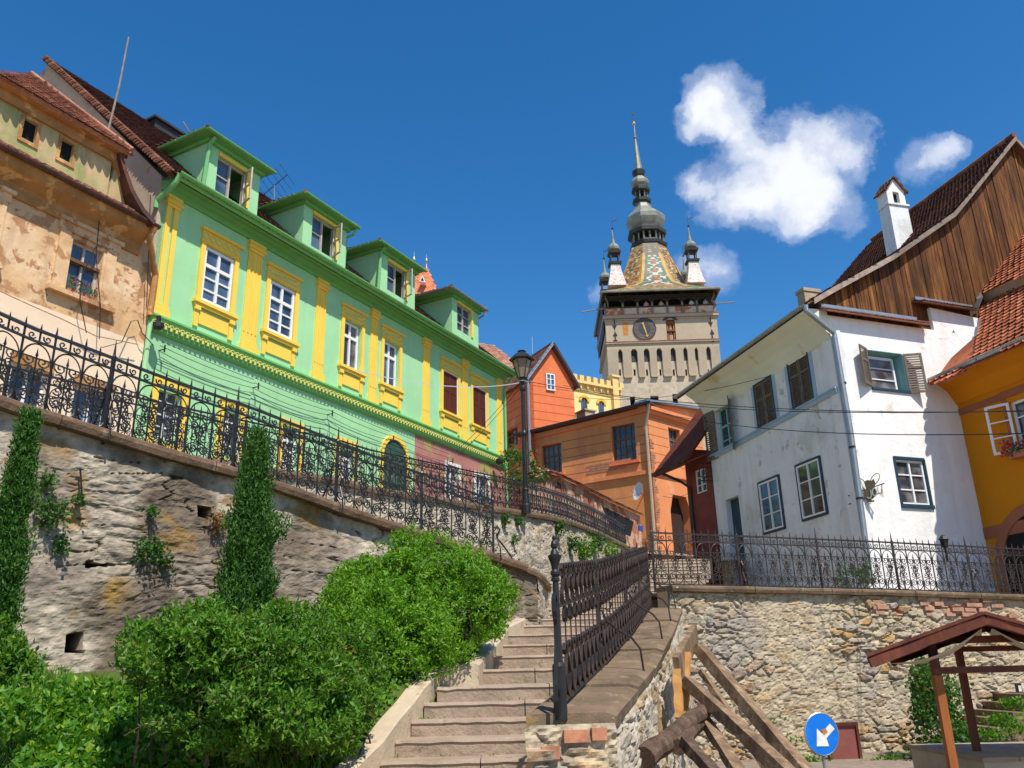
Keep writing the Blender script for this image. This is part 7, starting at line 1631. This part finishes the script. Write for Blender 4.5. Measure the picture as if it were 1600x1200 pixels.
t=thing('floodlight',G.p3(782,722,.3),'small black floodlight under the right end of the green house belt course','lamp'); q=G.p3(781,723,.35); MB().lathe(q,[(.05,-.08),(.16,0),(.16,.12),(.05,.2)],8).build('lamp_head',M['iron'],t)
# ================================================================ FOLIAGE
def leafquad(mb,p,s,r_,asp=.22,fold=.25,bias=None):
    d=Vector((r_.gauss(0,1),r_.gauss(0,1),r_.gauss(0,1)+ (bias or 0))); d=d.normalized(); n=d.cross(Vector((r_.gauss(0,1),r_.gauss(0,1),r_.gauss(0,1)))).normalized(); m=d.cross(n)
    a=p;b=p+d*s; c=p+d*s*.45+n*s*asp+m*s*fold*.5; e=p+d*s*.45-n*s*asp+m*s*fold*.5
    mb.quad(a,c,b); mb.f[-1]=tuple(mb.f[-1]); i=len(mb.v); mb.v.append(tuple(e)); mb.f.append((i-3,i-1,i)); mb.c.append(None)
def bush(name,blobs,n,size,mt,label,cat,seed,group=None,stems=6,twig=True,up=.5,clump=True,base=None,shell=.45):
    """blobs: (centre, rx, ry, rz): leaves fill the outer shell of lumpy ellipsoids, with gaps"""
    r_=random.Random(seed); base=base or (blobs[0][0]-Z*blobs[0][3]); t=thing(name,base,label,cat,group)
    sub=[]
    for (c_,rx,ry,rz) in (blobs if clump else []):
        for q in range(22):
            d=Vector((r_.gauss(0,1),r_.gauss(0,1)-.3,r_.gauss(0,1)+.25)).normalized(); k=r_.uniform(.20,.38); f=r_.uniform(.72,1.0)
            sub.append((c_+Vector((d.x*rx*f,d.y*ry*f,d.z*rz*f)),rx*k,ry*k+.05,rz*k*.9+.03))
        sub.append((c_,rx*.8,ry*.8,rz*.8))
    blobs=list(blobs)+[]; core=blobs; blobs=sub or blobs
    vol=[b[1]*b[3]+b[2]*b[3]+b[1]*b[2] for b in blobs]; tot=sum(vol); mb=MB(); pts=[]
    for (c_,rx,ry,rz),v in zip(blobs,vol):
        k=int(n*v/tot/ (7 if clump else 1)); done=0; tries=0
        while done<k and tries<k*6:
            tries+=1
            d=Vector((r_.gauss(0,1),r_.gauss(0,1),r_.gauss(0,1))).normalized(); lump=1+.22*noise.noise(d*2.3+c_)+.16*noise.noise(d*5+c_)+.08*noise.noise(d*13+c_); f=lump*(1-shell*r_.random()**1.6)
            p=c_+Vector((d.x*rx*f,d.y*ry*f,d.z*rz*f))
            if noise.noise(p*3.4+Vector((seed,0,0)))+.5*noise.noise(p*8)<-.03 and r_.random()<.9: continue
            done+=1
            if clump:
                tp=(d+Vector((r_.gauss(0,.4),r_.gauss(0,.4),r_.gauss(0,.4)+up))).normalized(); 
                for q in range(7):
                    pp=p+tp*(size*1.1*(q/6-.5))+Vector((r_.gauss(0,.3),r_.gauss(0,.3),r_.gauss(0,.3)))*size; leafquad(mb,pp,size*r_.uniform(.6,1.2),r_,bias=up)
            else: leafquad(mb,p,size*r_.uniform(.6,1.3),r_,bias=up)
            if r_.random()<.02: pts.append(p)
    mb.build('foliage',M[mt],t)
    s=MB()
    for k in range(stems): b0=blobs[k%len(blobs)]; c_=b0[0]; a=Vector((c_.x+r_.uniform(-.5,.5)*b0[1],c_.y+r_.uniform(-.4,.4)*b0[2],base.z-.1)); b=c_+Vector((r_.uniform(-.6,.6)*b0[1],r_.uniform(-.5,.5)*b0[2],r_.uniform(0,.6)*b0[3])); s.tube([a,a.lerp(b,.3)+Vector((r_.uniform(-.08,.08),r_.uniform(-.05,.05),0)),a.lerp(b,.6)+Vector((r_.uniform(-.1,.1),r_.uniform(-.05,.05),0)),b],.012,5,r1=.004)
    if twig:
        tg=MB()
        for p in pts[:160]: d=Vector((r_.gauss(0,1),r_.gauss(0,1),abs(r_.gauss(0,1)))).normalized(); tg.tube([p-d*.2,p+d*.08],.004,3)
        if tg.v: tg.build('twigs',M['bark'],t)
    if s.v: parts(s,'stem',M['bark'],t)
    return t
def BL(x,y,D,wpx,hpx,ry=None):
    c_=P(x,y,D); rx=(P(x+wpx/2,y,D)-P(x-wpx/2,y,D)).length/2; rz=(P(x,y-hpx/2,D)-P(x,y+hpx/2,D)).length/2; return (c_,rx,ry or rx*.8,rz)
QF=1.0
bush('privet_bush',[BL(320,1030,8.0,220,150,.7),BL(430,1030,8.1,230,150,.7),BL(370,1072,7.7,240,110,.6),BL(260,1010,8.2,110,110,.5),BL(300,1105,7.8,130,90,.35),BL(430,1130,7.6,170,80,.35),BL(360,1150,7.7,120,60,.3)],46000,.066,'hedge','large dark privet bush in the centre foreground with bare shaded stems','bush',1,stems=16,base=P(370,1170,7.8))
bush('privet_bush',[BL(655,905,12.0,200,130,.9),BL(600,950,11.4,220,160,.9),BL(720,950,12.2,160,150,.8),BL(610,1000,11.0,220,130,.7),BL(575,920,12.0,120,90,.6),BL(760,930,12.6,90,90,.5)],64000,.066,'hedge2','tall bright green mounded privet bush beside the stairs, reaching the coping','bush',2,stems=10,base=P(650,1090,11))
bush('privet_bush',[BL(505,1045,9.2,180,180,.7),BL(525,1095,8.8,120,110,.45),BL(485,1140,8.2,150,90,.4)],30000,.066,'hedge','middle dark hedge bush between the foreground bush and the bright mound, with dry twigs','bush',3,stems=14,base=P(540,1170,8.4))
mb=MB(); rt_=random.Random(4)
for k in range(120): p=P(rt_.uniform(455,545),rt_.uniform(1010,1110),8.45); d=Vector((rt_.gauss(0,1),rt_.gauss(0,.5)-.2,rt_.gauss(0,.7))).normalized(); mb.tube([p-d*.06,p+d*.1],.0035,3)
tag(mb.build('dry_twigs',M['dryleaf'],off=P(500,1060,8.5)),'patch of dry reddish twigs in the middle hedge bush','twigs')
def conifer(label,x,yt,yb,D,w,seed,n,group='thujas in front of the left wall'):
    a,b=P(x,yb,D),P(x,yt,D); h=(b.z-a.z); base=Vector((a.x,a.y,a.z)); t=thing('thuja_tree',base,label,'tree',group); r_=random.Random(seed); mb=MB(); rw_=(P(x+w/2,yb,D)-P(x-w/2,yb,D)).length/2
    for k in range(n//9):
        f=r_.random()**1.25; rad_=rw_*(1-f)**.62*(.9+.5*noise.noise(Vector((f*9,seed,0))))*(1 if f>.05 else .8); g=r_.uniform(0,2*math.pi); rad_*=(.78+.62*noise.noise(Vector((math.cos(g)*1.6,math.sin(g)*1.6,f*8+seed)))+.2); rr_=rad_*(1-.5*r_.random()**1.8)
        p=base+Vector((math.cos(g)*rr_,math.sin(g)*rr_,f*h)); d=Vector((math.cos(g)*.6,math.sin(g)*.6,.9)).normalized()
        for q in range(9): leafquad(mb,p+d*(.03*(q-4))+Vector((r_.gauss(0,.02),r_.gauss(0,.02),r_.gauss(0,.014))),.05*r_.uniform(.6,1.5),r_,.17,.2,bias=1.5)
    mb.build('crown',M['thuja'],t); MB().tube([base-Z*.4,base+Z*h*.9],.05,7,r1=.008).build('trunk',M['bark'],t)
conifer('slender dark green thuja standing alone before the stained wall',379,683,985,10.2,104,5,30000)
conifer('broad thuja cut off by the left edge of the picture',-14,655,1010,8.6,54,6,30000)
bush('laurel_shrub',[BL(0,1055,7.8,90,90,.4),BL(-30,1030,7.8,90,100,.4)],5000,.075,'hedge','dark leafy shrub at the far left edge below the thuja','shrub',11,stems=5,base=P(0,1110,7.8))
bush('laurel_shrub',[BL(-5,1125,6.6,70,70,.3)],900,.09,'cover','yellow green shrub leaves in the lower left corner','shrub',12,stems=2,base=P(0,1180,6.6))
# ground cover
r_=random.Random(21); mb=MB()
for k in range(9000):
    x=r_.uniform(40,330); y=r_.uniform(1035,1150)
    if x>200 and y>1095: continue
    if y>1120 and r_.random()<.6: continue
    y=y; D=lerp(9.4,6.9,(y-1030)/150)
    q=P(x,y,D); z=bankz(q.x,q.y); h=.24*sstep(1185,1080,y)*(.4+.6*noise.noise(q*1.3)+.3); leafquad(mb,Vector((q.x,q.y,z+r_.uniform(.02,max(.05,h)))),r_.uniform(.06,.11),r_,.34,.3,bias=.2)
cv=struct('ground_cover',mb,M['cover'],kind='stuff')
mb=MB()
for k in range(26000):
    y=r_.uniform(5.6,9.6); x=r_.uniform(-6.5,stx(y)-.3)
    if noise.noise(Vector((x*1.1,y*1.1,5)))<-.05 and x>-2.6: continue
    z=bankz(x,y)-.02; h=r_.uniform(.06,.17)*(1.4 if r_.random()<.06 else 1); a=r_.uniform(0,6.28); l=Vector((math.cos(a),math.sin(a),0))*h*r_.uniform(.1,.6); w_=Vector((-math.sin(a),math.cos(a),0))*.005; p=Vector((x,y,z)); mb.quad(p-w_,p+w_,p+l*.4+Z*h*.6+w_*.7,p+l+Z*h); 
struct('grass',mb,M['grass'],kind='stuff')
# leafy fringe hanging over the kerb
mb=MB()
for k in range(2600):
    D=r_.uniform(8.8,15.5); x=stx(D)-.28-abs(r_.gauss(0,.22)); z=bankz(x,D)+r_.uniform(0,.22); leafquad(mb,Vector((x,D,z)),r_.uniform(.04,.085),r_,.45,.3)
struct('kerb_weeds',mb,M['cover'],kind='stuff')
# tufts on walls
def tuft(pts,x,y,r0,n,mt='weed',lab='',D=None,k=0,size=.05):
    s=s_of(pts,x); p,d=polyat(pts,s); nn=Vector((d.y,-d.x,0)); q=onplane(x,y,p,nn)+nn*.1; rr_=random.Random(int(x*7+y)); mb=MB()
    for _ in range(n): leafquad(mb,q+Vector((rr_.gauss(0,r0),rr_.gauss(0,r0*.5),rr_.gauss(0,r0)))+nn*abs(rr_.gauss(0,r0*.6)),size*rr_.uniform(.6,1.3),rr_,.45,.3,bias=-.3)
    return mb,q
lt=[(70,752,.05,'upper left, below the brown stain'),(62,800,.09,'largest one left of the rusty iron strap'),(80,805,.09,'right beside the largest left one'),(90,852,.05,'under the two large left ones'),(218,862,.09,'above the dark stain in the middle of the wall'),(235,856,.06,'small one just right of the middle one'),(250,878,.06,'lower one right of the middle tufts'),(232,800,.04,'above the middle tufts near the ledge'),(118,783,.04,'small one near the hanging rod'),(40,1035,.06,'at the wall foot left of the square hole')]
for x,y,r0,lb_ in lt:
    mb,q=tuft(Lpts,x,y,r0,int(900*r0*2.2),lab=lb_); tag(mb.build('wall_plant',M['rose'],off=q),'weed tuft on the left wall, '+lb_,'plant','tufts on the stained left wall')
mb,q=tuft(Lpts,334,815,.09,160,'dryleaf'); tag(mb.build('dry_plant',M['dryleaf'],off=q),'dry brown creeper hanging from the upper square hole of the left wall','plant')
mb,q=tuft(Lpts,42,655,.05,60); tag(mb.build('coping_weeds',M['weed'],off=q),'thin grass sprouting on the left coping near the thuja','plant')
for i,(x,y,r0,n,lb_) in enumerate(((785,812,.07,90,'leftmost, right under the coping by the fence end'),(806,815,.07,80,'second from the left under the coping'),(866,824,.14,240,'third, round clump under the coping'),(888,850,.16,380,'hanging in the middle of the wall'),(905,862,.22,700,'largest yellow green cascade'),(925,850,.2,500,'just right of the largest cascade'),(945,862,.22,500,'wide one toward the railing'),(893,895,.1,160,'low one above the stair railing'),(799,842,.05,50,'small low one left of the pier'),(965,870,.2,300,'rightmost, near the railing top'))):
    mb,q=tuft(UT,x,y,r0,n,size=.09); tag(mb.build('hanging_plant',M['cover' if i in(4,6) else 'rose'],off=q),'creeper on the pale upper wall, '+lb_,'plant','creepers on the pale upper wall')
bush('roof_shrub',[BL(815,735,30,70,70,1.0),BL(800,725,30,40,50,.7),BL(838,748,30,40,40,.7)],1300,.15,'thuja','dark bushy shrub behind the street lamp beside the green house end','shrub',31,stems=6,base=P(818,775,30))
# rose on the right wall
mb=MB(); rr_=random.Random(8); fl=MB()
for (x,y,wx,wy,n) in ((1440,1060,14,26,700),(1445,1110,18,30,800),(1470,1090,30,40,900),(1455,1180,36,26,900),(1490,1150,28,30,700),(1520,1170,26,16,400),(1432,1075,7,10,120)):
    for _ in range(n):
        q=P(rr_.gauss(x,wx*.55),rr_.gauss(y,wy*.55),rr_.uniform(16.9,17.9)); leafquad(mb,q,rr_.uniform(.05,.11),rr_,.45,.3)
        if rr_.random()<.05 and x<1480: leafquad(fl,q-Vector((0,.15,0)),.07,rr_)
t=thing('climbing_rose',P(1460,1195,17.5),'climbing rose with reddish new shoots on the rubble wall behind the canopy post','climbing plant'); mb.build('foliage',M['rose'],t); fl.build('reddish_shoots',M['dryleaf'],t)
mb=MB()
for (x,y,n) in ((1585,1100,200),(1565,1125,200),(1545,1150,150),(1590,1140,150),(1390,1190,120),(1270,1190,100),(1232,1160,40),(1200,1128,30),(1250,1195,80)):
    for _ in range(n): leafquad(mb,P(rr_.gauss(x,14),rr_.gauss(y,5),17.3),.08,rr_,.3,.2,bias=1)
struct('wall_foot_weeds',mb,M['cover'],kind='stuff')
# potted greenery on terrace behind right fence
bush('terrace_plant',[BL(1335,905,21,60,40,.4)],700,.09,'rose','low green plant behind the right fence at the foot of the corner downpipe','plant',41,stems=3,base=P(1335,920,21))
t=thing('rusty_strap',P(120,760,10),'thin rusted iron strap hanging on the stained left wall','strap'); q=None
for x,y0,y1 in ((120,735,785),(228,805,845)):
    s=s_of(Lpts,x); p,d=polyat(Lpts,s); nn=Vector((d.y,-d.x,0)); a=onplane(x,y0,p,nn)+nn*.1; b=onplane(x+3,y1,p,nn)+nn*.1; MB().tube([a,b],.012,4).tube([a-d*.04,a+d*.04],.012,4).build('strap',M['ironrust'],t)
# ================================================================ WORLD, SUN
EL,AZ=R(57),R(149)
w=bpy.data.worlds.new('World'); scene.world=w; w.use_nodes=True; nt=w.node_tree; nt.nodes.clear(); out=nt.nodes.new('ShaderNodeOutputWorld'); bg=nt.nodes.new('ShaderNodeBackground'); sky=nt.nodes.new('ShaderNodeTexSky')
sky.sky_type='NISHITA'; sky.sun_disc=False; sky.sun_elevation=EL; sky.sun_rotation=AZ; sky.altitude=300; sky.air_density=1.0; sky.dust_density=.3; sky.ozone_density=3.0
hs=nt.nodes.new('ShaderNodeHueSaturation'); hs.inputs['Saturation'].default_value=1.34; hs.inputs['Value'].default_value=1.24; nt.links.new(sky.outputs[0],hs.inputs['Color'])
tc=nt.nodes.new('ShaderNodeTexCoord'); vec=tc.outputs['Generated']
def mth(op,a,b=None,clamp=False):
    m=nt.nodes.new('ShaderNodeMath'); m.operation=op; m.use_clamp=clamp
    for i,x in enumerate((a,b)):
        if x is None: continue
        if isinstance(x,(int,float)): m.inputs[i].default_value=x
        else: nt.links.new(x,m.inputs[i])
    return m.outputs[0]
n1=noi(nt,vec,11,8,.66,.3); n2=noi(nt,vec,40,6,.68,.2)
def wnz(sc,amt):
    n=nt.nodes.new('ShaderNodeTexNoise'); n.inputs['Scale'].default_value=sc; n.inputs['Detail'].default_value=7; n.inputs['Roughness'].default_value=.6; nt.links.new(vec,n.inputs['Vector'])
    a=nt.nodes.new('ShaderNodeVectorMath'); a.operation='SUBTRACT'; nt.links.new(n.outputs['Color'],a.inputs[0]); a.inputs[1].default_value=(.5,.5,.5)
    b=nt.nodes.new('ShaderNodeVectorMath'); b.operation='SCALE'; nt.links.new(a.outputs[0],b.inputs[0]); b.inputs['Scale'].default_value=amt; return b.outputs[0]
va=nt.nodes.new('ShaderNodeVectorMath'); nt.links.new(vec,va.inputs[0]); nt.links.new(wnz(12,.065),va.inputs[1])
vb=nt.nodes.new('ShaderNodeVectorMath'); nt.links.new(va.outputs[0],vb.inputs[0]); nt.links.new(wnz(45,.018),vb.inputs[1]); wvec=vb.outputs[0]
fld=None
for x,y,r0,st_ in ((1120,160,75,1),(1095,190,55,.8),(1155,205,60,.85),(1180,235,55,.7),(1250,225,85,1),(1320,215,62,.9),(1345,250,45,.7),(1230,290,90,1),(1290,300,80,.95),(1130,300,75,.9),(1180,320,70,.85),(1085,290,40,.7),(1250,340,50,.6),(1455,240,58,.62),(1480,225,40,.5),(1118,430,66,.72),(1080,410,40,.5),(935,462,32,.45),(1350,345,50,.38),(960,440,30,.35)):
    c_=ray(x,y).normalized(); d=nt.nodes.new('ShaderNodeVectorMath'); d.operation='DISTANCE'; nt.links.new(wvec,d.inputs[0]); d.inputs[1].default_value=c_
    m=mth('MULTIPLY',mth('SUBTRACT',1.0,mth('DIVIDE',d.outputs['Value'],r0/F*.81),True),st_); fld=mth('MULTIPLY',m,.8) if fld is None else mth('ADD',fld,mth('MULTIPLY',m,.8))
fld=mth('ADD',fld,mth('MULTIPLY',mth('MINIMUM',mth('MULTIPLY',fld,6),1.0),mth('ADD',mth('MULTIPLY',mth('SUBTRACT',n1,.5),.95),mth('MULTIPLY',mth('SUBTRACT',n2,.5),.22))))
mask=ramp(nt,fld,[(.05,0),(.28,.30),(.60,.75),(1.0,1)],'EASE')
cc2=ramp(nt,fld,[(.10,(4.6,5.4,7.3)),(.45,(5.9,6.4,7.6)),(.8,(7.2,7.4,7.9))])
mx=mixc(nt,mask,hs.outputs[0],cc2); nt.links.new(mx,bg.inputs[0]); bg.inputs[1].default_value=.10; nt.links.new(bg.outputs[0],out.inputs[0])
sd=bpy.data.lights.new('sun','SUN'); sd.energy=4.3; sd.angle=R(.5); sd.color=(1,.95,.87); so_=bpy.data.objects.new('sun',sd); COL.objects.link(so_)
dirv=Vector((math.sin(AZ)*math.cos(EL),math.cos(AZ)*math.cos(EL),math.sin(EL))); so_.rotation_euler=dirv.to_track_quat('Z','Y').to_euler()
scene.view_settings.view_transform='Standard'; scene.view_settings.look='None'; scene.view_settings.exposure=0.42; scene.view_settings.gamma=1
scene.render.engine='CYCLES'
